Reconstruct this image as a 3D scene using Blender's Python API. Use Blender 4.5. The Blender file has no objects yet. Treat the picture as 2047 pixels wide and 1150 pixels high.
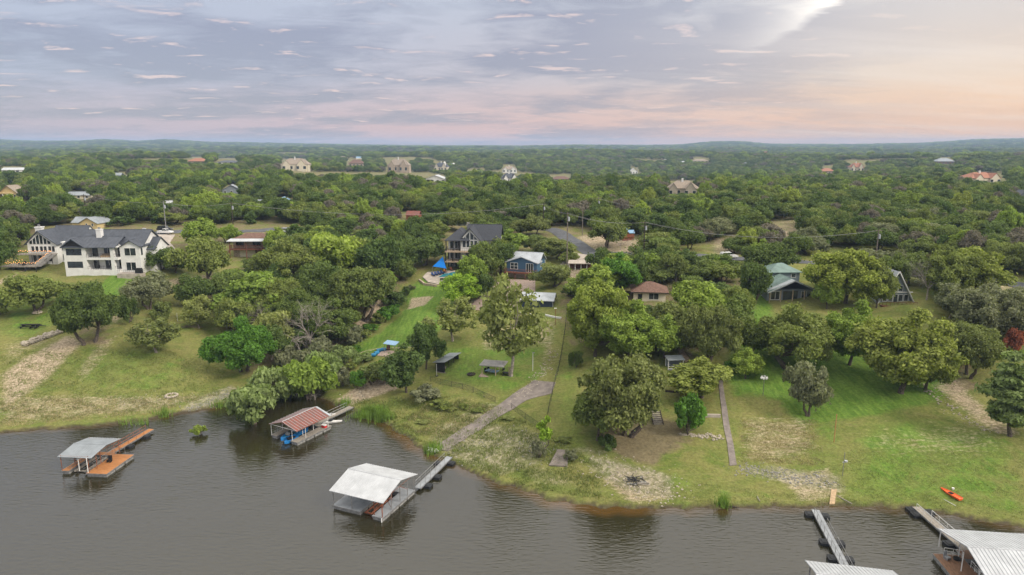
import bpy, math, random
import numpy as np
from math import radians as R, sin, cos, pi, sqrt

# ---------------------------------------------------------------- camera, sky, sun, exposure
scn = bpy.context.scene
C = scn.collection
FX = 1364.0                      # focal length in pixels of the 2047 px wide photograph
HAZE_D = 1.35e-4
PITCH = math.atan(285.3/FX)
HC = 50.0                        # camera height above the lake (m)
cd = bpy.data.cameras.new('camera'); cam = bpy.data.objects.new('camera', cd); C.objects.link(cam)
cd.sensor_width = 36; cd.lens = 36*FX/2047; cd.clip_end = 30000; cd.clip_start = 0.5
cam.location = (0, 0, HC); cam.rotation_euler = (pi/2-PITCH, 0, 0); scn.camera = cam
scn.view_settings.view_transform = 'Standard'; scn.view_settings.look = 'None'
scn.view_settings.gamma = 1; scn.view_settings.exposure = 0.46
scn.cycles.max_bounces = 6; scn.cycles.diffuse_bounces = 2; scn.cycles.glossy_bounces = 3
scn.cycles.transmission_bounces = 3; scn.cycles.transparent_max_bounces = 8; scn.cycles.volume_bounces = 0
SUN_EL, SUN_AZ = R(38), R(118)    # azimuth measured from +Y towards +X
sl = bpy.data.lights.new('sun', 'SUN'); so = bpy.data.objects.new('sun', sl); C.objects.link(so)
sl.energy = 2.1; sl.angle = R(15); sl.color = (1.0, 0.90, 0.78)
so.rotation_euler = (pi/2-SUN_EL, 0, pi-SUN_AZ); so.location = (0, 0, 300)

def N(nt, t, **kw):
    n = nt.nodes.new(t)
    for k, v in kw.items():
        if k in n.inputs: n.inputs[k].default_value = v
        else: setattr(n, k, v)
    return n
def ramp(nt, stops, fac=None, interp='LINEAR'):
    n = nt.nodes.new('ShaderNodeValToRGB'); cr = n.color_ramp; cr.interpolation = interp
    while len(cr.elements) < len(stops): cr.elements.new(0.5)
    for e, (p, c) in zip(cr.elements, stops):
        e.position = p; e.color = (c, c, c, 1) if isinstance(c, (int, float)) else (*c, 1)
    if fac is not None: nt.links.new(fac, n.inputs[0])
    return n
def mth(nt, op, a, b=None, clamp=False):
    n = nt.nodes.new('ShaderNodeMath'); n.operation = op; n.use_clamp = clamp
    for i, v in enumerate((a, b)):
        if v is None: continue
        if isinstance(v, (int, float)): n.inputs[i].default_value = v
        else: nt.links.new(v, n.inputs[i])
    return n.outputs[0]
def mix(nt, f, a, b, mode='MIX'):
    n = nt.nodes.new('ShaderNodeMix'); n.data_type = 'RGBA'; n.blend_type = mode
    for i, v in ((0, f), (6, a), (7, b)):
        if isinstance(v, (int, float)): n.inputs[i].default_value = v
        elif isinstance(v, tuple): n.inputs[i].default_value = (*v, 1)
        else: nt.links.new(v, n.inputs[i])
    return n.outputs[2]
def noise(nt, vec, scale, detail=4, rough=0.55, dist=0.0, out='Fac'):
    n = nt.nodes.new('ShaderNodeTexNoise'); n.inputs['Scale'].default_value = scale
    n.inputs['Detail'].default_value = detail; n.inputs['Roughness'].default_value = rough
    n.inputs['Distortion'].default_value = dist
    if vec is not None: nt.links.new(vec, n.inputs['Vector'])
    return n.outputs[out]
def mapping(nt, vec, sc=(1, 1, 1), rot=(0, 0, 0), loc=(0, 0, 0)):
    n = nt.nodes.new('ShaderNodeMapping'); nt.links.new(vec, n.inputs[0])
    n.inputs['Location'].default_value = loc; n.inputs['Rotation'].default_value = rot; n.inputs['Scale'].default_value = sc
    return n.outputs[0]

w = bpy.data.worlds.new('World'); scn.world = w; w.use_nodes = True
nt = w.node_tree; nt.nodes.clear(); L = nt.links
geo = nt.nodes.new('ShaderNodeTexCoord'); sep = nt.nodes.new('ShaderNodeSeparateXYZ'); L.new(geo.outputs['Generated'], sep.inputs[0])
X, Y, Z = sep.outputs
hor = mth(nt, 'SQRT', mth(nt, 'ADD', mth(nt, 'MULTIPLY', X, X), mth(nt, 'ADD', mth(nt, 'MULTIPLY', Y, Y), 1e-4)))
u = mth(nt, 'DIVIDE', X, hor)                       # -0.6 .. 0.6 across the photograph
t = mth(nt, 'ADD', mth(nt, 'MULTIPLY', u, 0.5), 0.5)
low = ramp(nt, [(0.0, (.40, .34, .42)), (.2, (.52, .38, .44)), (.35, (.66, .42, .44)), (.5, (.84, .47, .40)), (.62, (.92, .50, .34)), (.72, (1.0, .53, .30)), (.8, (1.06, .56, .29)), (1, (.6, .45, .4))], t)
mid = ramp(nt, [(0.0, (.34, .35, .48)), (.2, (.37, .38, .50)), (.35, (.44, .41, .51)), (.5, (.57, .47, .50)), (.62, (.66, .53, .50)), (.72, (.82, .62, .48)), (.8, (.90, .65, .46)), (1, (.6, .5, .5))], t)
hi = ramp(nt, [(0.0, (.46, .48, .58)), (.2, (.48, .50, .59)), (.35, (.50, .52, .61)), (.5, (.55, .56, .63)), (.62, (.70, .68, .69)), (.72, (.80, .74, .69)), (.8, (.76, .70, .65)), (1, (.6, .58, .62))], t)
c1 = mix(nt, ramp(nt, [(0, 0.0), (.085, 1.0)], Z).outputs[0], low.outputs[0], mid.outputs[0])
c2 = mix(nt, ramp(nt, [(.07, 0.0), (.19, 1.0)], Z).outputs[0], c1, hi.outputs[0])
# cloud layer: direction projected on a flat ceiling
zz = mth(nt, 'ADD', mth(nt, 'MAXIMUM', Z, 0.0), 0.085)
cx = mth(nt, 'DIVIDE', X, zz); cy = mth(nt, 'DIVIDE', Y, zz)
cmb = nt.nodes.new('ShaderNodeCombineXYZ'); L.new(cx, cmb.inputs[0]); L.new(cy, cmb.inputs[1])
v1 = mapping(nt, cmb.outputs[0], (.8, 1.0, 1), (0, 0, .25), (3.1, 1.7, 0))
n1 = noise(nt, v1, 0.5, 3, .5, .3)                 # large banks
n2 = noise(nt, v1, 2.9, 8, .62, .5)                 # puffs
n2b = noise(nt, mapping(nt, v1, (1, 1, 1), (0, 0, 0), (.07, -.12, 0)), 2.9, 8, .62, .5)
cl = mth(nt, 'ADD', mth(nt, 'MULTIPLY', n1, 0.78), mth(nt, 'MULTIPLY', n2, 0.36))
side = ramp(nt, [(0.0, .06), (.55, .03), (.68, -.07), (1, -.12)], t).outputs[0]
bandz = ramp(nt, [(0, -.30), (.045, -.18), (.075, -.03), (.105, .05), (.135, .02), (.19, -.03), (.35, 0.0)], Z).outputs[0]
sidev = ramp(nt, [(0.0, 1.0), (.5, .92), (.66, .55), (.76, 0.12), (1, .1)], t).outputs[0]
cl = mth(nt, 'ADD', cl, bandz)
cov = ramp(nt, [(.505, 0), (.63, 1)], cl).outputs[0]
cov = mth(nt, 'MULTIPLY', cov, sidev)
lit = mth(nt, 'MULTIPLY', mth(nt, 'SUBTRACT', n2, n2b), 5.0)
litr = ramp(nt, [(.5, 0), (1.5, 1)], lit).outputs[0]
ccol = mix(nt, litr, (.265, .26, .35), (.82, .60, .55))
c3 = mix(nt, mth(nt, 'MULTIPLY', cov, .85), c2, ccol)
# thin high veils on the bright side
v3 = mapping(nt, cmb.outputs[0], (.35, 1.6, 1), (0, 0, -.5))
veil = ramp(nt, [(.45, 0), (.7, 1)], noise(nt, v3, .8, 5, .6, .6)).outputs[0]
rside = ramp(nt, [(.55, 0), (.72, 1)], t).outputs[0]
c4 = mix(nt, mth(nt, 'MULTIPLY', mth(nt, 'MULTIPLY', veil, rside), .35), c3, (1.0, .88, .78))
# sunlit shaft of thin cloud running up to the right
Zn = mth(nt, 'ADD', Z, mth(nt, 'MULTIPLY', mth(nt, 'SUBTRACT', n2, .5), .05))
sh = mth(nt, 'SUBTRACT', mth(nt, 'MULTIPLY', Zn, 1.0), mth(nt, 'ADD', mth(nt, 'MULTIPLY', u, .62), -.085))
shaft = mth(nt, 'MULTIPLY', ramp(nt, [(.0, 0), (.012, 1), (.035, .55), (.09, 0)], sh).outputs[0], ramp(nt, [(.10, 0), (.19, 1), (.4, .8)], Z).outputs[0])
c5 = mix(nt, mth(nt, 'MULTIPLY', mth(nt, 'MULTIPLY', shaft, ramp(nt, [(.64, 0), (.70, 1), (.80, 1), (.88, 0)], t).outputs[0]), .95), c4, (1.55, 1.42, 1.25))
# brighter vault overhead
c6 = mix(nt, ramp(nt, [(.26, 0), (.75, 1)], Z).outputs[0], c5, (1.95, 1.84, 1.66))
sky = nt.nodes.new('ShaderNodeTexSky'); sky.sky_type = 'NISHITA'; sky.sun_disc = False
sky.sun_elevation = SUN_EL; sky.sun_rotation = SUN_AZ
b1 = nt.nodes.new('ShaderNodeBackground'); b1.inputs[1].default_value = 0.02; L.new(sky.outputs[0], b1.inputs[0])
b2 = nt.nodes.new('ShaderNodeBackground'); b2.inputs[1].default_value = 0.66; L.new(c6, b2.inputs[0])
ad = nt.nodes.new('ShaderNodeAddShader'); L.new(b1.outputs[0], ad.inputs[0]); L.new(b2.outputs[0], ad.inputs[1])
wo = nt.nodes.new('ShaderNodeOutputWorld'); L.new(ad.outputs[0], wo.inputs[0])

# ---------------------------------------------------------------- terrain and placement maths
rng = np.random.default_rng(11); rnd = random.Random(5)
SP, CP = sin(PITCH), cos(PITCH)
def raydir(px, py):
    a = (px-1023.5)/FX; b = (575-py)/FX
    return np.array([a, CP+b*SP, -SP+b*CP])
def onplane(px, py, z=0.0):
    d = raydir(px, py); t = (z-HC)/d[2]; return d[0]*t, d[1]*t
def project(x, y, z):
    zc = y*CP-(z-HC)*SP; v = y*SP+(z-HC)*CP
    return 1023.5+FX*x/zc, 575-FX*v/zc, zc
shore_px = [(-900, 900), (-300, 872), (0, 865), (80, 860), (156, 855), (230, 848), (289, 840), (340, 830), (384, 823), (431, 816), (465, 800), (500, 786), (560, 776), (610, 781), (645, 795), (667, 811), (699, 815),
            (720, 829), (756, 841), (781, 853), (800, 867), (820, 883), (845, 897), (865, 911), (902, 926), (930, 939), (957, 951), (1000, 967), (1050, 982), (1099, 1000), (1153, 1008), (1206, 1015),
            (1319, 1017), (1400, 1017), (1490, 1016), (1550, 1015), (1620, 1014), (1696, 1012), (1760, 1014), (1817, 1018), (1890, 1029), (1963, 1041), (2047, 1054), (2200, 1090), (2500, 1150)]
SH = np.array([onplane(*q) for q in shore_px])
SHX = np.concatenate([[(-4000, 130)], SH, [(4000, 60)]])
# small natural wobble along the bank
_p = [];
for a, b in zip(SHX[:-1], SHX[1:]):
    n = max(1, min(12, int(np.hypot(*(b-a))/1.6))) if abs(a[0]) < 300 and abs(b[0]) < 300 else 1
    for k in range(n):
        q = a+(b-a)*k/n; _p.append((q[0]+.35*sin(q[0]*2.1+q[1]*.7), q[1]+.4*sin(q[0]*1.7+1.1)+.22*sin(q[0]*4.3)))
_p.append(tuple(SHX[-1])); SHX = np.array(_p)
def segdist(x, y, P):
    d = np.full(x.shape, 1e12)
    for a, b in zip(P[:-1], P[1:]):
        ab = b-a; l2 = ab@ab+1e-12
        t = np.clip(((x-a[0])*ab[0]+(y-a[1])*ab[1])/l2, 0, 1)
        d = np.minimum(d, (x-a[0]-t*ab[0])**2+(y-a[1]-t*ab[1])**2)
    return np.sqrt(d)
def inpoly(x, y, P):
    ins = np.zeros(x.shape, bool); n = len(P)
    for i in range(n):
        x1, y1 = P[i]; x2, y2 = P[(i+1) % n]
        if y1 == y2: continue
        c = ((y1 > y) != (y2 > y)) & (x < (x2-x1)*(y-y1)/(y2-y1)+x1)
        ins ^= c
    return ins
LANDP = np.concatenate([SHX, [(40000, 60), (40000, 60000), (-40000, 60000), (-40000, 130)]])
def inland(x, y):
    d = np.full(x.shape, 500.0); near = (np.abs(x) < 3000) & (y < 700)
    if near.any():
        xs, ys = x[near], y[near]; dd = segdist(xs, ys, SHX); d[near] = np.where(inpoly(xs, ys, LANDP), dd, -dd)
    far = ~near; d[far] = np.where(y[far] > 200, 500., -200.)
    return d
PX_ = [-2000, -300, 0, 75, 150, 210, 280, 330, 420, 600, 800, 1040, 1150, 1290, 1360, 1420, 1470, 1540, 1700, 1850, 1950, 2047, 2400, 4000]
PY_ = [284, 282, 281, 284, 284, 281, 284, 281, 286, 289, 292, 293, 291, 292, 291, 285, 284, 289, 290, 287, 281, 279, 277, 284]
def smooth(a, b, v):
    t = np.clip((v-a)/(b-a), 0, 1); return t*t*(3-2*t)
def gpt(px, py, z): return np.array(onplane(px, py, z))
ravine = np.array([gpt(800, 560, 14), gpt(770, 600, 12), gpt(735, 640, 9), gpt(690, 680, 6), gpt(650, 715, 4), gpt(600, 770, .5)])
def height(x, y):
    x = np.asarray(x, float); y = np.asarray(y, float); s = inland(x, y)
    h = np.interp(s, [-200, -60, -15, -4, -.6, -.15, .1, .6, 3, 8, 20, 40, 60, 80, 105, 150, 250, 500], [-14, -8, -3.0, -1.1, -.32, -.12, .22, .45, .62, 1.25, 3.1, 7.0, 11.0, 14.3, 17.6, 20.2, 21.5, 22])
    k = smooth(2, 20, s)
    h = h+k*(.35*np.sin(x*.11+y*.07)+.22*np.sin(x*.23-y*.19+2)+.10*np.sin(x*.61+y*.47))+.05*smooth(.5, 2, s)*np.sin(x*1.3+1.9*np.sin(y*.9))
    near = (y < 260) & (np.abs(x) < 120)
    if near.any():
        d = segdist(np.where(near, x, 1e5), y, ravine)
        h = h-np.exp(-(d/4.5)**2)*1.6*smooth(3, 20, s)
    r = np.hypot(x, y)
    h = h+smooth(330, 1200, r)*(6*np.sin(x*.0041+1.0)*np.cos(y*.0033)+4*np.sin(x*.009+y*.006)-2)
    # wooded valley beyond the road, centre right
    h = h-17*np.exp(-((x-190)/300)**2-((y-1050)/420)**2)
    px = 1023.5+FX*x/np.maximum(y*CP, 1.)
    ridge = HC+(290-np.interp(px, PX_, PY_))/FX*6000-7
    t = smooth(2200, 6000, y); h = h*(1-t)+ridge*t
    h = h+smooth(1800, 3500, r)*6*np.sin(x*.0031+y*.0009)*np.sin(y*.0024+x*.0011)*(1-smooth(4500, 6000, y))
    return h
def hz(x, y): return float(height(np.array([x]), np.array([y]))[0])
_T = np.geomspace(62, 12000, 2600)
def at(px, py):
    d = raydir(px, py); x = d[0]*_T; y = d[1]*_T; z = HC+d[2]*_T
    g = np.maximum(height(x, y), 0.0); k = np.argmax(z <= g)
    if not (z <= g).any(): k = len(_T)-1
    k = max(k, 1); f0 = z[k-1]-g[k-1]; f1 = z[k]-g[k]; t = f0/(f0-f1+1e-9)
    T = _T[k-1]+(_T[k]-_T[k-1])*t
    return np.array([d[0]*T, d[1]*T, HC+d[2]*T])
def mpp(P): return (P[1]*CP-(P[2]-HC)*SP)/FX         # metres per photo pixel at a point
def ztop(P, py):                                     # height above P whose image is at row py
    v = (575-py)/FX; yy = P[1]
    # (y*SP+dz*CP) = v*(y*CP-dz*SP)
    dz = (v*yy*CP-yy*SP)/(CP+v*SP); return dz+HC-P[2]

# ---------------------------------------------------------------- mesh builder and object helpers
class MB:
    def __init__(s): s.v = []; s.f = []
    def add(s, vs, fs):
        n = len(s.v); s.v += [tuple(map(float, q)) for q in vs]; s.f += [tuple(i+n for i in q) for q in fs]; return s
    def box(s, x0, x1, y0, y1, z0, z1):
        return s.add([(x0, y0, z0), (x1, y0, z0), (x1, y1, z0), (x0, y1, z0), (x0, y0, z1), (x1, y0, z1), (x1, y1, z1), (x0, y1, z1)],
                     [(0, 3, 2, 1), (4, 5, 6, 7), (0, 1, 5, 4), (1, 2, 6, 5), (2, 3, 7, 6), (3, 0, 4, 7)])
    def slab(s, a, b, c, d, t):                      # quad a,b,c,d thickened downwards
        q = [np.array(k, float) for k in (a, b, c, d)]
        return s.add([*q, *[k-np.array((0, 0, t)) for k in q]], [(0, 1, 2, 3), (7, 6, 5, 4), (0, 4, 5, 1), (1, 5, 6, 2), (2, 6, 7, 3), (3, 7, 4, 0)])
    def prism(s, pts, y0, y1, axis='y'):             # polygon in (u,z) extruded along an axis
        n = len(pts)
        if axis == 'y': vs = [(a, y0, b) for a, b in pts]+[(a, y1, b) for a, b in pts]
        elif axis == 'x': vs = [(y0, a, b) for a, b in pts]+[(y1, a, b) for a, b in pts]
        else: vs = [(a, b, y0) for a, b in pts]+[(a, b, y1) for a, b in pts]
        return s.add(vs, [tuple(range(n))[::-1], tuple(range(n, 2*n))]+[(i, (i+1) % n, n+(i+1) % n, n+i) for i in range(n)])
    def bar(s, a, b, r, r2=None, n=6):
        a = np.array(a, float); b = np.array(b, float); d = b-a; l = np.linalg.norm(d)
        if l < 1e-6: return s
        d /= l; e = np.cross(d, (0, 0, 1) if abs(d[2]) < .9 else (1, 0, 0)); e /= np.linalg.norm(e); g = np.cross(d, e)
        r2 = r if r2 is None else r2
        vs = [a+r*(cos(2*pi*i/n)*e+sin(2*pi*i/n)*g) for i in range(n)]+[b+r2*(cos(2*pi*i/n)*e+sin(2*pi*i/n)*g) for i in range(n)]
        return s.add(vs, [(i, (i+1) % n, n+(i+1) % n, n+i) for i in range(n)]+[tuple(range(n))[::-1], tuple(range(n, 2*n))])
    def beam(s, a, b, wd):                           # square section, used for rails and posts
        return s.bar(a, b, wd*.7071, n=4)
    def tube(s, pts, rs, n=6):
        for i in range(len(pts)-1): s.bar(pts[i], pts[i+1], rs[i], rs[i+1], n)
        return s
    def rock(s, c, r, sd):
        q = np.random.default_rng(sd); vs = []
        for i in range(4):
            th = pi*(i+.5)/4
            for j in range(6):
                ph = 2*pi*j/6+i*.5; k = 1+.3*(q.random()-.5)
                vs.append((c[0]+r[0]*sin(th)*cos(ph)*k, c[1]+r[1]*sin(th)*sin(ph)*k, c[2]+r[2]*cos(th)*k))
        fs = [(i*6+j, (i+1)*6+j, (i+1)*6+(j+1) % 6, i*6+(j+1) % 6) for i in range(3) for j in range(6)]
        return s.add(vs, fs+[(0, 1, 2, 3, 4, 5), (23, 22, 21, 20, 19, 18)])
    def build(s, name, m, parent=None, **kw):
        me = bpy.data.meshes.new(name); me.from_pydata(s.v, [], s.f); me.update()
        return link(name, me, m, parent, **kw)
def link(name, me, m, parent=None, label=None, cat=None, group=None, kind=None, loc=None):
    o = bpy.data.objects.new(name, me); C.objects.link(o)
    if m is not None:
        if len(me.materials) == 0: me.materials.append(m)
    if parent is not None: o.parent = parent
    if loc is not None: o.location = loc
    tag(o, label, cat, group, kind); return o
def tag(o, label=None, cat=None, group=None, kind=None):
    for k, v in (('label', label), ('category', cat), ('group', group), ('kind', kind)):
        if v: o[k] = v
def thing(name, label, cat, loc, rz=0, group=None, sc=1.0):
    o = bpy.data.objects.new(name, None); C.objects.link(o); o.empty_display_size = .5
    o.location = [float(k) for k in loc]; o.rotation_euler = (0, 0, rz); o.scale = (sc, sc, sc) if isinstance(sc, (int, float)) else sc
    tag(o, label, cat, group); return o
def fast_mesh(name, V, F4, attrs=None, smoothf=False):
    me = bpy.data.meshes.new(name); V = np.asarray(V, np.float32); F4 = np.asarray(F4, np.int32); k = F4.shape[1]
    me.vertices.add(len(V)); me.vertices.foreach_set('co', V.ravel())
    me.loops.add(F4.size); me.loops.foreach_set('vertex_index', F4.ravel())
    me.polygons.add(len(F4)); me.polygons.foreach_set('loop_start', np.arange(len(F4), dtype=np.int32)*k)
    if smoothf: me.polygons.foreach_set('use_smooth', np.ones(len(F4), bool))
    me.update(calc_edges=True)
    for n, a in (attrs or {}).items():
        at_ = me.attributes.new(n, 'FLOAT', 'POINT'); at_.data.foreach_set('value', np.asarray(a, np.float32))
    return me

# ---------------------------------------------------------------- materials
M = {}
def mat(name, col, rough=.7, metal=0.0, spec=.3, var=.12, scale=3.0, bump=0.0, col2=None, coord='Object', stretch=(1, 1, 1)):
    m = bpy.data.materials.new(name); m.use_nodes = True; nt = m.node_tree; b = nt.nodes['Principled BSDF']
    b.inputs['Roughness'].default_value = rough; b.inputs['Metallic'].default_value = metal; b.inputs['Specular IOR Level'].default_value = spec
    tc = nt.nodes.new('ShaderNodeTexCoord'); v = mapping(nt, tc.outputs[coord], stretch)
    n = noise(nt, v, scale, 6, .6)
    c2 = col2 or tuple(k*(1-var*2.2) for k in col); c1 = tuple(min(1, k*(1+var)) for k in col)
    r_ = ramp(nt, [(.35, c2), (.65, c1)], n); nt.links.new(r_.outputs[0], b.inputs['Base Color'])
    rr = ramp(nt, [(.3, max(0, rough-.1)), (.7, min(1, rough+.1))], noise(nt, v, scale*2.3, 3)); nt.links.new(rr.outputs[0], b.inputs['Roughness'])
    if bump:
        bp = nt.nodes.new('ShaderNodeBump'); bp.inputs['Strength'].default_value = bump; bp.inputs['Distance'].default_value = .03
        nt.links.new(noise(nt, v, scale*6, 4), bp.inputs['Height']); nt.links.new(bp.outputs[0], b.inputs['Normal'])
    M[name] = m; return m
mat('white_paint', (.72, .72, .70), .6, var=.05, scale=.8)
mat('white_metal', (.47, .49, .51), .6, .0, var=.07, scale=.6)
mat('cream_paint', (.62, .56, .44), .7, var=.06)
mat('yellow_paint', (.60, .47, .24), .7, var=.05)
mat('tan_stone', (.42, .34, .26), .85, var=.2, scale=4, bump=.4)
mat('pale_stone', (.44, .39, .31), .9, var=.2, scale=3, bump=.5)
mat('grey_stone', (.30, .29, .26), .9, var=.25, scale=5, bump=.5)
mat('slate_roof', (.075, .085, .105), .5, .2, var=.1, scale=.7)
mat('dark_shingle', (.055, .06, .072), .85, var=.2, scale=5, bump=.3)
mat('blue_metal', (.27, .30, .325), .6, .05, var=.08, scale=.6)
mat('grey_metal', (.40, .43, .46), .6, .05, var=.08, scale=.6)
mat('dull_grey_roof', (.30, .29, .28), .6, .1, var=.1, scale=.7)
mat('green_metal', (.17, .245, .22), .5, .2, var=.1, scale=.6)
mat('rust_roof', (.22, .065, .045), .75, .1, var=.25, scale=1.6, col2=(.14, .09, .08), stretch=(1, 1, 1))
mat('brown_roof', (.17, .10, .075), .85, var=.2, scale=2.5)
mat('tan_roof', (.30, .25, .20), .85, var=.15, scale=2)
mat('terracotta', (.36, .17, .11), .85, var=.2, scale=3)
mat('blue_siding', (.055, .12, .20), .7, var=.08, stretch=(.3, .3, 6), scale=1.5)
mat('navy_siding', (.03, .045, .07), .7, var=.1, stretch=(4, 4, .3), scale=1.5)
mat('grey_siding', (.20, .23, .26), .7, var=.08, stretch=(.3, .3, 6), scale=1.5)
mat('black_paint', (.02, .02, .022), .6, var=.2)
mat('dark_wood', (.06, .045, .035), .8, var=.25, scale=3)
mat('red_wood', (.17, .065, .04), .8, var=.2, scale=3)
mat('orange_deck', (.40, .175, .062), .65, var=.13, scale=1.2, stretch=(1, 6, 1))
mat('brown_deck', (.22, .125, .075), .75, var=.2, scale=1.5, stretch=(6, 1, 1))
mat('grey_deck', (.30, .32, .34), .7, var=.1, scale=1.2)
mat('weathered_wood', (.30, .27, .23), .85, var=.2, scale=2, stretch=(1, 6, 1))
mat('pale_plank', (.46, .33, .20), .8, var=.12, scale=2)
mat('float_black', (.025, .027, .03), .5, var=.2)
mat('float_grey', (.30, .30, .29), .8, var=.2, scale=2.5)
mat('rust_steel', (.27, .095, .05), .8, var=.3, scale=4)
mat('steel', (.34, .34, .34), .5, .6, var=.15, scale=3)
mat('concrete', (.225, .195, .175), .9, var=.14, scale=.9, bump=.2)
mat('concrete_pale', (.42, .37, .32), .9, var=.12, scale=.9)
mat('asphalt', (.105, .11, .12), .9, var=.12, scale=.5)
mat('gravel_pink', (.36, .28, .235), .95, var=.15, scale=2.5, bump=.4)
mat('dirt_track', (.30, .215, .155), .95, var=.2, scale=1.0, bump=.4)
mat('bark', (.13, .105, .085), .9, var=.3, scale=6, bump=.6)
mat('pale_bark', (.33, .29, .25), .9, var=.25, scale=5)
mat('blue_plastic', (.02, .20, .52), .4, var=.05)
mat('teal_plastic', (.03, .20, .36), .4, var=.05)
mat('orange_plastic', (.82, .13, .03), .35, var=.04)
mat('red_plastic', (.6, .03, .03), .4, var=.04)
mat('white_plastic', (.75, .75, .73), .35, var=.04)
mat('blue_cloth', (.0, .16, .55), .8, var=.05)
mat('navy_cloth', (.03, .06, .17), .8, var=.1)
mat('pale_blue_roof', (.22, .36, .52), .5, var=.06)
mat('pole_wood', (.20, .17, .14), .9, var=.2, scale=3)
mat('orange_pole', (.45, .24, .10), .8, var=.1)
mat('car_white', (.70, .70, .70), .25, 0, .5, var=.02)
mat('tyre', (.02, .02, .02), .8, var=.1)
mat('mortar_tan', (.40, .31, .22), .9, var=.15)
m = mat('glass', (.035, .045, .05), .08, 0, .8, var=.3, scale=.7)
m = mat('pool_water', (.03, .25, .30), .06, 0, .6, var=.1)
m = bpy.data.materials.new('bulb'); m.use_nodes = True; b = m.node_tree.nodes['Principled BSDF']
b.inputs['Base Color'].default_value = (1, .5, .2, 1); b.inputs['Emission Color'].default_value = (1, .42, .14, 1); b.inputs['Emission Strength'].default_value = 1.1; M['bulb'] = m
m = bpy.data.materials.new('chain_link'); m.use_nodes = True; nt = m.node_tree; b = nt.nodes['Principled BSDF']
b.inputs['Base Color'].default_value = (.10, .11, .11, 1); b.inputs['Metallic'].default_value = .3
tc = nt.nodes.new('ShaderNodeTexCoord'); ck = nt.nodes.new('ShaderNodeTexVoronoi'); ck.inputs['Scale'].default_value = 12; ck.feature = 'DISTANCE_TO_EDGE'
nt.links.new(tc.outputs['Object'], ck.inputs['Vector']); rr = ramp(nt, [(.035, .55), (.06, .02)], ck.outputs['Distance']); nt.links.new(rr.outputs[0], b.inputs['Alpha']); M['chain_link'] = m

def leafmat(name, cols, trans=.33, vary=.25):
    m = bpy.data.materials.new(name); m.use_nodes = True; nt = m.node_tree; b = nt.nodes['Principled BSDF']
    oi = nt.nodes.new('ShaderNodeObjectInfo'); n = len(cols)
    r1 = ramp(nt, [(i/(n-1), c) for i, c in enumerate(cols)], oi.outputs['Random'])
    tc = nt.nodes.new('ShaderNodeTexCoord')
    big = ramp(nt, [(.35, 1-vary), (.65, 1+vary)], noise(nt, tc.outputs['Object'], .55, 2)).outputs[0]
    fin = ramp(nt, [(.3, .72), (.7, 1.28)], noise(nt, tc.outputs['Object'], 3.2, 2)).outputs[0]
    c = mix(nt, 1.0, r1.outputs[0], big, 'MULTIPLY'); c = mix(nt, 1.0, c, fin, 'MULTIPLY')
    nt.links.new(c, b.inputs['Base Color']); b.inputs['Roughness'].default_value = .62; b.inputs['Specular IOR Level'].default_value = .18
    tr = nt.nodes.new('ShaderNodeBsdfTranslucent'); nt.links.new(mix(nt, 1.0, c, (1.15, 1.25, .55), 'MULTIPLY'), tr.inputs[0])
    ms = nt.nodes.new('ShaderNodeMixShader'); ms.inputs[0].default_value = trans
    nt.links.new(b.outputs[0], ms.inputs[1]); nt.links.new(tr.outputs[0], ms.inputs[2]); nt.links.new(ms.outputs[0], nt.nodes['Material Output'].inputs[0])
    M[name] = m; return m
leafmat('leaf_oak', [(0.157, 0.198, 0.054), (0.132, 0.183, 0.045), (0.189, 0.216, 0.071), (0.145, 0.198, 0.050), (0.176, 0.207, 0.064)])
leafmat('leaf_dark', [(0.107, 0.154, 0.039), (0.094, 0.141, 0.036), (0.125, 0.173, 0.045)])
leafmat('leaf_cedar', [(0.105, 0.163, 0.042), (0.092, 0.145, 0.038), (0.129, 0.182, 0.053)])
leafmat('leaf_elm', [(0.215, 0.300, 0.056), (0.267, 0.346, 0.062), (0.188, 0.276, 0.052), (0.287, 0.333, 0.067)])
leafmat('leaf_gold', [(0.236, 0.278, 0.063), (0.257, 0.294, 0.068)])
leafmat('leaf_lush', [(0.099, 0.217, 0.028), (0.116, 0.234, 0.035)])
leafmat('leaf_sage', [(0.192, 0.211, 0.115), (0.215, 0.229, 0.130)])
leafmat('leaf_willow', [(0.192, 0.257, 0.086), (0.215, 0.275, 0.100)])
leafmat('leaf_airy', [(0.233, 0.268, 0.086), (0.256, 0.286, 0.090)])
leafmat('leaf_red', [(0.314, 0.103, 0.060), (0.349, 0.126, 0.080)])
leafmat('leaf_lime', [(0.245, 0.377, 0.040), (0.268, 0.400, 0.046)])
leafmat('leaf_olive', [(0.189, 0.232, 0.059), (0.205, 0.243, 0.065)])
leafmat('twig_grey', [(.26, .24, .20), (.30, .27, .235)], 0.0)
leafmat('leaf_mauve', [(.17, .155, .125), (.19, .17, .14)])
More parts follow.
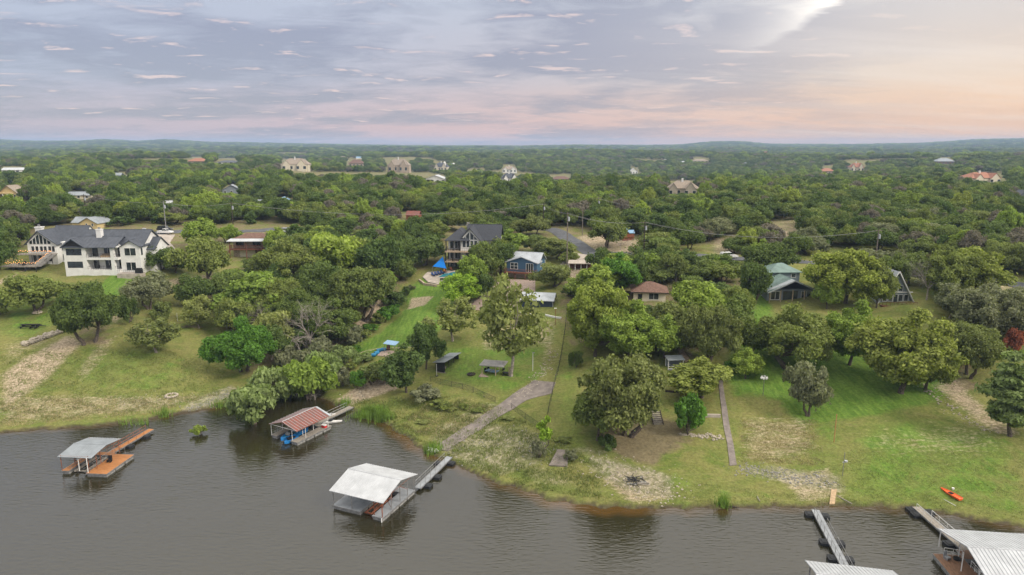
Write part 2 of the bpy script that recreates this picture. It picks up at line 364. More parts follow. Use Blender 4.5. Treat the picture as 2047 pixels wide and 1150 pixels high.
# ---------------------------------------------------------------- ground sheet
def axis(a, b, step, far_lo, far_hi, g=1.075):
    c = list(np.arange(a, b+1e-6, step)); s = step; x = a; lo = []
    while x > far_lo: s *= g; x -= s; lo.append(x)
    s = step; x = b; hi = []
    while x < far_hi: s *= g; x += s; hi.append(x)
    return np.array(lo[::-1]+c+hi)
gx = axis(-118, 112, .8, -7500, 7500); gy = axis(66, 215, .7, -2000, 7800, 1.055)
GXX, GYY = np.meshgrid(gx, gy); fx_, fy_ = GXX.ravel(), GYY.ravel()
gz = height(fx_, fy_)
def px2g(poly): return np.array([at(*q)[:2] for q in poly])
def polymask(poly, soft, xs=None, ys=None):
    P = px2g(poly); xs = fx_ if xs is None else xs; ys = fy_ if ys is None else ys; m = np.zeros(xs.shape)
    lo = P.min(0)-soft*2; hi = P.max(0)+soft*2; s = (xs > lo[0]) & (xs < hi[0]) & (ys > lo[1]) & (ys < hi[1])
    if s.any():
        d = segdist(xs[s], ys[s], np.concatenate([P, P[:1]])); ins = inpoly(xs[s], ys[s], P)
        m[s] = smooth(-soft, soft, np.where(ins, d, -d))
    return m
def linemask(pts, wd, soft):
    P = px2g(pts); m = np.zeros(fx_.shape); lo = P.min(0)-wd-soft; hi = P.max(0)+wd+soft
    s = (fx_ > lo[0]) & (fx_ < hi[0]) & (fy_ > lo[1]) & (fy_ < hi[1]); d = segdist(fx_[s], fy_[s], P)
    m[s] = 1-smooth(wd-soft, wd+soft, d); return m
def comb(ms):
    r = np.zeros(fx_.shape)
    for m in ms: r = np.maximum(r, m)
    return r
sdist = inland(fx_, fy_)
LUSH = [([(1462, 560), (1530, 570), (1548, 640), (1640, 680), (1760, 720), (1950, 740), (1880, 800), (1760, 830), (1600, 850), (1560, 800), (1470, 790), (1450, 740), (1470, 690), (1490, 640)], 2.5, 1.0),
        ([(905, 552), (860, 545), (800, 585), (815, 615), (755, 668), (700, 690), (720, 715), (850, 690), (905, 640)], 2, .8),
        ([(165, 590), (230, 545), (296, 542), (262, 580), (235, 592)], 1.5, 1.0), ([(880, 690), (1095, 690), (1095, 750), (1010, 790), (930, 770), (870, 745)], 2, .55),
        ([(1690, 860), (1800, 830), (2047, 870), (2047, 1040), (1830, 1010), (1690, 1000)], 5, .55), ([(1600, 790), (1700, 790), (1680, 1000), (1640, 900)], 3, .5),
        ([(0, 600), (120, 585), (130, 640), (60, 680), (0, 670)], 3, .5), ([(100, 720), (250, 690), (420, 730), (350, 780), (180, 790)], 4, .4),
        ([(1110, 700), (1150, 700), (1190, 900), (1300, 930), (1450, 960), (1600, 1000), (1400, 1005), (1200, 960), (1100, 880)], 3, .4), ([(20, 412), (75, 410), (80, 425), (30, 425)], 4, .9), ([(170, 410), (185, 440), (150, 440)], 4, .6)]
DRY = [([(0, 750), (55, 710), (140, 668), (172, 682), (125, 728), (60, 785), (0, 830)], 2.2, .7), ([(0, 690), (60, 676), (120, 672), (60, 705), (0, 740)], 2.5, .4), ([(150, 740), (190, 690), (240, 665), (215, 710), (160, 770)], 1.2, .45),
       ([(0, 800), (60, 790), (300, 790), (420, 790), (300, 825), (0, 850)], 2.5, .5), ([(670, 800), (700, 780), (760, 752), (800, 740), (830, 765), (760, 790), (700, 812)], 1.2, .8),
       ([(230, 650), (250, 625), (240, 612), (215, 640)], 1, .6), ([(960, 660), (1060, 640), (1110, 640), (1100, 690), (960, 700)], 2.5, .5), ([(1095, 640), (1115, 640), (1107, 700), (1085, 740), (1080, 720)], 1, .4),
       ([(1230, 930), (1330, 950), (1350, 1000), (1260, 1010), (1200, 960)], 1.5, .6), ([(1550, 950), (1660, 930), (1690, 1000), (1600, 1005)], 1.5, .55), ([(1480, 830), (1620, 830), (1640, 900), (1560, 930), (1480, 920)], 3, .45),
       ([(1700, 860), (1960, 830), (2047, 900), (1900, 930), (1720, 900)], 5, .35), ([(1860, 770), (1900, 740), (1990, 830), (2047, 870), (1990, 870)], 2, .6), ([(820, 595), (870, 592), (850, 612), (812, 620)], 1, .7),
       ([(1150, 475), (1190, 468), (1260, 475), (1330, 490), (1330, 515), (1215, 512), (1170, 490)], 2, .6), ([(1420, 478), (1540, 470), (1600, 450), (1600, 480), (1480, 512), (1420, 510)], 3, .55),
       ([(1530, 440), (1610, 440), (1590, 510), (1540, 520)], 4, .4), ([(300, 560), (560, 520), (560, 545), (440, 560), (330, 585)], 2, .5), ([(330, 468), (560, 458), (620, 470), (600, 475), (440, 475)], 3, .4),
       ([(1130, 545), (1180, 520), (1200, 560), (1130, 600)], 2, .6), ([(850, 360), (880, 352), (800, 372), (590, 365), (520, 352), (640, 348)], 8, .4), ([(1930, 540), (2047, 550), (2047, 600), (1960, 580)], 4, .5), ([(900, 830), (1000, 830), (1020, 800), (900, 790)], 2, .25)]
STONE = [([(880, 905), (960, 845), (1030, 850), (1100, 880), (1080, 930), (1000, 950), (930, 930)], 2, .7), ([(1180, 910), (1250, 925), (1340, 950), (1350, 1000), (1260, 985), (1180, 940)], 1.5, .85),
         ([(1470, 935), (1550, 930), (1680, 950), (1690, 985), (1600, 975), (1500, 950)], 1.5, .75), ([(380, 800), (460, 770), (480, 780), (470, 795), (400, 822), (360, 828)], 1.2, .8), ([(850, 880), (870, 850), (950, 810), (1000, 800), (990, 820), (880, 895)], 1.5, .55),
         ([(1080, 895), (1120, 890), (1230, 895), (1230, 915), (1130, 910)], 1, .5), ([(200, 805), (400, 790), (430, 800), (240, 830)], 1.5, .4), ([(1000, 930), (1100, 930), (1180, 980), (1080, 980)], 2, .45), ([(1010, 800), (1070, 745), (1110, 700), (1105, 730), (1060, 765)], 1.2, .4), ([(1850, 780), (1870, 800), (2000, 880), (1980, 860)], 1, .5)]
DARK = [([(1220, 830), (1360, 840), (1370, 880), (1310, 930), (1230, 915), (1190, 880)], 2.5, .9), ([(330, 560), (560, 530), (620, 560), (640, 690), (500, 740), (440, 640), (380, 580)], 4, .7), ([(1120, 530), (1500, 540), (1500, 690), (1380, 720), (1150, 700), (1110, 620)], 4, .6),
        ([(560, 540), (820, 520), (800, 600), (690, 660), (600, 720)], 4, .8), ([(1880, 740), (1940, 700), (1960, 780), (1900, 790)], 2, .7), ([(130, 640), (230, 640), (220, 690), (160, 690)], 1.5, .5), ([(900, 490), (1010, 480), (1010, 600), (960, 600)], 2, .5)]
cov = {}
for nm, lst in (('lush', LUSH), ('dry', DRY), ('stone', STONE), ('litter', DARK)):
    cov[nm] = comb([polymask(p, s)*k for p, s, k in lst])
track = linemask([(778, 588), (742, 628), (700, 668), (660, 690), (600, 705), (540, 700)], 1.4, .8)
cov['dry'] = np.maximum(cov['dry'], track); cov['dry'] = np.maximum(cov['dry'], linemask([(720, 705), (760, 697), (830, 692)], .35, .5)*.8)
cov['dry'] = np.maximum(cov['dry'], linemask([(-40, 590), (30, 545), (60, 535)], 1.0, .8)*.8)
cov['bank'] = (1-smooth(.15, .75, sdist))*(sdist > -3)
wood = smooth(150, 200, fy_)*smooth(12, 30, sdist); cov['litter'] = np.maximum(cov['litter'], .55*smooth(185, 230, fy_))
nxv = len(gx); ii = np.arange(len(gy)-1)[:, None]*nxv+np.arange(nxv-1)[None, :]
F = np.stack([ii, ii+1, ii+nxv+1, ii+nxv], -1).reshape(-1, 4)
me = fast_mesh('ground', np.stack([fx_, fy_, gz], 1), F, cov, True)
m = bpy.data.materials.new('ground'); m.use_nodes = True; nt = m.node_tree; b = nt.nodes['Principled BSDF']
b.inputs['Roughness'].default_value = .95; b.inputs['Specular IOR Level'].default_value = .1
tc = nt.nodes.new('ShaderNodeTexCoord'); O = tc.outputs['Object']
def A(nm):
    n = nt.nodes.new('ShaderNodeAttribute'); n.attribute_name = nm; return n.outputs['Fac']
fine = noise(nt, O, 1.9, 9, .78); med = noise(nt, O, .28, 6, .6, .4); big = noise(nt, O, .06, 4, .55)
str_ = noise(nt, mapping(nt, O, (.35, 2.0, 1), (0, 0, .35)), 1.2, 6, .7)
grass = mix(nt, ramp(nt, [(.38, 0), (.62, 1)], med).outputs[0], (.118, .158, .034), (.190, .190, .060))
grass = mix(nt, mth(nt, 'MULTIPLY', ramp(nt, [(.45, 0), (.66, 1)], big).outputs[0], .5), grass, (.215, .195, .072))
grass = mix(nt, ramp(nt, [(.54, 0), (.74, .45)], str_).outputs[0], grass, (.32, .27, .14))
lushc = mix(nt, ramp(nt, [(.4, 0), (.6, 1)], noise(nt, mapping(nt, O, (1.3, .16, 1), (0, 0, -.45)), 1.0, 4, .6)).outputs[0], (.080, .165, .022), (.130, .22, .035))
def thr(attr, ns, k=.55):
    s = mth(nt, 'ADD', A(attr), mth(nt, 'MULTIPLY', mth(nt, 'SUBTRACT', ns, .5), 1.6))
    return mth(nt, 'MULTIPLY', ramp(nt, [(.3, 0), (.7, 1)], s).outputs[0], ramp(nt, [(0, 0), (.12, 1)], A(attr)).outputs[0])
c = mix(nt, mth(nt, 'MULTIPLY', thr('lush', med), .9), grass, lushc)
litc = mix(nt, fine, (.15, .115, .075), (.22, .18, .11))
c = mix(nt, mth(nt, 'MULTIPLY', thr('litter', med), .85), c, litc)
dryc = mix(nt, ramp(nt, [(.35, 0), (.65, 1)], fine).outputs[0], (.27, .20, .135), (.50, .41, .31))
c = mix(nt, mth(nt, 'MULTIPLY', thr('dry', mix(nt, .45, str_, fine)), .9), c, dryc)
vor = nt.nodes.new('ShaderNodeTexVoronoi'); vor.inputs['Scale'].default_value = 1.9; nt.links.new(O, vor.inputs['Vector'])
stc = mix(nt, ramp(nt, [(.25, 0), (.8, 1)], vor.outputs['Color']).outputs[0], (.16, .16, .085), (.36, .32, .24))
c = mix(nt, mth(nt, 'MULTIPLY', thr('stone', mix(nt, .5, fine, med)), .7), c, stc)
c = mix(nt, A('bank'), c, mix(nt, fine, (.050, .042, .028), (.10, .08, .05)))
c = mix(nt, 1.0, c, ramp(nt, [(.32, .60), (.68, 1.36)], fine).outputs[0], 'MULTIPLY')
nt.links.new(c, b.inputs['Base Color'])
bp = nt.nodes.new('ShaderNodeBump'); bp.inputs['Strength'].default_value = .8; bp.inputs['Distance'].default_value = .25
nt.links.new(noise(nt, O, 1.6, 8, .7), bp.inputs['Height']); nt.links.new(bp.outputs[0], b.inputs['Normal'])
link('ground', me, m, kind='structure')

# ---------------------------------------------------------------- lake
wx = axis(-115, 105, 1.6, -3000, 3000, 1.15); wy = axis(60, 128, 1.2, -800, 132, 1.15)
WX, WY = np.meshgrid(wx, wy); WX, WY = WX.ravel(), WY.ravel(); wsd = inland(WX, WY)
nw = len(wx); ii = np.arange(len(wy)-1)[:, None]*nw+np.arange(nw-1)[None, :]
F = np.stack([ii, ii+1, ii+nw+1, ii+nw], -1).reshape(-1, 4)
me = fast_mesh('lake', np.stack([WX, WY, 0*WX], 1), F, {'shallow': (1-smooth(0, 4.5, -wsd))*(.72+.5*np.exp(-((WX-12)/9)**2)+.4*np.exp(-((WX+17)/6)**2))})
m = bpy.data.materials.new('lake_water'); m.use_nodes = True; nt = m.node_tree; b = nt.nodes['Principled BSDF']; O = nt.nodes.new('ShaderNodeTexCoord').outputs['Object']
a_ = nt.nodes.new('ShaderNodeAttribute'); a_.attribute_name = 'shallow'
sm = mth(nt, 'ADD', a_.outputs['Fac'], mth(nt, 'MULTIPLY', mth(nt, 'SUBTRACT', noise(nt, O, .22, 3), .5), .5))
murk = mix(nt, noise(nt, O, .035, 3), (.022, .020, .009), (.028, .025, .011))
nt.links.new(mix(nt, ramp(nt, [(.45, 0), (1.05, 1)], sm).outputs[0], murk, (.085, .048, .014)), b.inputs['Base Color'])
b.inputs['Roughness'].default_value = .06; b.inputs['IOR'].default_value = 1.5; b.inputs['Specular IOR Level'].default_value = 1.0
w1 = noise(nt, mapping(nt, O, (.55, 2.1, 1), (0, 0, R(28)), (0, 0, 0)), 1.15, 4, .5, .5)
w2 = noise(nt, mapping(nt, O, (.9, 2.4, 1), (0, 0, R(-42)), (7, 3, 0)), 1.0, 3, .5, .3)
w3 = noise(nt, O, .09, 2, .5)
hh = mth(nt, 'ADD', mth(nt, 'MULTIPLY', w1, ramp(nt, [(.3, .5), (.65, 1)], w3).outputs[0]), mth(nt, 'MULTIPLY', w2, .6))
bp = nt.nodes.new('ShaderNodeBump'); bp.inputs['Strength'].default_value = 1.0; bp.inputs['Distance'].default_value = .062
nt.links.new(hh, bp.inputs['Height']); nt.links.new(bp.outputs[0], b.inputs['Normal'])
link('lake', me, m, kind='structure')

# ---------------------------------------------------------------- draped sheets: roads, paths, slabs
def drape(name, rows, m, off=.06, ni=6, nj=4, **kw):
    """rows = list of (left_px, right_px) pairs; the strip between them laid on the ground"""
    Lp = np.array([at(*a)[:2] for a, b in rows]); Rp = np.array([at(*b)[:2] for a, b in rows]); V = []; 
    for i in range(len(rows)-1):
        for k in range(ni+(i == len(rows)-2)):
            t = k/ni; a = Lp[i]*(1-t)+Lp[i+1]*t; c = Rp[i]*(1-t)+Rp[i+1]*t
            for j in range(nj+1): V.append(a+(c-a)*j/nj)
    V = np.array(V); n = len(V)//(nj+1); z = np.maximum(height(V[:, 0], V[:, 1]), -.1)+off
    top = [(V[i][0], V[i][1], z[i]) for i in range(len(V))]; bot = [(p[0], p[1], p[2]-.35) for p in top]
    F = [(i*(nj+1)+j, i*(nj+1)+j+1, (i+1)*(nj+1)+j+1, (i+1)*(nj+1)+j) for i in range(n-1) for j in range(nj)]
    N_ = len(top); edge = [k for k in range(nj+1)]+[i*(nj+1)+nj for i in range(1, n)]+[(n-1)*(nj+1)+j for j in range(nj-1, -1, -1)]+[i*(nj+1) for i in range(n-2, 0, -1)]
    F += [(edge[i], edge[(i+1) % len(edge)], N_+edge[(i+1) % len(edge)], N_+edge[i]) for i in range(len(edge))]
    mb = MB(); mb.add(top+bot, F); return mb.build(name, m, **kw)
def road(name, pts, width, m, off=.07, **kw):
    P = np.array([at(*q)[:2] for q in pts]); 
    Q = [P[0]]
    for i in range(len(P)-1):                        # Catmull-Rom smoothing
        p0 = P[max(i-1, 0)]; p1 = P[i]; p2 = P[i+1]; p3 = P[min(i+2, len(P)-1)]
        ns = max(4, int(np.hypot(*(p2-p1))/3))
        for k in range(1, ns+1):
            t = k/ns; Q.append(.5*((2*p1)+(-p0+p2)*t+(2*p0-5*p1+4*p2-p3)*t*t+(-p0+3*p1-3*p2+p3)*t**3))
    Q = np.array(Q); T = np.gradient(Q, axis=0); T /= np.linalg.norm(T, axis=1)[:, None]+1e-9; Nn = np.stack([-T[:, 1], T[:, 0]], 1)
    mb = MB(); vs = []; nj = 4
    for q, n_ in zip(Q, Nn):
        for j in range(nj+1): r = q+n_*width*(j/nj-.5); vs.append((r[0], r[1], hz(*r)+off))
    mb.add(vs, [(i*(nj+1)+j+1, i*(nj+1)+j, (i+1)*(nj+1)+j, (i+1)*(nj+1)+j+1) for i in range(len(Q)-1) for j in range(nj)])
    return mb.build(name, m, kind='structure', **kw)
road('road', [(1200, 512), (1165, 497), (1140, 480), (1122, 468), (1100, 458), (1040, 452), (940, 450), (780, 452), (620, 458), (500, 462), (400, 463), (320, 466), (290, 478)], 5.6, M['asphalt'], .12)
road('road', [(1196, 508), (1290, 513), (1400, 513), (1520, 518), (1680, 528), (1850, 545), (1990, 562), (2100, 585)], 5.2, M['asphalt'], .14)
drape('driveway', [((1139, 503), (1182, 512)), ((1132, 516), (1192, 524)), ((1120, 530), (1182, 532))], M['concrete_pale'], .2, kind='structure')
drape('driveway', [((300, 470), (350, 470)), ((295, 486), (340, 486)), ((330, 505), (352, 500))], M['concrete_pale'], .15, kind='structure')
drape('gravel_lot', [((1000, 560), (1070, 560)), ((968, 588), (1070, 590)), ((932, 618), (1010, 622))], M['gravel_pink'], .16, kind='structure')
drape('boat_ramp', [((1067, 761), (1111, 765)), ((1038, 780), (1103, 787)), ((1012, 799), (1052, 801)), ((985, 817), (1013, 825)), ((924, 857), (951, 865)), ((858, 902), (892, 902))], M['concrete'], .10, kind='structure')
drape('garden_path', [((1351, 676), (1362, 673)), ((1357, 705), (1367, 702)), ((1370, 725), (1380, 720))], M['mortar_tan'], .1, kind='structure')
drape('concrete_path', [((1436, 760), (1444, 760)), ((1440, 800), (1450, 800)), ((1446, 850), (1458, 848)), ((1454, 890), (1466, 888)), ((1459, 932), (1473, 930))], M['concrete'], .1, kind='structure')

# ---------------------------------------------------------------- trees
def leafquads(cs, rcs, nl, ls, g, flat=.8, hang=0.0, up=.35):
    wts = rcs**2; k = g.choice(len(cs), nl, p=wts/wts.sum())
    d = g.normal(size=(nl, 3)); d /= np.linalg.norm(d, axis=1)[:, None]
    rad = rcs[k]*g.random(nl)**.38*(1+.35*(g.random(nl) < .12)); p = cs[k]+d*rad[:, None]*np.array([1, 1, flat])
    n = d*.65+g.normal(size=(nl, 3))*.6+np.array([0, 0, up]); n /= np.linalg.norm(n, axis=1)[:, None]
    r = g.normal(size=(nl, 3)); r[:, 2] -= hang*2; a = np.cross(n, r); a /= np.linalg.norm(a, axis=1)[:, None]+1e-9; bb = np.cross(n, a)
    s = ls*(.55+.9*g.random(nl))[:, None]
    V = np.stack([p+a*s*.5, p+bb*s*.85, p-a*s*.5, p-bb*s*.85], 1)
    return V.reshape(-1, 3)
def crown_mesh(name, seed, Rr, z0, H, ncl, nl, ls, shape='dome', gap=0.0, rcl=(.13, .34), flat=.8, hang=0.0):
    g = np.random.default_rng(seed); cs = []; hh = (H-z0)/2; zc = z0+hh; lob = g.random(8)*2*pi
    while len(cs) < ncl:
        d = g.normal(size=3); d /= np.linalg.norm(d)
        q = .35+.5*g.random()**.6; th = math.atan2(d[1], d[0])
        wob = 1+.16*sin(2*th+lob[0])+.12*sin(3*th+lob[1])+.08*sin(5*th+lob[2])
        x, y, z = d*q
        if shape == 'dome' and z < -.45: continue
        if shape == 'dome': k = 1.0
        elif shape == 'cone': k = np.clip(1.05-(z+1)/2*.8, .2, 1); z = z*1.15
        elif shape == 'egg': k = 1.0-.25*max(z, 0)
        else: k = 1.0
        cs.append((x*Rr*wob*k, y*Rr*wob*k, zc+z*hh*(1+.12*g.normal())))
    cs = np.array(cs); rc = Rr*(rcl[0]+(rcl[1]-rcl[0])*g.random(ncl))
    cs[:, 2] = np.maximum(cs[:, 2], rc*flat*.7)
    V = leafquads(cs, rc, nl, ls, g, flat, hang)
    V[:, 2] = np.maximum(V[:, 2], .03)
    F = np.arange(len(V)).reshape(-1, 4)
    return fast_mesh(name, V, F), cs
def trunk_mesh(name, seed, cs, r0, fork, nb=8, lean=.3, stems=1):
    g = np.random.default_rng(seed+999); mb = MB(); idx = g.permutation(len(cs))
    for s in range(stems):
        bx, by = (0, 0) if stems == 1 else (g.normal()*r0*2.2, g.normal()*r0*2.2)
        fk = np.array([g.normal()*lean+bx*2, g.normal()*lean+by*2, fork]); mid = np.array([bx, by, 0])*.5+fk*.5+np.array([g.normal()*.15, g.normal()*.15, 0])
        mb.tube([(bx, by, -.5), (bx*1.05, by*1.05, .3), mid, fk], [r0*1.35, r0*1.05, r0*.85, r0*.7], 7)
        for k in idx[s*nb:(s+1)*nb]:
            c = cs[k]; 
            if c[2] < fork*.9: continue
            m1 = fk*.55+c*.45+g.normal(size=3)*.25; m1[2] += .2
            mb.tube([fk, m1, c*.97+fk*.03], [r0*.5, r0*.3, r0*.08], 5)
            for q in range(2):
                e = cs[idx[g.integers(len(idx))]]
                if np.linalg.norm(e-m1) < 4.5: mb.tube([m1, (m1+e)/2+g.normal(size=3)*.2, e], [r0*.22, r0*.14, r0*.04], 4)
    me = bpy.data.meshes.new(name); me.from_pydata(mb.v, [], mb.f); me.update(); return me
KIND = {}
def kind(nm, n, Rr, z0, H, ncl, nl, ls, shape, r0, fork, stems=1, bark='bark', **kw):
    out = []
    for i in range(n):
        sd = abs(hash_(nm))+i*17; cm, cs = crown_mesh(nm+'_crown', sd, Rr, z0, H, ncl, nl, ls, shape, **kw)
        tm = trunk_mesh(nm+'_trunk', sd, cs, r0, fork, 9, .3, stems); tm.materials.append(M[bark]); cm.materials.append(M['leaf_oak'])
        top = max(v for v in cs[:, 2])+Rr*.25; out.append((cm, tm, Rr, top))
    KIND[nm] = out
def hash_(s): return sum((i+1)*ord(c) for i, c in enumerate(s))
kind('oak', 4, 4.6, .9, 6.6, 46, 10500, .28, 'dome', .22, 1.9, 2)
kind('bigoak', 3, 8.0, 1.1, 10.5, 84, 33000, .29, 'dome', .42, 2.6, 2, rcl=(.09, .25))
kind('shade', 3, 4.6, 1.2, 9.0, 50, 12000, .29, 'egg', .22, 2.6)
kind('bigshade', 3, 8.0, 1.8, 13.0, 88, 38000, .31, 'egg', .40, 3.8, rcl=(.09, .25))
kind('cedar', 3, 2.9, .3, 6.2, 26, 6000, .30, 'cone', .16, 1.2)
kind('bush', 4, 2.6, 0.0, 3.0, 22, 4200, .27, 'dome', .08, .4, 2)
kind('willowbush', 2, 3.2, 0.0, 4.4, 26, 6500, .34, 'dome', .09, .5, 3, hang=.6)
kind('cypress', 2, 4.6, .6, 12.0, 46, 15000, .34, 'cone', .28, 2.2, hang=.5, flat=.45)
kind('airy', 2, 4.6, .9, 10.0, 52, 3900, .32, 'egg', .20, 3.2, 1, 'pale_bark', rcl=(.16, .30))
kind('sapling', 1, 1.3, .7, 4.0, 11, 1100, .28, 'egg', .06, 1.3, rcl=(.25, .4))
TREES = []       # root objects with their position, for labels
def put_tree(nm, loc, Rw, Hh, leaf, label=None, cat='tree', name=None, seed=None, vi=None, rz=None, group='trees on the lakeside slope'):
    vs = KIND[nm]; i = vi if vi is not None else rnd.randrange(len(vs)); cm, tm, r0, h0 = vs[i % len(vs)]
    names = {'oak': 'oak_tree', 'bigoak': 'oak_tree', 'shade': 'elm_tree', 'bigshade': 'elm_tree', 'cedar': 'cedar_tree', 'bush': 'shrub', 'willowbush': 'willow_bush', 'cypress': 'cypress_tree', 'airy': 'airy_tree', 'sapling': 'young_tree'}
    r = thing(name or names[nm], label, cat, loc, rz if rz is not None else rnd.random()*6.28, group, (Rw/r0, Rw/r0*(.92+.16*rnd.random()), Hh/h0))
    c = link('crown', cm, None, r); c.material_slots[0].link = 'OBJECT'; c.material_slots[0].material = M[leaf]
    link('trunk', tm, None, r); TREES.append(r); return r
def tree_px(nm, cx, top, wd, base, leaf, label, **kw):
    P = at(cx, base); s = mpp(P); Rw = wd*s/2*(1.1 if nm not in ('bush', 'willowbush') else 1.15); Hh = max(1.0, ztop(P, top))
    return put_tree(nm, P, Rw, Hh, leaf, label, **kw)
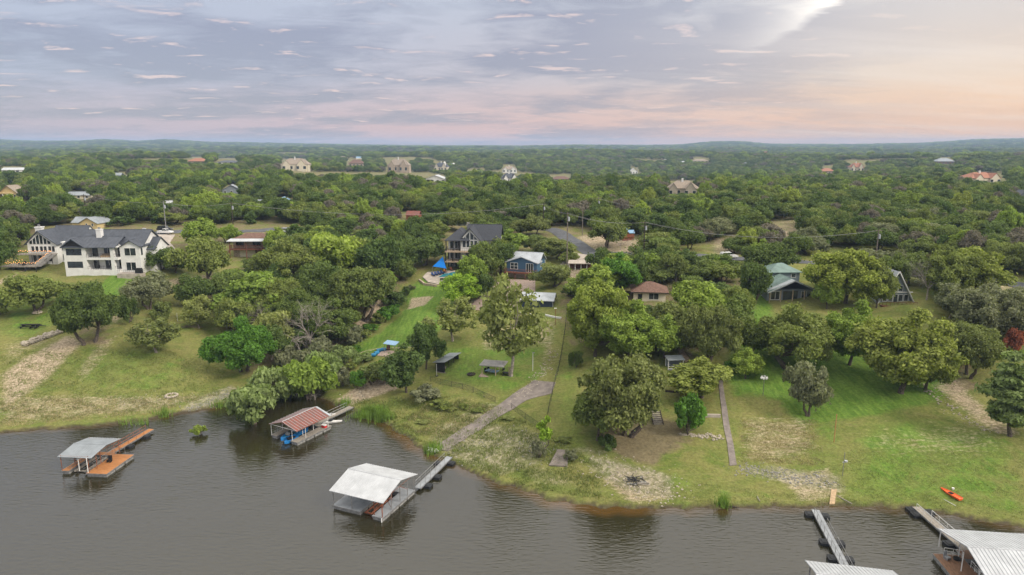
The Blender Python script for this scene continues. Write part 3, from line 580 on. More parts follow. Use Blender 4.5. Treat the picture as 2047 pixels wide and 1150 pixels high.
HT = [  # kind, x, top row, width, base row, leaf, label
('bigoak', 183, 560, 124, 686, 'leaf_dark', 'large dark oak standing alone beside the boulder row'),
('oak', 72, 545, 100, 624, 'leaf_olive', 'olive green oak with a ring of pale stones round its trunk'),
('bush', 260, 588, 34, 646, 'leaf_dark', 'small dark narrow oak just right of the big dark oak'),
('oak', 298, 543, 82, 617, 'leaf_sage', 'thin grey-green oak with a bare leaning trunk below the white stucco house'),
('airy', 312, 630, 100, 705, 'leaf_oak', 'sparse see-through mesquite in the middle of the left lawn'),
('oak', 394, 548, 70, 612, 'leaf_dark', 'dark rounded oak on the slope below the brown two-storey lodge'),
('airy', 398, 590, 70, 656, 'leaf_airy', 'sparse pale tree with several bare stems beside the brown brush pile'),
('bush', 330, 600, 42, 640, 'leaf_oak', 'low spreading bush on the left lawn above the sparse mesquite'),
('oak', 410, 470, 105, 566, 'leaf_olive', 'broad olive tree between the white stucco house and the brown lodge'),
('shade', 402, 432, 70, 500, 'leaf_elm', 'bright green tree rising behind the broad olive tree'),
('oak', 455, 446, 48, 486, 'leaf_elm', 'light green treetop just left of the brown lodge roof'),
('oak', 322, 488, 62, 540, 'leaf_dark', 'dark glossy tree hiding the right corner of the white stucco house'),
('oak', 352, 505, 50, 545, 'leaf_dark', 'small dark tree between the glossy corner tree and the broad olive tree'),
('bush', 155, 562, 62, 600, 'leaf_olive', 'low olive bush in front of the foundation of the white stucco house'),
('oak', -12, 455, 74, 548, 'leaf_cedar', 'dark green tree filling the left edge beside the string-lit decks'),
('oak', 38, 438, 46, 496, 'leaf_dark', 'dark oak directly left of the tall white chimney'),
('bush', 0, 590, 46, 628, 'leaf_olive', 'olive bush cut by the left edge of the picture on the lawn'),
('bush', 245, 430, 40, 452, 'leaf_cedar', 'dark tree behind the black roof of the white stucco house'),
('bigoak', 485, 628, 128, 748, 'leaf_lush', 'vivid dark green dense tree at the head of the cove'),
('shade', 512, 540, 128, 640, 'leaf_elm', 'yellow-green dense tree above the vivid green cove tree'),
('oak', 470, 590, 80, 668, 'leaf_olive', 'olive tree wedged behind the vivid green cove tree on its left'),
('bigoak', 585, 470, 140, 575, 'leaf_olive', 'wide olive tree immediately right of the brown lodge'),
('oak', 665, 462, 120, 560, 'leaf_elm', 'yellow-green broad crown in the middle of the woods right of the lodge'),
('bigoak', 610, 570, 118, 668, 'leaf_oak', 'grey-green oak in the grove above the drooping bare tree'),
('bigoak', 720, 525, 130, 640, 'leaf_oak', 'large grey-green oak whose shade falls on the brown dirt track'),
('bigoak', 665, 590, 125, 680, 'leaf_oak', 'rounded grey oak left of the dirt track'),
('oak', 552, 620, 82, 700, 'leaf_airy', 'pale yellowish tree behind the drooping bare tree'),
('oak', 640, 520, 90, 610, 'leaf_dark', 'dark oak in the shaded heart of the grove'),
('oak', 758, 470, 85, 560, 'leaf_cedar', 'dark green tree on the grove edge, left of the blue shade sail'),
('oak', 800, 480, 80, 545, 'leaf_dark', 'dark shaded tree just left of the four-level porch house'),
('oak', 850, 470, 80, 530, 'leaf_cedar', 'deep green tree touching the left porches of the four-level house'),
('oak', 700, 470, 90, 545, 'leaf_olive', 'olive crown in the upper part of the grove'),
('bigoak', 560, 545, 95, 640, 'leaf_olive', 'broad olive crown between the lodge and the grey-green grove'),
('bush', 795, 580, 50, 612, 'leaf_cedar', 'dark bush at the top end of the dirt track'),
('bush', 775, 612, 44, 640, 'leaf_lush', 'fresh green shrub on the right side of the dirt track'),
('bush', 705, 650, 50, 690, 'leaf_sage', 'grey-green shrub at the foot of the dirt track'),
('willowbush', 508, 770, 92, 848, 'leaf_willow', 'pale green willow leaning over the water left of the red-roofed dock'),
('willowbush', 540, 730, 80, 808, 'leaf_willow', 'rounded willow standing behind the leaning waterside willow'),
('willowbush', 612, 715, 82, 798, 'leaf_elm', 'bright green shoots at the back of the cove with a white dead branch below'),
('willowbush', 650, 700, 60, 770, 'leaf_willow', 'feathery bright bush above the red-roofed dock'),
('willowbush', 575, 722, 62, 790, 'leaf_elm', 'upright leafy bush between the two cove willows'),
('bush', 640, 670, 66, 722, 'leaf_sage', 'pale sage bush at the lower end of the grove'),
('bush', 590, 690, 60, 738, 'leaf_sage', 'sage grey bush under the drooping bare tree'),
('bush', 715, 738, 34, 775, 'leaf_lush', 'round green bush on the bank above the red-roofed dock'),
('bush', 685, 735, 40, 772, 'leaf_sage', 'grey bush beside the round green bush on the bank'),
('bush', 690, 690, 60, 732, 'leaf_willow', 'pale bush halfway between the cove and the dirt track'),
('bush', 745, 725, 56, 765, 'leaf_oak', 'dull green thicket left of the seed-pod tree'),
('bush', 400, 850, 26, 869, 'leaf_elm', 'small green shrub growing out of the open water'),
('shade', 852, 642, 66, 738, 'leaf_cedar', 'taller green tree behind the black open shed'),
('shade', 812, 682, 88, 785, 'leaf_cedar', 'green tree with pale seed clusters left of the black open shed'),
('bush', 850, 772, 60, 800, 'leaf_sage', 'low grey scrub under the seed-cluster tree'),
('airy', 905, 590, 95, 682, 'leaf_airy', 'thin yellowish mesquite on the grass left of the gravel lot'),
('shade', 943, 505, 56, 592, 'leaf_elm', 'slender yellow-green tree between the pool and the gravel lot'),
('shade', 920, 545, 78, 612, 'leaf_lime', 'vivid lime green tree in front of the swimming pool'),
('oak', 972, 480, 66, 560, 'leaf_oak', 'grey-green oak hiding the right half of the four-level porch house'),
('oak', 1000, 475, 70, 545, 'leaf_dark', 'dark oak between the four-level porch house and the blue house'),
('shade', 1022, 455, 84, 512, 'leaf_elm', 'bright rounded tree behind the left side of the blue house'),
('oak', 966, 545, 44, 600, 'leaf_dark', 'dark small oak at the upper corner of the gravel lot'),
('oak', 1104, 525, 76, 575, 'leaf_oak', 'round clipped oak right of the blue house'),
('oak', 1108, 475, 76, 520, 'leaf_oak', 'grey oak above the blue house beside the asphalt road'),
('oak', 1070, 468, 56, 505, 'leaf_oak', 'oak behind the ridge of the blue house'),
('oak', 1138, 500, 40, 528, 'leaf_olive', 'small oak by the driveway left of the tall utility pole'),
('airy', 1022, 542, 140, 752, 'leaf_airy', 'very tall airy sycamore with white limbs beside the ping-pong pavilion'),
('bigshade', 1190, 545, 128, 712, 'leaf_elm', 'tallest bright green tree right of the chain-link fence line'),
('bigshade', 1256, 592, 136, 722, 'leaf_elm', 'second huge bright green tree shading the swing frame'),
('shade', 1232, 500, 84, 592, 'leaf_lush', 'deep green round crown behind the bright green trees'),
('shade', 1190, 525, 90, 600, 'leaf_elm', 'light green crown just below the tan carport roof'),
('shade', 1328, 622, 84, 715, 'leaf_elm', 'bright green tree left of the white-posted garden shed'),
('bigoak', 1240, 700, 182, 872, 'leaf_oak', 'large drooping dark oak above the wooden garden steps'),
('oak', 1195, 770, 105, 880, 'leaf_oak', 'low drooping bough tree on the left side of the large dark oak'),
('shade', 1403, 712, 124, 795, 'leaf_gold', 'ball-shaped yellow-green tree in front of the garden shed'),
('bush', 1371, 788, 60, 866, 'leaf_lush', 'dense dark leafy tree beside the loose stone wall'),
('bigoak', 1412, 600, 118, 728, 'leaf_oak', 'tall grey-green tree behind the ball-shaped tree'),
('shade', 1392, 555, 110, 650, 'leaf_elm', 'leafy green tree right of the brown-roofed cottage'),
('oak', 1378, 548, 58, 590, 'leaf_oak', 'grey oak behind the brown-roofed cottage'),
('shade', 1490, 690, 62, 757, 'leaf_elm', 'small bright tree with a bent pale trunk on the green lawn'),
('bush', 1462, 718, 30, 745, 'leaf_lush', 'pale green leafy sapling next to the ball-shaped tree'),
('bigoak', 1588, 602, 160, 738, 'leaf_olive', 'broad olive tree below the green-roofed house'),
('oak', 1500, 630, 70, 712, 'leaf_oak', 'darker oak left of the broad olive tree on the lawn'),
('bigshade', 1698, 590, 118, 730, 'leaf_elm', 'yellow-green tree below the grey A-frame house on its left'),
('bigshade', 1800, 602, 198, 786, 'leaf_gold', 'large golden-green pecan with a bare trunk on the right lawn'),
('bigshade', 1850, 650, 110, 778, 'leaf_olive', 'olive pecan with a second trunk right of the golden pecan'),
('bigshade', 1690, 488, 140, 606, 'leaf_elm', 'huge bright tree between the green-roofed house and the A-frame'),
('bigshade', 1895, 482, 118, 600, 'leaf_olive', 'tall olive-green tree right of the A-frame house'),
('shade', 1945, 490, 100, 590, 'leaf_gold', 'gold-tinted autumn tree near the right end of the road'),
('shade', 1752, 512, 58, 616, 'leaf_olive', 'olive tree standing right before the left slope of the grey A-frame roof'),
('shade', 1652, 545, 52, 618, 'leaf_elm', 'small bright tree at the right corner of the green-roofed house'),
('airy', 1898, 562, 70, 636, 'leaf_sage', 'half-bare grey tree beside the A-frame house'),
('bigoak', 1935, 640, 110, 752, 'leaf_oak', 'dark oak on the shaded bank right of the pecans'),
('bigoak', 1975, 560, 140, 680, 'leaf_sage', 'silvery oak behind the red-leaved bush'),
('oak', 2035, 590, 80, 690, 'leaf_sage', 'silvery oak cut by the right edge above the cypress'),
('bush', 2028, 655, 36, 706, 'leaf_red', 'red-leaved bush near the right edge'),
('cypress', 2018, 695, 128, 872, 'leaf_willow', 'tall feathery light green cypress at the right edge'),
('oak', 1612, 722, 84, 828, 'leaf_sage', 'silver-grey leafy tree beside the blue lawn chair'),
('oak', 1504, 520, 66, 606, 'leaf_dark', 'dark oak at the left corner of the green-roofed house'),
('oak', 1470, 570, 70, 640, 'leaf_olive', 'olive tree at the top of the bright lawn'),
('oak', 1530, 480, 90, 545, 'leaf_dark', 'dark oak behind the green-roofed house'),
('shade', 1520, 475, 60, 530, 'leaf_elm', 'small bright crown above the dark oak of the green-roofed house'),
('sapling', 1090, 832, 34, 900, 'leaf_lime', 'lime green sapling at the lower end of the chain-link fence'),
('bush', 1142, 898, 26, 921, 'leaf_sage', 'small grey scrub beside the concrete slab'),
('bush', 1075, 880, 30, 915, 'leaf_sage', 'thin twiggy grey bush under the lime green sapling'),
('bush', 1215, 870, 36, 900, 'leaf_cedar', 'low dark bush at the foot of the large drooping oak'),
('bush', 880, 800, 44, 818, 'leaf_olive', 'rough clump of tall grass left of the boat ramp'),
('bush', 1150, 700, 30, 735, 'leaf_dark', 'dark shrub beside the chain-link fence under the tallest trees'),
('oak', 1310, 462, 74, 512, 'leaf_oak', 'oak behind the leaning pole beside the red play fort'),
('oak', 1315, 470, 94, 520, 'leaf_oak', 'wide oak right of the red play fort'),
('oak', 1215, 430, 80, 496, 'leaf_oak', 'grey oak on the dry grass left of the red play fort'),
('bush', 1190, 575, 30, 595, 'leaf_olive', 'olive hedge shrub below the driveway'),
('bush', 1140, 570, 34, 592, 'leaf_oak', 'grey bush behind the navy garage'),
]
for k, x, tp, wd, bs, lf, lb in HT:
    tree_px(k, x, tp, wd, bs, lf, lb, cat='bush' if k in ('bush', 'willowbush') else 'tree')
ORDN = 'first second third fourth fifth sixth seventh eighth ninth tenth eleventh twelfth thirteenth fourteenth fifteenth sixteenth'.split()
for pts, lb, gr in (([(588, 742), (606, 720), (622, 756), (640, 738), (652, 768), (664, 722), (676, 752), (690, 715), (700, 742), (712, 705), (730, 722), (742, 752), (758, 738), (776, 748), (790, 728)], 'low green shrub in the thicket between the cove and the seed-cluster tree', 'shrubs of the cove thicket'),
                    ([(726, 676), (744, 658), (760, 645), (772, 632), (788, 620), (800, 606), (812, 592), (822, 580)], 'low shrub on the bank right of the dirt track', 'shrubs along the dirt track'), ([(880, 812), (905, 822), (930, 815), (955, 822), (845, 845), (1130, 880), (1015, 838)], 'rough weedy clump on the middle bank', 'weedy clumps on the middle bank')):
    for i, (x, y) in enumerate(sorted(pts)):
        P = at(x, y); big_ = 'weedy' not in lb; put_tree('bush', P, (1.3+1.2*rnd.random())*(1 if big_ else .6), (1.3+1.5*rnd.random())*(1 if big_ else .35), rnd.choice(['leaf_sage', 'leaf_cedar', 'leaf_willow', 'leaf_olive', 'leaf_lush'] if big_ else ['leaf_olive', 'leaf_airy']), f'{lb}, {ORDN[i]} from left', cat='bush', group=gr)
# bare and dead trees
def bare_tree(cx, top, base, label, droop=0.0, spread=.6, name='bare_tree', n0=7, seed=1):
    P = at(cx, base); Hh = ztop(P, top); g = np.random.default_rng(seed); t = thing(name, label, 'tree', P, 0, 'trees on the lakeside slope')
    tr = MB(); tw = MB(); r0 = .04*Hh**.7; fork = Hh*.28; tr.tube([(0, 0, -.4), (.1, .05, fork*.5), (0, 0, fork)], [r0*1.2, r0, r0*.8], 7)
    def br(p, d, l, r, lv):
        d = d/np.linalg.norm(d); q = p+d*l*.5+g.normal(size=3)*l*.06; e = q+(d+np.array([0, 0, -droop*.5]))*l*.5+g.normal(size=3)*l*.05
        (tr if lv < 2 else tw).tube([p, q, e], [r, r*.75, r*.45], 5 if lv < 2 else 3)
        if lv < 4:
            for _ in range(3 if lv else 4):
                br(q if g.random() < .4 else e, d+g.normal(size=3)*.55+np.array([0, 0, .15-droop*(1+lv*.5)]), l*.66, r*.5, lv+1)
    for i in range(n0):
        a = 2*pi*i/n0+g.random(); br(np.array([0, 0, fork]), np.array([cos(a)*spread, sin(a)*spread, .9-droop*.6]), Hh*.34, r0*.55, 0)
    tr.build('trunk', M['pale_bark'], t); tw.build('twigs', M['twig_grey'], t); return t
bare_tree(574, 628, 716, 'drooping bare grey tree at the foot of the grove', .55, .8, seed=3, n0=9)
bare_tree(622, 600, 708, 'tall leafless tree with spreading grey branches beside the drooping bare tree', .1, .6, seed=5)
bare_tree(520, 600, 668, 'leafless pale tree among the yellow-green cove trees', .1, .7, seed=7)
bare_tree(1852, 520, 600, 'leafless branching tree behind the half-bare grey tree', .05, .5, seed=9)
bare_tree(1240, 470, 500, 'low forked bare tree in front of the red play fort', .1, 1.2, seed=12, n0=3)
bare_tree(1080, 870, 912, 'small leafless shrub near the concrete slab', .1, .9, seed=14, n0=5, name='bare_shrub')
bare_tree(629, 772, 800, 'white dead branches at the waterline of the cove', .2, 1.3, seed=16, n0=4, name='dead_branches')

# woods: areas in the photograph, thinned by clearings, roads and buildings
WOODS = [[(-400, 300), (2500, 300), (2500, 560), (2047, 550), (1960, 545), (1850, 520), (1700, 500), (1560, 520), (1480, 545), (1400, 545), (1330, 530), (1290, 520), (1190, 460), (1120, 455), (1060, 478), (1010, 470), (900, 465), (880, 500),
          (840, 545), (800, 570), (770, 590), (700, 640), (640, 690), (560, 730), (500, 700), (450, 640), (560, 560), (560, 480), (440, 470), (330, 455), (100, 450), (40, 470), (30, 520), (-400, 560)],
         [(1140, 560), (1240, 520), (1400, 530), (1500, 560), (1480, 640), (1440, 700), (1370, 690), (1300, 715), (1200, 715), (1140, 700), (1130, 620)],
         [(1640, 530), (2150, 555), (2150, 690), (1960, 760), (1900, 720), (1850, 640), (1700, 625), (1640, 615)],
         [(430, 600), (560, 500), (800, 490), (800, 560), (700, 650), (640, 700), (560, 740), (470, 700)], [(960, 480), (1010, 480), (1010, 560), (985, 575)]]
CLEAR = [[(-60, 430), (60, 405), (85, 412), (85, 428), (-60, 440)], [(140, 425), (170, 408), (195, 412), (185, 440), (150, 440)], [(290, 452), (560, 447), (625, 452), (620, 478), (560, 488), (440, 486), (290, 482)],
         [(1090, 448), (1120, 462), (1240, 468), (1335, 486), (1335, 520), (1190, 525), (1120, 520)], [(1420, 480), (1450, 472), (1530, 462), (1540, 478), (1480, 505), (1400, 508)], [(1335, 432), (1400, 430), (1400, 442), (1340, 442)],
         [(1530, 440), (1600, 440), (1612, 452), (1590, 510), (1545, 520), (1535, 470)], [(510, 350), (590, 344), (860, 345), (905, 358), (850, 372), (620, 368)], [(480, 540), (340, 560), (330, 500), (450, 490), (560, 520)], [(1960, 560), (2060, 560), (2060, 590), (1960, 580)], [(1970, 440), (2060, 425), (2060, 450), (1990, 455)],
         [(60, 322), (130, 318), (140, 323), (80, 327)], [(1600, 345), (1640, 343), (1640, 348), (1600, 350)], [(1340, 350), (1420, 347), (1430, 352), (1350, 356)], [(440, 338), (520, 336), (520, 344), (430, 346)], [(1640, 322), (1820, 318), (1860, 324), (1700, 330)], [(1780, 336), (1900, 335), (1900, 341), (1790, 343)], [(930, 338), (970, 336), (975, 348), (930, 350)], [(1940, 362), (1860, 360), (1860, 370), (1960, 372)]]
# houses that trees must not stand in front of: x0, top, x1, bottom, distance
KEEP = [(40, 445, 330, 560, 216), (455, 462, 566, 520, 214), (888, 440, 1008, 545, 205), (1008, 498, 1092, 556, 190), (1036, 566, 1126, 615, 165), (1120, 470, 1192, 545, 178), (1242, 460, 1270, 482, 205), (1262, 545, 1334, 602, 172), (1530, 523, 1642, 607, 184), (1752, 545, 1826, 607, 196), (1990, 556, 2060, 580, 236), (1410, 482, 1450, 506, 210), (1550, 470, 1600, 500, 215),
        (145, 438, 200, 460, 240), (0, 370, 42, 402, 999), (0, 335, 52, 346, 999), (130, 385, 182, 398, 999), (442, 371, 482, 390, 999), (325, 402, 352, 411, 999), (228, 345, 256, 357, 999), (550, 395, 578, 406, 999), (375, 317, 412, 327, 999), (558, 319, 620, 342, 999), (770, 320, 822, 344, 999), (848, 350, 894, 366, 999),
        (866, 325, 896, 342, 999), (1000, 345, 1038, 366, 999), (1003, 330, 1034, 344, 999), (1330, 362, 1396, 392, 999), (810, 424, 842, 440, 999), (1640, 335, 1668, 348, 999), (1696, 326, 1728, 344, 999), (1872, 316, 1908, 329, 999), (1938, 346, 2012, 366, 999), (2034, 383, 2050, 404, 999), (1385, 316, 1417, 325, 999), (1258, 336, 1282, 348, 999), (316, 454, 350, 470, 240), (508, 399, 522, 410, 999),(1100,350,1142,364,999),(690,318,728,334,999),(430,318,476,328,999)]
from_ = [];
def scatter(spacing, r0, r1, seed, jit=.85, occ=.9):
    g = np.random.default_rng(seed); xs = np.arange(-r1*.85, r1*.85, spacing); ys = np.arange(r0*.8, r1, spacing)
    Xs, Ys = np.meshgrid(xs, ys); Xs = (Xs+(g.random(Xs.shape)-.5)*spacing*jit).ravel(); Ys = (Ys+(g.random(Ys.shape)-.5)*spacing*jit).ravel()
    rr = np.hypot(Xs, Ys); s = (rr > r0) & (rr <= r1) & (np.abs(Xs) < Ys*.80+8) & (g.random(len(Xs)) < occ); Xs, Ys = Xs[s], Ys[s]
    return Xs, Ys, height(Xs, Ys)
def allowed(Xs, Ys, Zs, Rw, Hh, woods=True):
    px, py, zc = project(Xs, Ys, Zs); ok = np.zeros(len(Xs), bool)
    for W in WOODS: ok |= inpoly(px, py, W)
    ok |= (py < 300)
    for Wc in CLEAR: ok &= ~inpoly(px, py, Wc)
    for P, rw in ROADS: ok &= segdist(Xs, Ys, P) > rw+Rw*.6
    _, pt, _ = project(Xs, Ys, Zs+Hh); hw = Rw*FX/zc; r = np.hypot(Xs, Ys)
    for x0, y0, x1, y1, D in KEEP:
        y0 -= 2 if D > 900 else 0
        yb = y1 if D > 900 else y1
        infront = (py > y1-(2 if D > 900 else 28)) & (r < (D if D < 900 else 1e9)) 
        hit = (px+hw > x0) & (px-hw < x1) & (pt < y1-3) & (py > y0)
        if D > 900:
            hit = (px+hw*.6 > x0) & (px-hw*.6 < x1) & (py > y1-2.5) & (py < y1+60); lim = y0*.1+y1*.9
            fit = hit & (pt < lim); need = (py-lim)*zc/FX*.88; Hh[fit] = np.maximum(need[fit], 3.2); hit = fit & (need < 2.6)
        if D > 900: inside = (px > x0-1) & (px < x1+1) & (py > y0+1) & (py < y1+1); hit |= inside
        else: hit &= infront
        ok &= ~hit
    return ok, px, py
ROADS = [(np.array([at(*q)[:2] for q in [(1200, 512), (1165, 497), (1140, 480), (1122, 468), (1100, 458), (1040, 452), (940, 450), (780, 452), (620, 458), (500, 462), (320, 466)]]), 3.4), (np.array([at(*q)[:2] for q in [(1196, 508), (1400, 513), (1680, 528), (1850, 545), (2100, 585)]]), 2.6)]
hand = np.array([[t.location.x, t.location.y] for t in TREES])
Xs, Ys, Zs = scatter(6.0, 118, 620, 3, .95, .95)
g = np.random.default_rng(77); Rw = 3.5+2.7*g.random(len(Xs))**1.3; Hh = 4.8+4.2*g.random(len(Xs))
ok, px, py = allowed(Xs, Ys, Zs, Rw, Hh)
dh = np.min(np.hypot(Xs[:, None]-hand[None, :, 0], Ys[:, None]-hand[None, :, 1]), axis=1); ok &= dh > 5.0
Xs, Ys, Zs, Rw, Hh, px, py = [a[ok] for a in (Xs, Ys, Zs, Rw, Hh, px, py)]
order = np.argsort(np.hypot(Xs, Ys)/(Rw/4)); inframe = (px > -60) & (px < 2110)
order = order[inframe[order]]; NI = max(0, 296-len(HT)); sel = set(order[:NI].tolist())
LM = [(195, 510, 'the white stucco house'), (510, 490, 'the brown lodge'), (945, 490, 'the porch house'), (1050, 530, 'the blue house'), (1255, 470, 'the red play fort'), (1300, 575, 'the cottage'), (1585, 565, 'the green-roofed house'), (1795, 575, 'the grey A-frame'),
      (175, 448, 'the yellow house'), (332, 435, 'the pale metal pole'), (467, 440, 'the lodge pole'), (825, 432, 'the red-roofed barn'), (1362, 376, 'the large tan-roofed house'), (462, 380, 'the blue-roofed cabin'), (740, 600, 'the dirt track'), (1160, 425, 'the road bend poles'), (640, 600, 'the drooping bare tree'), (1990, 555, "the road's right end"), (15, 385, 'the cream bungalow'), (2040, 393, 'the right-edge grey house'), (1700, 460, 'the pole above the huge bright tree'), (1200, 640, 'the chain-link fence'), (1400, 660, 'the garden shed'), (1950, 700, 'the red-leaved bush'), (560, 680, 'the cove')]
KW = {'oak': ('spreading grey-green oak', 'rounded grey-green oak', 'broad dusky oak'), 'cedar': ('narrow dark green cedar', 'pointed cedar', 'dense green cedar'), 'shade': ('bright green elm', 'leafy light green elm', 'tall yellow-green elm')}
def reg_leaf(px, py, g):
    if py > 540: return ('leaf_elm', 'leaf_oak', 'leaf_olive', 'leaf_cedar', 'leaf_oak', 'leaf_dark')[int(g.random()*6)] if px < 1640 else ('leaf_oak', 'leaf_sage', 'leaf_olive')[int(g.random()*3)]
    # the photograph's woods: greener and denser left of the middle, greyer oaks to the right
    if px < 900: return ('leaf_cedar', 'leaf_cedar', 'leaf_dark', 'leaf_olive', 'leaf_elm', 'leaf_oak')[int(g.random()*6)]
    return ('leaf_oak', 'leaf_oak', 'leaf_oak', 'leaf_dark', 'leaf_olive', 'leaf_mauve', 'leaf_sage', 'leaf_cedar')[int(g.random()*8)]
TONE = {'leaf_cedar': 'fresh green', 'leaf_dark': 'dark green', 'leaf_olive': 'olive', 'leaf_elm': 'yellow-green', 'leaf_oak': 'grey-green', 'leaf_mauve': 'dull brownish', 'leaf_sage': 'silvery'}
for i in sorted(sel):
    lf = reg_leaf(px[i], py[i], g); k = 'cedar' if lf == 'leaf_cedar' and g.random() < .45 else ('shade' if lf in ('leaf_elm', 'leaf_cedar') else 'oak')
    j = min(range(len(LM)), key=lambda q: (LM[q][0]-px[i])**2+((LM[q][1]-py[i])*2.2)**2); lx, ly, ln = LM[j]; dx, dy = px[i]-lx, py[i]-ly
    rel = ('left of' if dx < 0 else 'right of') if abs(dx) > abs(dy)*2.0 else ('behind' if dy < 0 else 'in front of')
    far = 'close ' if abs(dx)+abs(dy)*2 < 75 else ('well ' if abs(dx)+abs(dy)*2 > 190 else '')
    sz = 'small' if Rw[i] < 3.9 else ('large' if Rw[i] > 4.9 else 'mid-sized')
    kn = {'oak': 'oak', 'cedar': 'cedar', 'shade': 'elm'}[k]
    put_tree(k, (Xs[i], Ys[i], Zs[i]-.1), Rw[i] if k != 'cedar' else Rw[i]*.8, Hh[i]*(1.1 if k == 'shade' else 1), lf, f'{sz} {TONE[lf]} {kn} in woods {far}{rel} {ln}')
from collections import defaultdict
dd_ = defaultdict(list)
for t_ in TREES: dd_[t_['label']].append(t_)
for lb_, ts_ in dd_.items():
    if len(ts_) > 1:
        ts_.sort(key=lambda o: project(*o.location)[0]); nn = {2: ['left one', 'right one'], 3: ['leftmost', 'middle one', 'rightmost']}.get(len(ts_), ['%s from left' % w_ for w_ in ('first', 'second', 'third', 'fourth', 'fifth', 'sixth', 'seventh', 'eighth', 'ninth', 'tenth', 'eleventh')])
        for a_, o in zip(nn, ts_): o['label'] = (lb_+', '+a_)
for t_ in TREES:
    if len(t_['label'].replace('-', ' ').split()) > 16: t_['label'] = t_['label'].replace(' in woods', '').replace('well ', '')
rest = [i for i in range(len(Xs)) if i not in sel]
FP = [(Xs[i], Ys[i], Zs[i]-.1, Rw[i]/4.6, Hh[i]/6.8) for i in rest]
for sp, r0, r1, sd, rw, hw in ((8.0, 620, 1250, 5, 4.6, 6.3), (13, 1250, 2600, 6, 7.5, 7.5), (28, 2600, 7600, 7, 16.0, 10)):
    a, b_, c_ = scatter(sp, r0, r1, sd, .95, .93); q = .75+.6*g.random(len(a))
    if r0 > 600:                                    # open pasture shows between the far woods
        fld = np.sin(a*.0132+1.3)*np.sin(b_*.0074+.4)+.5*np.sin(a*.021+b_*.013); keepf = (fld < .72+.2*(a > -200)) & (g.random(len(a)) < (.93 if r0 < 1000 else .86))
        a, b_, c_, q = a[keepf], b_[keepf], c_[keepf], q[keepf]
    hq = hw*q; ok, _, _ = allowed(a, b_, c_, rw*q, hq); a, b_, c_, q, hq = a[ok], b_[ok], c_[ok], q[ok], hq[ok]
    FP += list(zip(a, b_, c_-.2, rw*q/4.6, hq/6.8))
FP = np.array(FP); print('forest points', len(FP), 'individual trees', len(TREES))
me = bpy.data.meshes.new('forest'); me.vertices.add(len(FP)); me.vertices.foreach_set('co', FP[:, :3].astype(np.float32).ravel())
px, py, _ = project(FP[:, 0], FP[:, 1], FP[:, 2])
kd = np.where(px < 900, g.choice([0, 1, 2, 3, 4, 5, 6], len(FP), p=[.24, .14, .12, .24, .07, .10, .09]), g.choice([0, 1, 2, 3, 4, 5, 6], len(FP), p=[.38, .08, .04, .30, .05, .08, .07]))
for nm, arr in (('sx', FP[:, 3]), ('sz', FP[:, 4]), ('rot', g.random(len(FP))*6.28)):
    at_ = me.attributes.new(nm, 'FLOAT', 'POINT'); at_.data.foreach_set('value', arr.astype(np.float32))
at_ = me.attributes.new('kd', 'INT', 'POINT'); at_.data.foreach_set('value', kd.astype(np.int32)); me.update()
forest = link('forest', me, None, label='distant oak and cedar woods filling the plain to the horizon', cat='forest', kind='stuff')
protos = []
for j, (lf, kk) in enumerate((('leaf_oak', 'oak'), ('leaf_cedar', 'cedar'), ('leaf_cedar', 'shade'), ('leaf_dark', 'oak'), ('leaf_elm', 'shade'), ('leaf_olive', 'oak'), ('leaf_mauve', 'oak'))):
    c = [o for o in bpy.data.objects if o.name.startswith('crown') and o.material_slots[0].material == M[lf] and o.data.name.startswith(kk+'_')]
    if not c: c = [o for o in bpy.data.objects if o.name.startswith('crown') and o.data.name.startswith('oak_')]
    # a far crown is the crown of one of the near trees with its own leaf colour
    protos.append(c[0])
ng = bpy.data.node_groups.new('forest', 'GeometryNodeTree'); ng.interface.new_socket('Geometry', in_out='INPUT', socket_type='NodeSocketGeometry'); ng.interface.new_socket('Geometry', in_out='OUTPUT', socket_type='NodeSocketGeometry')
gi = ng.nodes.new('NodeGroupInput'); go = ng.nodes.new('NodeGroupOutput'); iop = ng.nodes.new('GeometryNodeInstanceOnPoints'); jn = ng.nodes.new('GeometryNodeJoinGeometry')
infos = []
for o in protos:
    oi = ng.nodes.new('GeometryNodeObjectInfo'); oi.inputs['Object'].default_value = o; oi.inputs['As Instance'].default_value = True; infos.append(oi)
for oi in reversed(infos): ng.links.new(oi.outputs['Geometry'], jn.inputs[0])
def gattr(nm, dt):
    n = ng.nodes.new('GeometryNodeInputNamedAttribute'); n.data_type = dt; n.inputs[0].default_value = nm; return n.outputs[0]
cx_ = ng.nodes.new('ShaderNodeCombineXYZ'); ng.links.new(gattr('sx', 'FLOAT'), cx_.inputs[0]); ng.links.new(gattr('sx', 'FLOAT'), cx_.inputs[1]); ng.links.new(gattr('sz', 'FLOAT'), cx_.inputs[2])
rz_ = ng.nodes.new('ShaderNodeCombineXYZ'); ng.links.new(gattr('rot', 'FLOAT'), rz_.inputs[2])
ng.links.new(gi.outputs[0], iop.inputs['Points']); ng.links.new(jn.outputs[0], iop.inputs['Instance']); iop.inputs['Pick Instance'].default_value = True
ng.links.new(gattr('kd', 'INT'), iop.inputs['Instance Index']); ng.links.new(cx_.outputs[0], iop.inputs['Scale'])
e2 = ng.nodes.new('FunctionNodeEulerToRotation'); ng.links.new(rz_.outputs[0], e2.inputs[0]); ng.links.new(e2.outputs[0], iop.inputs['Rotation'])
ng.links.new(iop.outputs[0], go.inputs[0])
md = forest.modifiers.new('forest', 'NODES'); md.node_group = ng
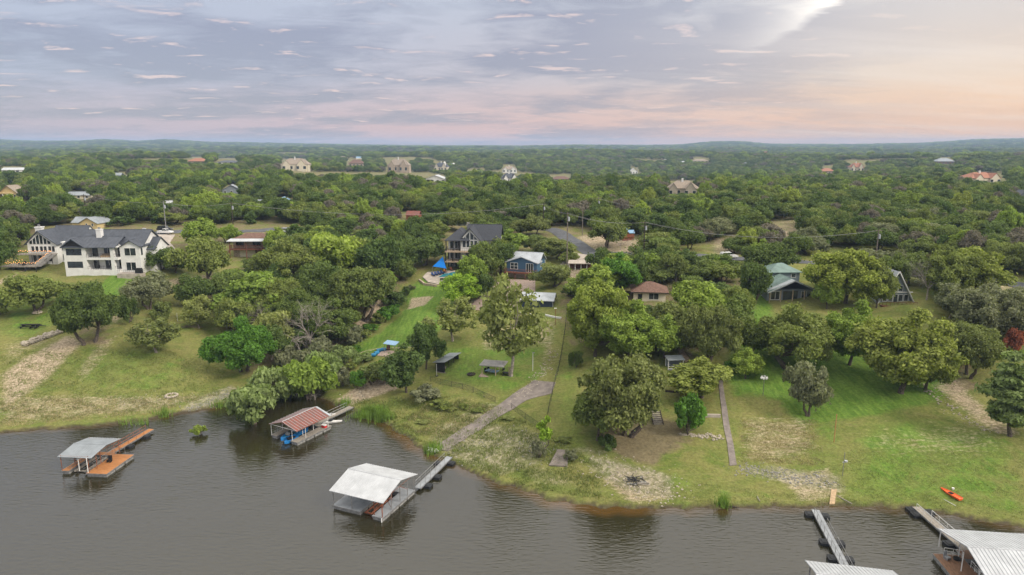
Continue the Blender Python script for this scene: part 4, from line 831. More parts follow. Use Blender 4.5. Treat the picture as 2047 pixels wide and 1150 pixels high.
# haze: even, thin air round the whole scene
hb = MB().box(-8400, 8400, -2300, 8800, -60, 120).build('haze', None, kind='stuff', label='thin blue evening haze over the far plain', cat='haze')
hm = bpy.data.materials.new('haze_air'); hm.use_nodes = True; nt = hm.node_tree; nt.nodes.clear()
vol = nt.nodes.new('ShaderNodeVolumePrincipled'); vol.inputs['Color'].default_value = (.52, .71, 1.0, 1); vol.inputs['Density'].default_value = HAZE_D; vol.inputs['Anisotropy'].default_value = 0.0
ou = nt.nodes.new('ShaderNodeOutputMaterial'); nt.links.new(vol.outputs[0], ou.inputs['Volume']); hb.data.materials.append(hm)
# ---------------------------------------------------------------- building helpers
def fbox(mb, face, pos, u0, u1, z0, z1, d0, d1):
    if face == 'S': return mb.box(u0, u1, pos-d1, pos-d0, z0, z1)
    if face == 'N': return mb.box(u0, u1, pos+d0, pos+d1, z0, z1)
    if face == 'E': return mb.box(pos+d0, pos+d1, u0, u1, z0, z1)
    return mb.box(pos-d1, pos-d0, u0, u1, z0, z1)
def win(root, face, pos, u0, u1, z0, z1, fm='white_paint', nx=2, ny=1, fw=.09, name='window', glass='glass'):
    f = MB(); fbox(f, face, pos, u0-fw, u0, z0-fw, z1+fw, -.02, .09); fbox(f, face, pos, u1, u1+fw, z0-fw, z1+fw, -.02, .09)
    fbox(f, face, pos, u0, u1, z1, z1+fw, -.02, .085); fbox(f, face, pos, u0, u1, z0-fw, z0, -.02, .095)
    for i in range(1, nx): c = u0+(u1-u0)*i/nx; fbox(f, face, pos, c-.045, c+.045, z0, z1, .0, .075)
    for i in range(1, ny): c = z0+(z1-z0)*i/ny; fbox(f, face, pos, u0, u1, c-.04, c+.04, .0, .07)
    o = f.build(name, M[fm], root); p = MB(); fbox(p, face, pos, u0, u1, z0, z1, -.01, .035); p.build('pane', M[glass], o); return o
def groof(mb, x0, x1, y0, y1, ze, zr, ridge='x', ov=.45, t=.18, seam=0, ovg=None, pos=.5):
    ovg = ov if ovg is None else ovg
    def q(u, v, z): return (u, v, z) if ridge == 'x' else (v, u, z)
    a0, a1, b0, b1 = (x0, x1, y0, y1) if ridge == 'x' else (y0, y1, x0, x1)
    bm = b0+(b1-b0)*pos; s0 = (zr-ze)/(bm-b0); s1 = (zr-ze)/(b1-bm); a0 -= ovg; a1 += ovg
    for (be, zz) in ((b0-ov, ze-ov*s0), (b1+ov, ze-ov*s1)):
        A_ = [q(a0, be, zz), q(a1, be, zz), q(a1, bm, zr), q(a0, bm, zr)]
        if (be < bm) != (ridge == 'x'): A_ = A_[::-1]
        mb.slab(*A_, t)
        if seam:
            n = int((a1-a0)/seam)
            for i in range(n+1):
                a = a0+.03+(a1-a0-.06)*i/n; mb.beam(q(a, be, zz+.02), q(a, bm, zr+.02), .05)
    mb.beam(q(a0, bm, zr+.02), q(a1, bm, zr+.02), .10); return mb
def hip(mb, x0, x1, y0, y1, ze, zr, ov=.4, inset=None, t=.15):
    x0 -= ov; x1 += ov; y0 -= ov; y1 += ov; w_ = x1-x0; d_ = y1-y0
    if w_ >= d_: i = inset if inset is not None else d_/2; R1, R2 = (x0+i, (y0+y1)/2, zr), (x1-i, (y0+y1)/2, zr)
    else: i = inset if inset is not None else w_/2; R1, R2 = ((x0+x1)/2, y0+i, zr), ((x0+x1)/2, y1-i, zr)
    vs = [(x0, y0, ze), (x1, y0, ze), (x1, y1, ze), (x0, y1, ze), R1, R2, (x0, y0, ze-t), (x1, y0, ze-t), (x1, y1, ze-t), (x0, y1, ze-t)]
    f = [(0, 1, 5, 4), (1, 2, 5), (2, 3, 4, 5), (3, 0, 4)] if w_ >= d_ else [(0, 1, 4), (1, 2, 5, 4), (2, 3, 5), (3, 0, 4, 5)]
    return mb.add(vs, f+[(0, 6, 7, 1), (1, 7, 8, 2), (2, 8, 9, 3), (3, 9, 6, 0), (6, 9, 8, 7)])
def rail(mb, pts, h=1.0, step=.9, th=.05, mid=2):
    for a, b in zip(pts[:-1], pts[1:]):
        a = np.array(a, float); b = np.array(b, float); n = max(1, int(np.linalg.norm(b-a)/step)); up = np.array((0, 0, h))
        for i in range(n+1): q = a+(b-a)*i/n; mb.beam(q, q+up, th)
        mb.beam(a+up, b+up, th*1.3)
        for k in range(1, mid+1): mb.beam(a+up*k/(mid+1), b+up*k/(mid+1), th*.5)
    return mb
def posts(root, pts, z0, z1, wd, m, name='post'):
    for x, y in pts: MB().beam((x, y, z0), (x, y, z1), wd).build(name, M[m], root)
def place(px, py, pxr, wd, rz, name, label, cat, group=None, dz=0.0):
    P = at(px, py); s = mpp(P)*(pxr-px)/(wd*cos(rz)); return thing(name, label, cat, P+np.array([0, 0, dz]), rz, group, s)

# ---- white stucco house
h = place(133, 553, 280, 20.0, 0.0, 'stucco_house', 'large white stucco house with black roofs and two stacked covered balconies', 'house')
w_ = MB(); w_ = MB(); w_.box(0, 20, 2.8, 13, -3, 8.2); w_.box(0, 14.6, .3, 2.8, -3, 1.8); w_.box(0, .7, 0, 2.8, 1.8, 8.2); w_.box(4.9, 6.0, 0, 2.8, 1.8, 8.2); w_.box(.7, 4.9, .02, 2.78, 4.1, 5.8); w_.box(.7, 4.9, .02, 2.78, 7.6, 8.2)
w_.box(.7, 4.9, .03, 2.77, 1.8, 2.4); w_.box(6.0, 14.6, .02, 2.78, 4.55, 5.15); w_.box(6.0, 14.6, .02, 2.78, 7.9, 8.2); w_.box(12.6, 13.5, 0, .9, 1.8, 8.2); w_.box(0, 14.6, 0, .3, -3, 1.8); w_.box(14.6, 20, 1.2, 2.8, -3, 8.2)
w_.prism([(15.2, 8.2), (20, 8.2), (17.6, 9.7)], 1.3, 4.0); w_.prism([(2.8, 8.2), (13, 8.2), (7.9, 11.6)], 17.2, 20.0, 'x'); w_.box(20, 22, 5, 12.5, -3, 7.0); w_.prism([(5, 7.0), (12.5, 7.0), (8.75, 9.6)], 21.7, 22, 'x')
w_.prism([(9.3, 8.2), (14.3, 8.2), (11.8, 9.2)], 2.78, 3.0)
w_.build('wall', M['white_paint'], h)
r_ = MB(); groof(r_, 3, 20, 2.8, 13, 8.3, 11.9, 'x', .5, seam=1.0); groof(r_, .0, 13.8, 0, 9.5, 8.25, 10.4, 'x', .5, seam=1.0); groof(r_, 0, 5.6, -.1, 8, 8.32, 10.3, 'y', .45, seam=1.0); groof(r_, 15.2, 20, 1.2, 8, 8.35, 9.8, 'y', .45); groof(r_, 20.2, 22, 5, 12.5, 7.1, 9.7, 'x', .4, seam=1.0)

r_.build('roof', M['slate_roof'], h)
MB().prism([(.2, 8.24), (5.4, 8.24), (2.8, 10.0)], -.08, .2).build('gable_panel', M['black_paint'], h)
c_ = MB().box(7.0, 8.3, 4, 5.3, 8.5, 12.2).box(6.9, 8.4, 3.9, 5.4, 12.2, 12.4).build('chimney', M['white_paint'], h); MB().box(7.4, 7.9, 4.4, 4.9, 12.4, 12.9).build('chimney_cap', M['steel'], c_)
MB().box(16.5, 17.3, 10, 10.8, 11.0, 11.9).build('roof_vent', M['white_metal'], h)
for z0, z1 in ((5.85, 7.55), (2.45, 4.05)): win(h, 'S', .12, .75, 4.85, z0, z1, 'black_paint', 2)
for z0, z1 in ((5.2, 7.5), (1.9, 4.2)): win(h, 'S', 2.8, 9.4, 12.4, z0, z1, 'white_paint', 3, name='glass_door'); win(h, 'S', 2.8, 6.3, 7.6, z0, z1, 'black_paint', 1, name='door'); win(h, 'S', 2.8, 13.3, 14.4, z0, z1, 'black_paint', 1, name='door')
win(h, 'S', 1.2, 15.9, 18.9, 5.6, 7.6, 'white_paint', 2); win(h, 'S', 1.2, 16.0, 18.6, 1.6, 3.7, 'white_paint', 2)
win(h, 'E', 20.0, 1.6, 2.6, 5.6, 7.6, 'white_paint', 1)
for y0, y1 in ((5.7, 6.5), (7.5, 8.3), (9.6, 11.2)): win(h, 'E', 22, y0, y1, 3.2, 5.8, 'white_paint', 1)
for z in (5.15, 1.8):
    rl = MB(); rail(rl, [(6.1, .1, z), (12.6, .1, z)], 1.05, .45, .04, 0); rail(rl, [(13.5, .1, z), (14.55, .1, z), (14.55, 2.6, z)], 1.05, .45, .04, 0); rl.build('railing', M['black_paint'], h)
MB().box(14.7, 21, -1.6, 1.1, -2, 1.0).build('terrace', M['concrete_pale'], h); rl = MB(); rail(rl, [(15, -1.5, 1.0), (20.9, -1.5, 1.0), (20.9, 1, 1.0)], 1.05, .5, .04, 1); rl.build('terrace_railing', M['black_paint'], h)
HSE = h
def onto(root, x, y, z): 
    s = root.scale[0]; a = root.rotation_euler[2]; return (root.location[0]+s*(x*cos(a)-y*sin(a)), root.location[1]+s*(x*sin(a)+y*cos(a)), root.location[2]+s*z)
s = HSE.scale[0]
t = thing('balcony_sofa', 'tan outdoor sofa on the upper balcony of the white stucco house', 'sofa', onto(HSE, 10.8, 1.2, 5.16), 0, sc=s); MB().box(-1.5, 1.5, -.4, .4, 0, .45).build('seat', M['pale_plank'], t); MB().box(-1.5, 1.5, .4, .6, 0, .9).build('backrest', M['tan_stone'], t)
for k, lb in ((-1.1, 'left'), (1.6, 'right')):
    t = thing('patio_chair', f'dark patio chair on the lower balcony of the white stucco house, {lb} one', 'chair', onto(HSE, 9.2+k, 1.4, 1.81), 0, 'patio chairs on the lower balcony', s); MB().box(-.35, .35, -.35, .35, .3, .42).build('seat', M['black_paint'], t); MB().box(-.35, .35, .3, .38, .42, 1.0).build('backrest', M['black_paint'], t)
    for a in (-.3, .3):
        for b in (-.3, .3): MB().beam((a, b, 0), (a, b, .3), .05).build('leg', M['black_paint'], t)
t = thing('grill', 'black covered grill on the terrace right of the white stucco house', 'grill', onto(HSE, 20.1, -.4, 1.0), 0, sc=s); MB().box(-.9, .9, -.4, .4, .0, .9).build('cabinet', M['black_paint'], t); MB().prism([(-.9, .92), (.9, .92), (.7, 1.4), (-.7, 1.4)], -.4, .4).build('lid', M['black_paint'], t)

# ---- second white house with the window gable and decks
h = place(60, 528, 117, 9.0, 0.0, 'gabled_house', 'white house with a tall gable full of angled windows and a stone-white chimney', 'house', dz=.5)
w_ = MB().box(0, 9, 0, 12, -3, 6.2); w_.prism([(0, 6.2), (9, 6.2), (4.0, 9.9)], .05, .4); w_.box(8.9, 12.2, 2, 12, -3, 6.2); w_.prism([(4, 6.2), (13, 6.2), (8.5, 10.6)], 14.6, 15.0, 'x'); w_.box(9, 15, 4, 13, -3, 6.2); w_.build('wall', M['white_paint'], h)
r_ = MB(); groof(r_, 0, 9, 0, 13, 6.25, 10.0, 'y', .7, seam=1.0, pos=.445); groof(r_, 4.6, 14.8, 4, 13, 6.3, 10.7, 'x', .5, seam=1.0); r_.build('roof', M['slate_roof'], h)
c_ = MB().box(-.4, 1.5, 5, 6.6, 2, 10.3).box(-.55, 1.65, 4.85, 6.75, 10.3, 10.6).build('chimney', M['white_paint'], h); MB().box(.2, .8, 5.5, 6.0, 10.6, 11.3).build('chimney_cap', M['steel'], c_)
for i, (u0, u1, zl, zr_) in enumerate(((.9, 1.7, 6.6, 7.15), (2.0, 2.8, 7.3, 8.0), (3.1, 3.95, 8.2, 8.9), (4.25, 5.05, 8.9, 8.25), (5.4, 6.2, 7.95, 7.35), (6.5, 7.4, 7.1, 6.55))):
    f = MB().prism([(u0-.09, 5.75), (u1+.09, 5.75), (u1+.09, zr_+.1), (u0-.09, zl+.1)], -.07, .05).build('window', M['white_paint'], h); MB().prism([(u0, 5.85), (u1, 5.85), (u1, zr_), (u0, zl)], -.11, -.02).build('pane', M['glass'], f)
for u in (1.2, 2.5, 3.9, 5.1, 6.5, 7.6): win(h, 'S', .0, u, u+.9, 3.4, 5.1, 'white_paint', 1)
for u in (1.4, 3.0, 4.6, 6.2): win(h, 'S', .0, u, u+1.0, .3, 2.3, 'white_paint', 1)
for u in (6.5, 8.0, 9.5): win(h, 'E', 15.0, u, u+.9, 4.0, 5.6, 'black_paint', 1)
win(h, 'S', 2.0, 9.6, 10.6, 3.6, 5.2, 'black_paint', 1); win(h, 'S', 2.0, 9.6, 10.6, .4, 2.2, 'black_paint', 1)
H2 = h; s = h.scale[0]
d = thing('deck', 'two-level black deck with railings in front of the window gable', 'deck', onto(h, 0, 0, 0), 0, sc=s)
MB().box(-2.0, 9.3, -3.0, -.1, 2.75, 2.95).build('upper_floor', M['weathered_wood'], d); MB().box(-4.0, 7.0, -7.5, -2.0, -.25, 0).build('lower_floor', M['weathered_wood'], d)
posts(d, [(-1.9, -2.9), (3, -2.9), (7.5, -2.9), (9.2, -2.9)], 0, 2.75, .16, 'black_paint'); posts(d, [(-3.9, -7.4), (0, -7.4), (3.5, -7.4), (6.9, -7.4), (-3.9, -2.2)], -4.5, -.25, .2, 'black_paint')
rl = MB(); rail(rl, [(-1.95, -.2, 2.95), (-1.95, -2.95, 2.95), (9.2, -2.95, 2.95)], 1.0, .5, .04, 1); rail(rl, [(-3.95, -2.1, 0), (-3.95, -7.45, 0), (6.95, -7.45, 0)], 1.0, .5, .04, 1); rl.build('railing', M['black_paint'], d)
st = MB(); 
for i in range(14): q = i/13; st.box(7.1+2.0*q, 8.4+2.0*q, -7.2+4.2*q, -6.7+4.2*q, -.1+2.9*q, .05+2.9*q)
st.slab((7.0, -7.4, .05), (9.1, -3.0, 3.0), (9.15, -3.1, 4.1), (7.05, -7.5, 1.1), .05); st.build('staircase', M['dull_grey_roof'], d)
t = thing('string_lights', 'glowing amber bulbs strung along both deck railings', 'string lights', onto(h, 0, 0, 0), 0, sc=s)
bz = MB(); ln = []
for a, b, n in (((-1.95, -2.99, 4.05), (9.2, -2.99, 4.05), 20), ((-3.98, -7.49, 1.1), (6.95, -7.49, 1.1), 20), ((-3.98, -7.4, 1.1), (-.5, -2.5, 1.15), 8), ((7.1, -7.4, 1.2), (9.1, -3.1, 4.1), 12)):
    for i in range(n+1):
        q = i/n; ln.append(tuple(np.array(a)*(1-q)+np.array(b)*q+np.array([0, 0, .12*sin(i*2.4)])))
    bz.tube([a, b], [.02, .02], 4)
bz.build('cable', M['black_paint'], t); bm_ = MB().rock((0, 0, 0), (.10, .10, .11), 1).build('bulb', M['bulb'], t, loc=ln[0])
for q in ln[1:]: o = bm_.copy(); C.objects.link(o); o.parent = t; o.location = q
t = thing('patio_table', 'dark round patio table on the lower string-lit deck', 'table', onto(h, 2, -4.8, 0), 0, sc=s); MB().bar((0, 0, .7), (0, 0, .76), .8, n=12).build('tabletop', M['black_paint'], t); MB().bar((0, 0, 0), (0, 0, .7), .08).build('leg', M['black_paint'], t)
for i, (a, lb) in enumerate(((.3, 'on its right'), (2.2, 'behind it'), (3.5, 'on its left'), (5.0, 'in front of it'))):
    t = thing('patio_chair', f'dark chair at the round table on the lower string-lit deck, {lb}', 'chair', onto(h, 2+1.4*cos(a), -4.8+1.4*sin(a), 0), a-pi/2, 'chairs on the string-lit deck', s); MB().box(-.28, .28, -.28, .28, .38, .48).build('seat', M['black_paint'], t); MB().box(-.28, .28, .24, .3, .48, 1.0).build('backrest', M['black_paint'], t)
    MB().beam((-.25, -.25, 0), (-.25, -.25, .38), .05).beam((.25, -.25, 0), (.25, -.25, .38), .05).beam((-.25, .25, 0), (-.25, .25, .38), .05).beam((.25, .25, 0), (.25, .25, .38), .05).build('leg_frame', M['black_paint'], t)

# ---- other houses near the lake
h = place(160, 459, 198, 9, -.12, 'yellow_house', 'pale yellow house with a light blue metal roof behind the white stucco house', 'house')
MB().box(0, 9, 0, 10, -2, 3.2).prism([(0, 3.2), (9, 3.2), (4.2, 5.6)], 0, .3).build('wall', M['yellow_paint'], h); r_ = MB(); groof(r_, 0, 9, 0, 10, 3.25, 5.7, 'y', .6, seam=1.0); groof(r_, -6, 2, 3, 9.6, 3.2, 5.3, 'x', .5, seam=1.0); r_.build('roof', M['blue_metal'], h); MB().box(-6, 0, 3, 9.5, -2, 3.1).build('wing', M['yellow_paint'], h)
for u in (3.2, 6.2): win(h, 'S', 0, u, u+.9, 1.6, 2.8, 'white_paint', 1, 2)

h = place(463, 516, 560, 14, .03, 'lodge', 'brown two-storey lodge with a full-width wooden balcony and white fascia', 'house')
MB().box(0, 14, 1.9, 8.5, -2, 4.9).build('wall', M['tan_stone'], h); r_ = MB(); hip(r_, .6, 13.4, 1.9, 8.8, 5.45, 6.6, .3, 2.6); r_.build('roof', M['brown_roof'], h); MB().slab((-.9, -.7, 4.95), (15, -.7, 4.95), (14.6, 1.7, 5.42), (-.5, 1.7, 5.42), .14).slab((14.0, 1.72, 5.4), (15, 1.72, 5.3), (15, 9.3, 5.3), (14.0, 9.3, 5.4), .14).build('porch_roof', M['white_metal'], h)
MB().box(-.4, 14.2, -.2, 1.9, 2.3, 2.6).build('balcony', M['red_wood'], h)
rl = MB(); rail(rl, [(-.3, 1.7, 2.6), (-.3, -.1, 2.6), (14.1, -.1, 2.6)], 1.0, .3, .05, 0); rl.build('railing', M['red_wood'], h); posts(h, [(-.3, -.1), (4.4, -.1), (9.2, -.1), (14.1, -.1)], -1.5, 4.8, .2, 'red_wood')
for u in (1.0, 5.8, 11): win(h, 'S', 1.9, u, u+2.0, 3.2, 4.4, 'dark_wood', 2)
win(h, 'S', 1.9, 8.6, 9.6, 2.7, 4.6, 'dark_wood', 1, name='door'); win(h, 'S', 1.9, 6.4, 8.2, .0, 2.0, 'dark_wood', 1, name='door', glass='red_wood'); win(h, 'S', 1.9, 10.5, 12, .6, 1.8, 'white_paint', 2)
MB().box(1.8, 6.2, 1.75, 1.9, .05, 2.1).build('pale_panel', M['cream_paint'], h)
st = MB()
for i in range(8): st.box(-2.6+i*.28, -2.2+i*.28, .2, 1.4, i*.32, .1+i*.32)
st.build('staircase', M['red_wood'], h)

h = place(893, 540, 958, 10.2, -.10, 'porch_house', 'four-level house with stacked white and black porches and a dark shingle roof', 'house')
MB().box(4.4, 10.2, .6, 14, -3, 9.4).box(0, 4.4, 3.5, 12, -3, 9.3).prism([(4.3, 9.4), (10.4, 9.4), (7.35, 12.9)], .62, .95).box(10.2, 16, 5, 13, -3, 9.3).build('wall', M['white_paint'], h)
r_ = MB(); groof(r_, 4.0, 10.7, .6, 9, 9.4, 13.2, 'y', .6); hip(r_, -.1, 7, 0, 12, 9.35, 12.6, .4, 4.4); groof(r_, 6, 16, 4.5, 13.5, 9.35, 13.4, 'x', .5); r_.build('roof', M['dark_shingle'], h)
for u0, u1, a, b in ((5.0, 6.0, 9.6, 10.6), (6.2, 7.2, 9.6, 11.9), (7.5, 8.5, 9.6, 11.9), (8.7, 9.7, 9.6, 10.6)):
    z = (a+.0, b); up = (u0 < 7.3); zl, zr_ = (b-1.0, b) if up else (b, b-1.0)
    f = MB().prism([(u0-.08, a-.1), (u1+.08, a-.1), (u1+.08, zr_+.1), (u0-.08, zl+.1)], .48, .62).build('window', M['white_paint'], h); MB().prism([(u0, a), (u1, a), (u1, zr_), (u0, zl)], .44, .5).build('pane', M['glass'], f)
for u in (5.1, 6.3, 7.5, 8.7): win(h, 'S', .6, u, u+.9, 7.2, 9.2, 'white_paint', 1)
for z in (6.3, 3.2, .1):
    win(h, 'S', 3.5, .6, 1.6, z, z+2.2, 'white_paint', 1); win(h, 'S', 3.5, 2.1, 3.9, z, z+2.2, 'white_paint', 2, name='glass_door'); 
    if z < 6: win(h, 'S', .6, 6.0, 8.6, z, z+2.2, 'white_paint', 2, name='glass_door')
for z in (3.0, 6.1):
    MB().box(-.2, 11.5, -1.6, 3.4, z-.32, z).build('porch_floor', M['mortar_tan'], h); rl = MB(); rail(rl, [(-.15, 3.3, z), (-.15, -1.55, z), (11.4, -1.55, z)], 1.0, .6, .035, 1); rl.build('railing', M['black_paint'], h)
posts(h, [(0, -1.3), (2.2, -1.3), (4.4, -1.3), (8.5, -1.3), (11.3, -1.3), (0, 3.2)], -2, 6.1, .24, 'black_paint'); posts(h, [(0, -.2), (2.2, -.2), (4.2, -.2)], 6.1, 9.3, .24, 'black_paint')
MB().box(5, 5.8, 9, 9.8, 11, 13.9).build('chimney', M['grey_stone'], h)

h = place(1013, 555, 1072, 9, -.32, 'blue_house', 'small blue clapboard house with a grey metal roof and brown deck', 'house')
MB().box(0, 9, 0, 8.5, 1.9, 4.8).prism([(0, 4.8), (9, 4.8), (4.5, 6.3)], .02, .4).build('wall', M['blue_siding'], h); MB().box(.1, 8.9, .3, 8.4, -3, 1.9).build('stone_base', M['tan_stone'], h)
r_ = MB(); groof(r_, 0, 9, 0, 4.0, 4.8, 6.35, 'y', .45, seam=.6); groof(r_, 0, 9, 2.2, 8.5, 4.85, 6.9, 'x', .45, seam=.6); r_.build('roof', M['grey_metal'], h); MB().prism([(2.2, 4.8), (8.5, 4.8), (5.35, 6.8)], 8.7, 8.99, 'x').build('gable_end', M['navy_siding'], h)
win(h, 'S', 0, 1.2, 3.3, 2.7, 4.4, 'white_paint', 2, 2); win(h, 'S', 0, 5.9, 7.9, 2.0, 4.4, 'white_paint', 3, name='glass_door'); win(h, 'E', 9, 3.6, 4.6, 3, 4.4, 'white_paint', 1)
MB().box(-.3, 9.3, -1.7, 0, 1.65, 1.9).build('deck', M['red_wood'], h); rl = MB(); rail(rl, [(-.2, -.1, 1.9), (-.2, -1.6, 1.9), (9.2, -1.6, 1.9), (9.2, -.1, 1.9)], .95, .9, .06, 2); rl.build('railing', M['red_wood'], h); posts(h, [(-.1, -1.5), (3, -1.5), (6, -1.5), (9.1, -1.5)], -2.5, 1.65, .18, 'red_wood')
MB().beam((9.5, 7, 1.9), (9.5, 7, 4.6), .1).build('downpipe', M['white_paint'], h)

h = place(1042, 617, 1104, 10, -.20, 'garage', 'navy garage with a pale grey metal roof behind the airy sycamore', 'garage')
MB().box(0, 10, 0, 6, -2, 3.0).prism([(0, 3.0), (6, 3.0), (4.3, 4.3)], 0, 10, 'x').build('wall', M['navy_siding'], h)
r_ = MB(); groof(r_, 0, 10, 0, 6, 3.1, 4.5, 'x', .45, seam=.6, pos=.72); r_.build('roof', M['grey_metal'], h); win(h, 'E', 10, 1.2, 3.4, .1, 2.3, 'black_paint', 2, name='garage_door', glass='dark_wood'); win(h, 'E', 10, 4.1, 5.0, .1, 2.1, 'white_paint', 1, name='door', glass='rust_steel'); MB().beam((10.06, -.06, 0), (10.06, -.06, 3.0), .1).build('corner_trim', M['white_paint'], h)

h = place(1138, 541, 1184, 8, -.12, 'carport', 'flat tan-roofed carport with dark bays at the end of the driveway', 'carport')
MB().box(-.5, 8.4, -.5, 6.5, 2.4, 2.65).build('roof', M['concrete_pale'], h); MB().box(0, 8, 2.5, 6, -1, 2.4).build('back_wall', M['dark_wood'], h); posts(h, [(0, 0), (2, 0), (4, 0), (6, 0), (8, 0)], -1, 2.4, .16, 'white_paint'); MB().box(0, 8, 2.3, 2.5, 0, 1.9).build('door_panels', M['red_wood'], h)

h = place(1266, 603, 1328, 9.5, -.15, 'cottage', 'brown-roofed cottage with a pale wall half hidden under trees', 'house')
MB().box(0, 9.5, 0, 8, -2, 3.2).build('wall', M['cream_paint'], h); r_ = MB(); hip(r_, 0, 9.5, 0, 8, 3.2, 5.6, .9); r_.build('roof', M['brown_roof'], h); win(h, 'S', 0, 4.6, 7.4, .9, 2.7, 'white_paint', 2); win(h, 'S', 0, 1.4, 2.5, 0, 2.3, 'dark_wood', 1, name='door'); MB().box(-.8, 10.2, -.95, -.9, 2.95, 3.2).build('fascia', M['dark_wood'], h)
h = place(1330, 528, 1372, 6, .5, 'shed', 'reddish tin-roofed shed between the cottage and the road', 'shed'); MB().box(0, 6, 0, 4, -1, 2.2).build('wall', M['tan_stone'], h); r_ = MB(); groof(r_, 0, 6, 0, 4, 2.2, 3.4, 'x', .3); r_.build('roof', M['brown_roof'], h)

h = place(1536, 606, 1633, 11, .05, 'green_roof_house', 'grey house with a green metal roof and a white-trimmed front gable porch', 'house')
MB().box(0, 11, 1.05, 10, -3, 2.9).box(3.4, 10.6, 8, 14, -3, 5.6).build('wall', M['grey_siding'], h)
r_ = MB(); groof(r_, 0, 11, -.2, 10, 2.9, 5.3, 'y', .5, seam=.6); hip(r_, 3.4, 10.6, 8, 14, 5.6, 7.3, .5); r_.build('roof', M['green_metal'], h)
MB().slab((-.6, -.8, 2.62), (5.5, -.8, 5.3), (5.5, 1.0, 5.34), (-.6, 1.0, 2.66), .28).slab((5.5, -.8, 5.3), (11.6, -.8, 2.62), (11.6, 1.0, 2.66), (5.5, 1.0, 5.34), .28).build('porch_trim', M['white_metal'], h)
MB().box(0, 11, -.2, 2.4, -2, .0).build('porch_floor', M['red_wood'], h); posts(h, [(.2, 0), (2.7, 0), (5.5, 0), (8.2, 0), (10.8, 0)], 0, 2.9, .2, 'mortar_tan')
win(h, 'S', 1.05, .9, 2.9, .6, 2.4, 'white_paint', 2); win(h, 'S', 1.05, 3.8, 7.0, .1, 2.4, 'dark_wood', 3, name='glass_door'); win(h, 'S', 1.05, 8.0, 10.2, .6, 2.4, 'white_paint', 2); win(h, 'W', 0, 4, 5.2, .8, 2.2, 'white_paint', 1); win(h, 'W', 3.4, 10, 11, 3.4, 4.8, 'white_paint', 1); win(h, 'S', 8, 8.6, 9.6, 4.3, 5.2, 'white_paint', 1)

h = place(1752, 607, 1826, 9.4, .0, 'a_frame_house', 'grey A-frame house with white trim and rows of windows', 'house')
MB().prism([(.2, 0), (9.2, 0), (4.7, 7.9)], .3, 10).box(.3, 9.1, .3, 10, -3, 0).build('wall', M['grey_siding'], h)
MB().slab((-.1, -.4, -.1), (4.7, -.4, 8.3), (4.7, 10.4, 8.3), (-.1, 10.4, -.1), .25).slab((4.7, -.4, 8.3), (9.5, -.4, -.1), (9.5, 10.4, -.1), (4.7, 10.4, 8.3), .25).build('roof', M['grey_metal'], h)
MB().bar((-.1, -.5, -.1), (4.7, -.5, 8.3), .14, n=4).bar((9.5, -.5, -.1), (4.7, -.5, 8.3), .14, n=4).box(.6, 9.0, .12, .3, 2.75, 3.0).build('trim', M['white_paint'], h)
for u in (1.6, 3.0, 5.6, 7.0): win(h, 'S', .3, u, u+1.0, .6, 2.2, 'white_paint', 1)
win(h, 'S', .3, 4.3, 5.3, .1, 2.3, 'white_paint', 1, name='door'); 
for u in (3.0, 4.2, 5.4): win(h, 'S', .3, u, u+.95, 3.2, 4.5, 'white_paint', 1)
MB().box(.2, 9.2, -2.4, .28, -.3, -.05).build('deck', M['red_wood'], h); rl = MB(); rail(rl, [(.3, -2.3, -.05), (9.1, -2.3, -.05)], .9, .9, .06, 1); rl.build('railing', M['red_wood'], h); posts(h, [(.4, -2.2), (4.7, -2.2), (9, -2.2)], -3, -.3, .16, 'dark_wood')

h = place(1244, 482, 1268, 4.2, .15, 'play_fort', 'red-brown timber play fort with small pale roofs on the dry grass', 'play fort')
MB().box(0, 4.2, 0, 2.4, 1.2, 1.4).build('platform', M['rust_steel'], h); MB().box(0, 4.2, 0, .1, 1.4, 2.4).box(0, .1, .1, 2.4, 1.4, 2.4).box(.4, 3.8, .3, .4, 0, 1.2).build('plank_wall', M['rust_steel'], h); posts(h, [(.1, .1), (2.0, .1), (4.1, .1), (.1, 2.3), (2, 2.3), (4.1, 2.3)], -.5, 3.3, .16, 'rust_steel')
r_ = MB(); groof(r_, 0, 2, 0, 2.4, 3.3, 4.1, 'x', .2); groof(r_, 2.5, 4.2, 0, 2.4, 2.9, 3.6, 'x', .2); r_.build('roof', M['pale_blue_roof'], h)
h = place(812, 440, 838, 9, -.2, 'barn', 'low red-roofed barn deep in the woods left of the porch house', 'barn'); MB().box(0, 9, 0, 6, -2, 3.6).build('wall', M['rust_steel'], h); r_ = MB(); groof(r_, 0, 9, 0, 6, 3.6, 6.0, 'x', .4); r_.build('roof', M['rust_roof'], h)

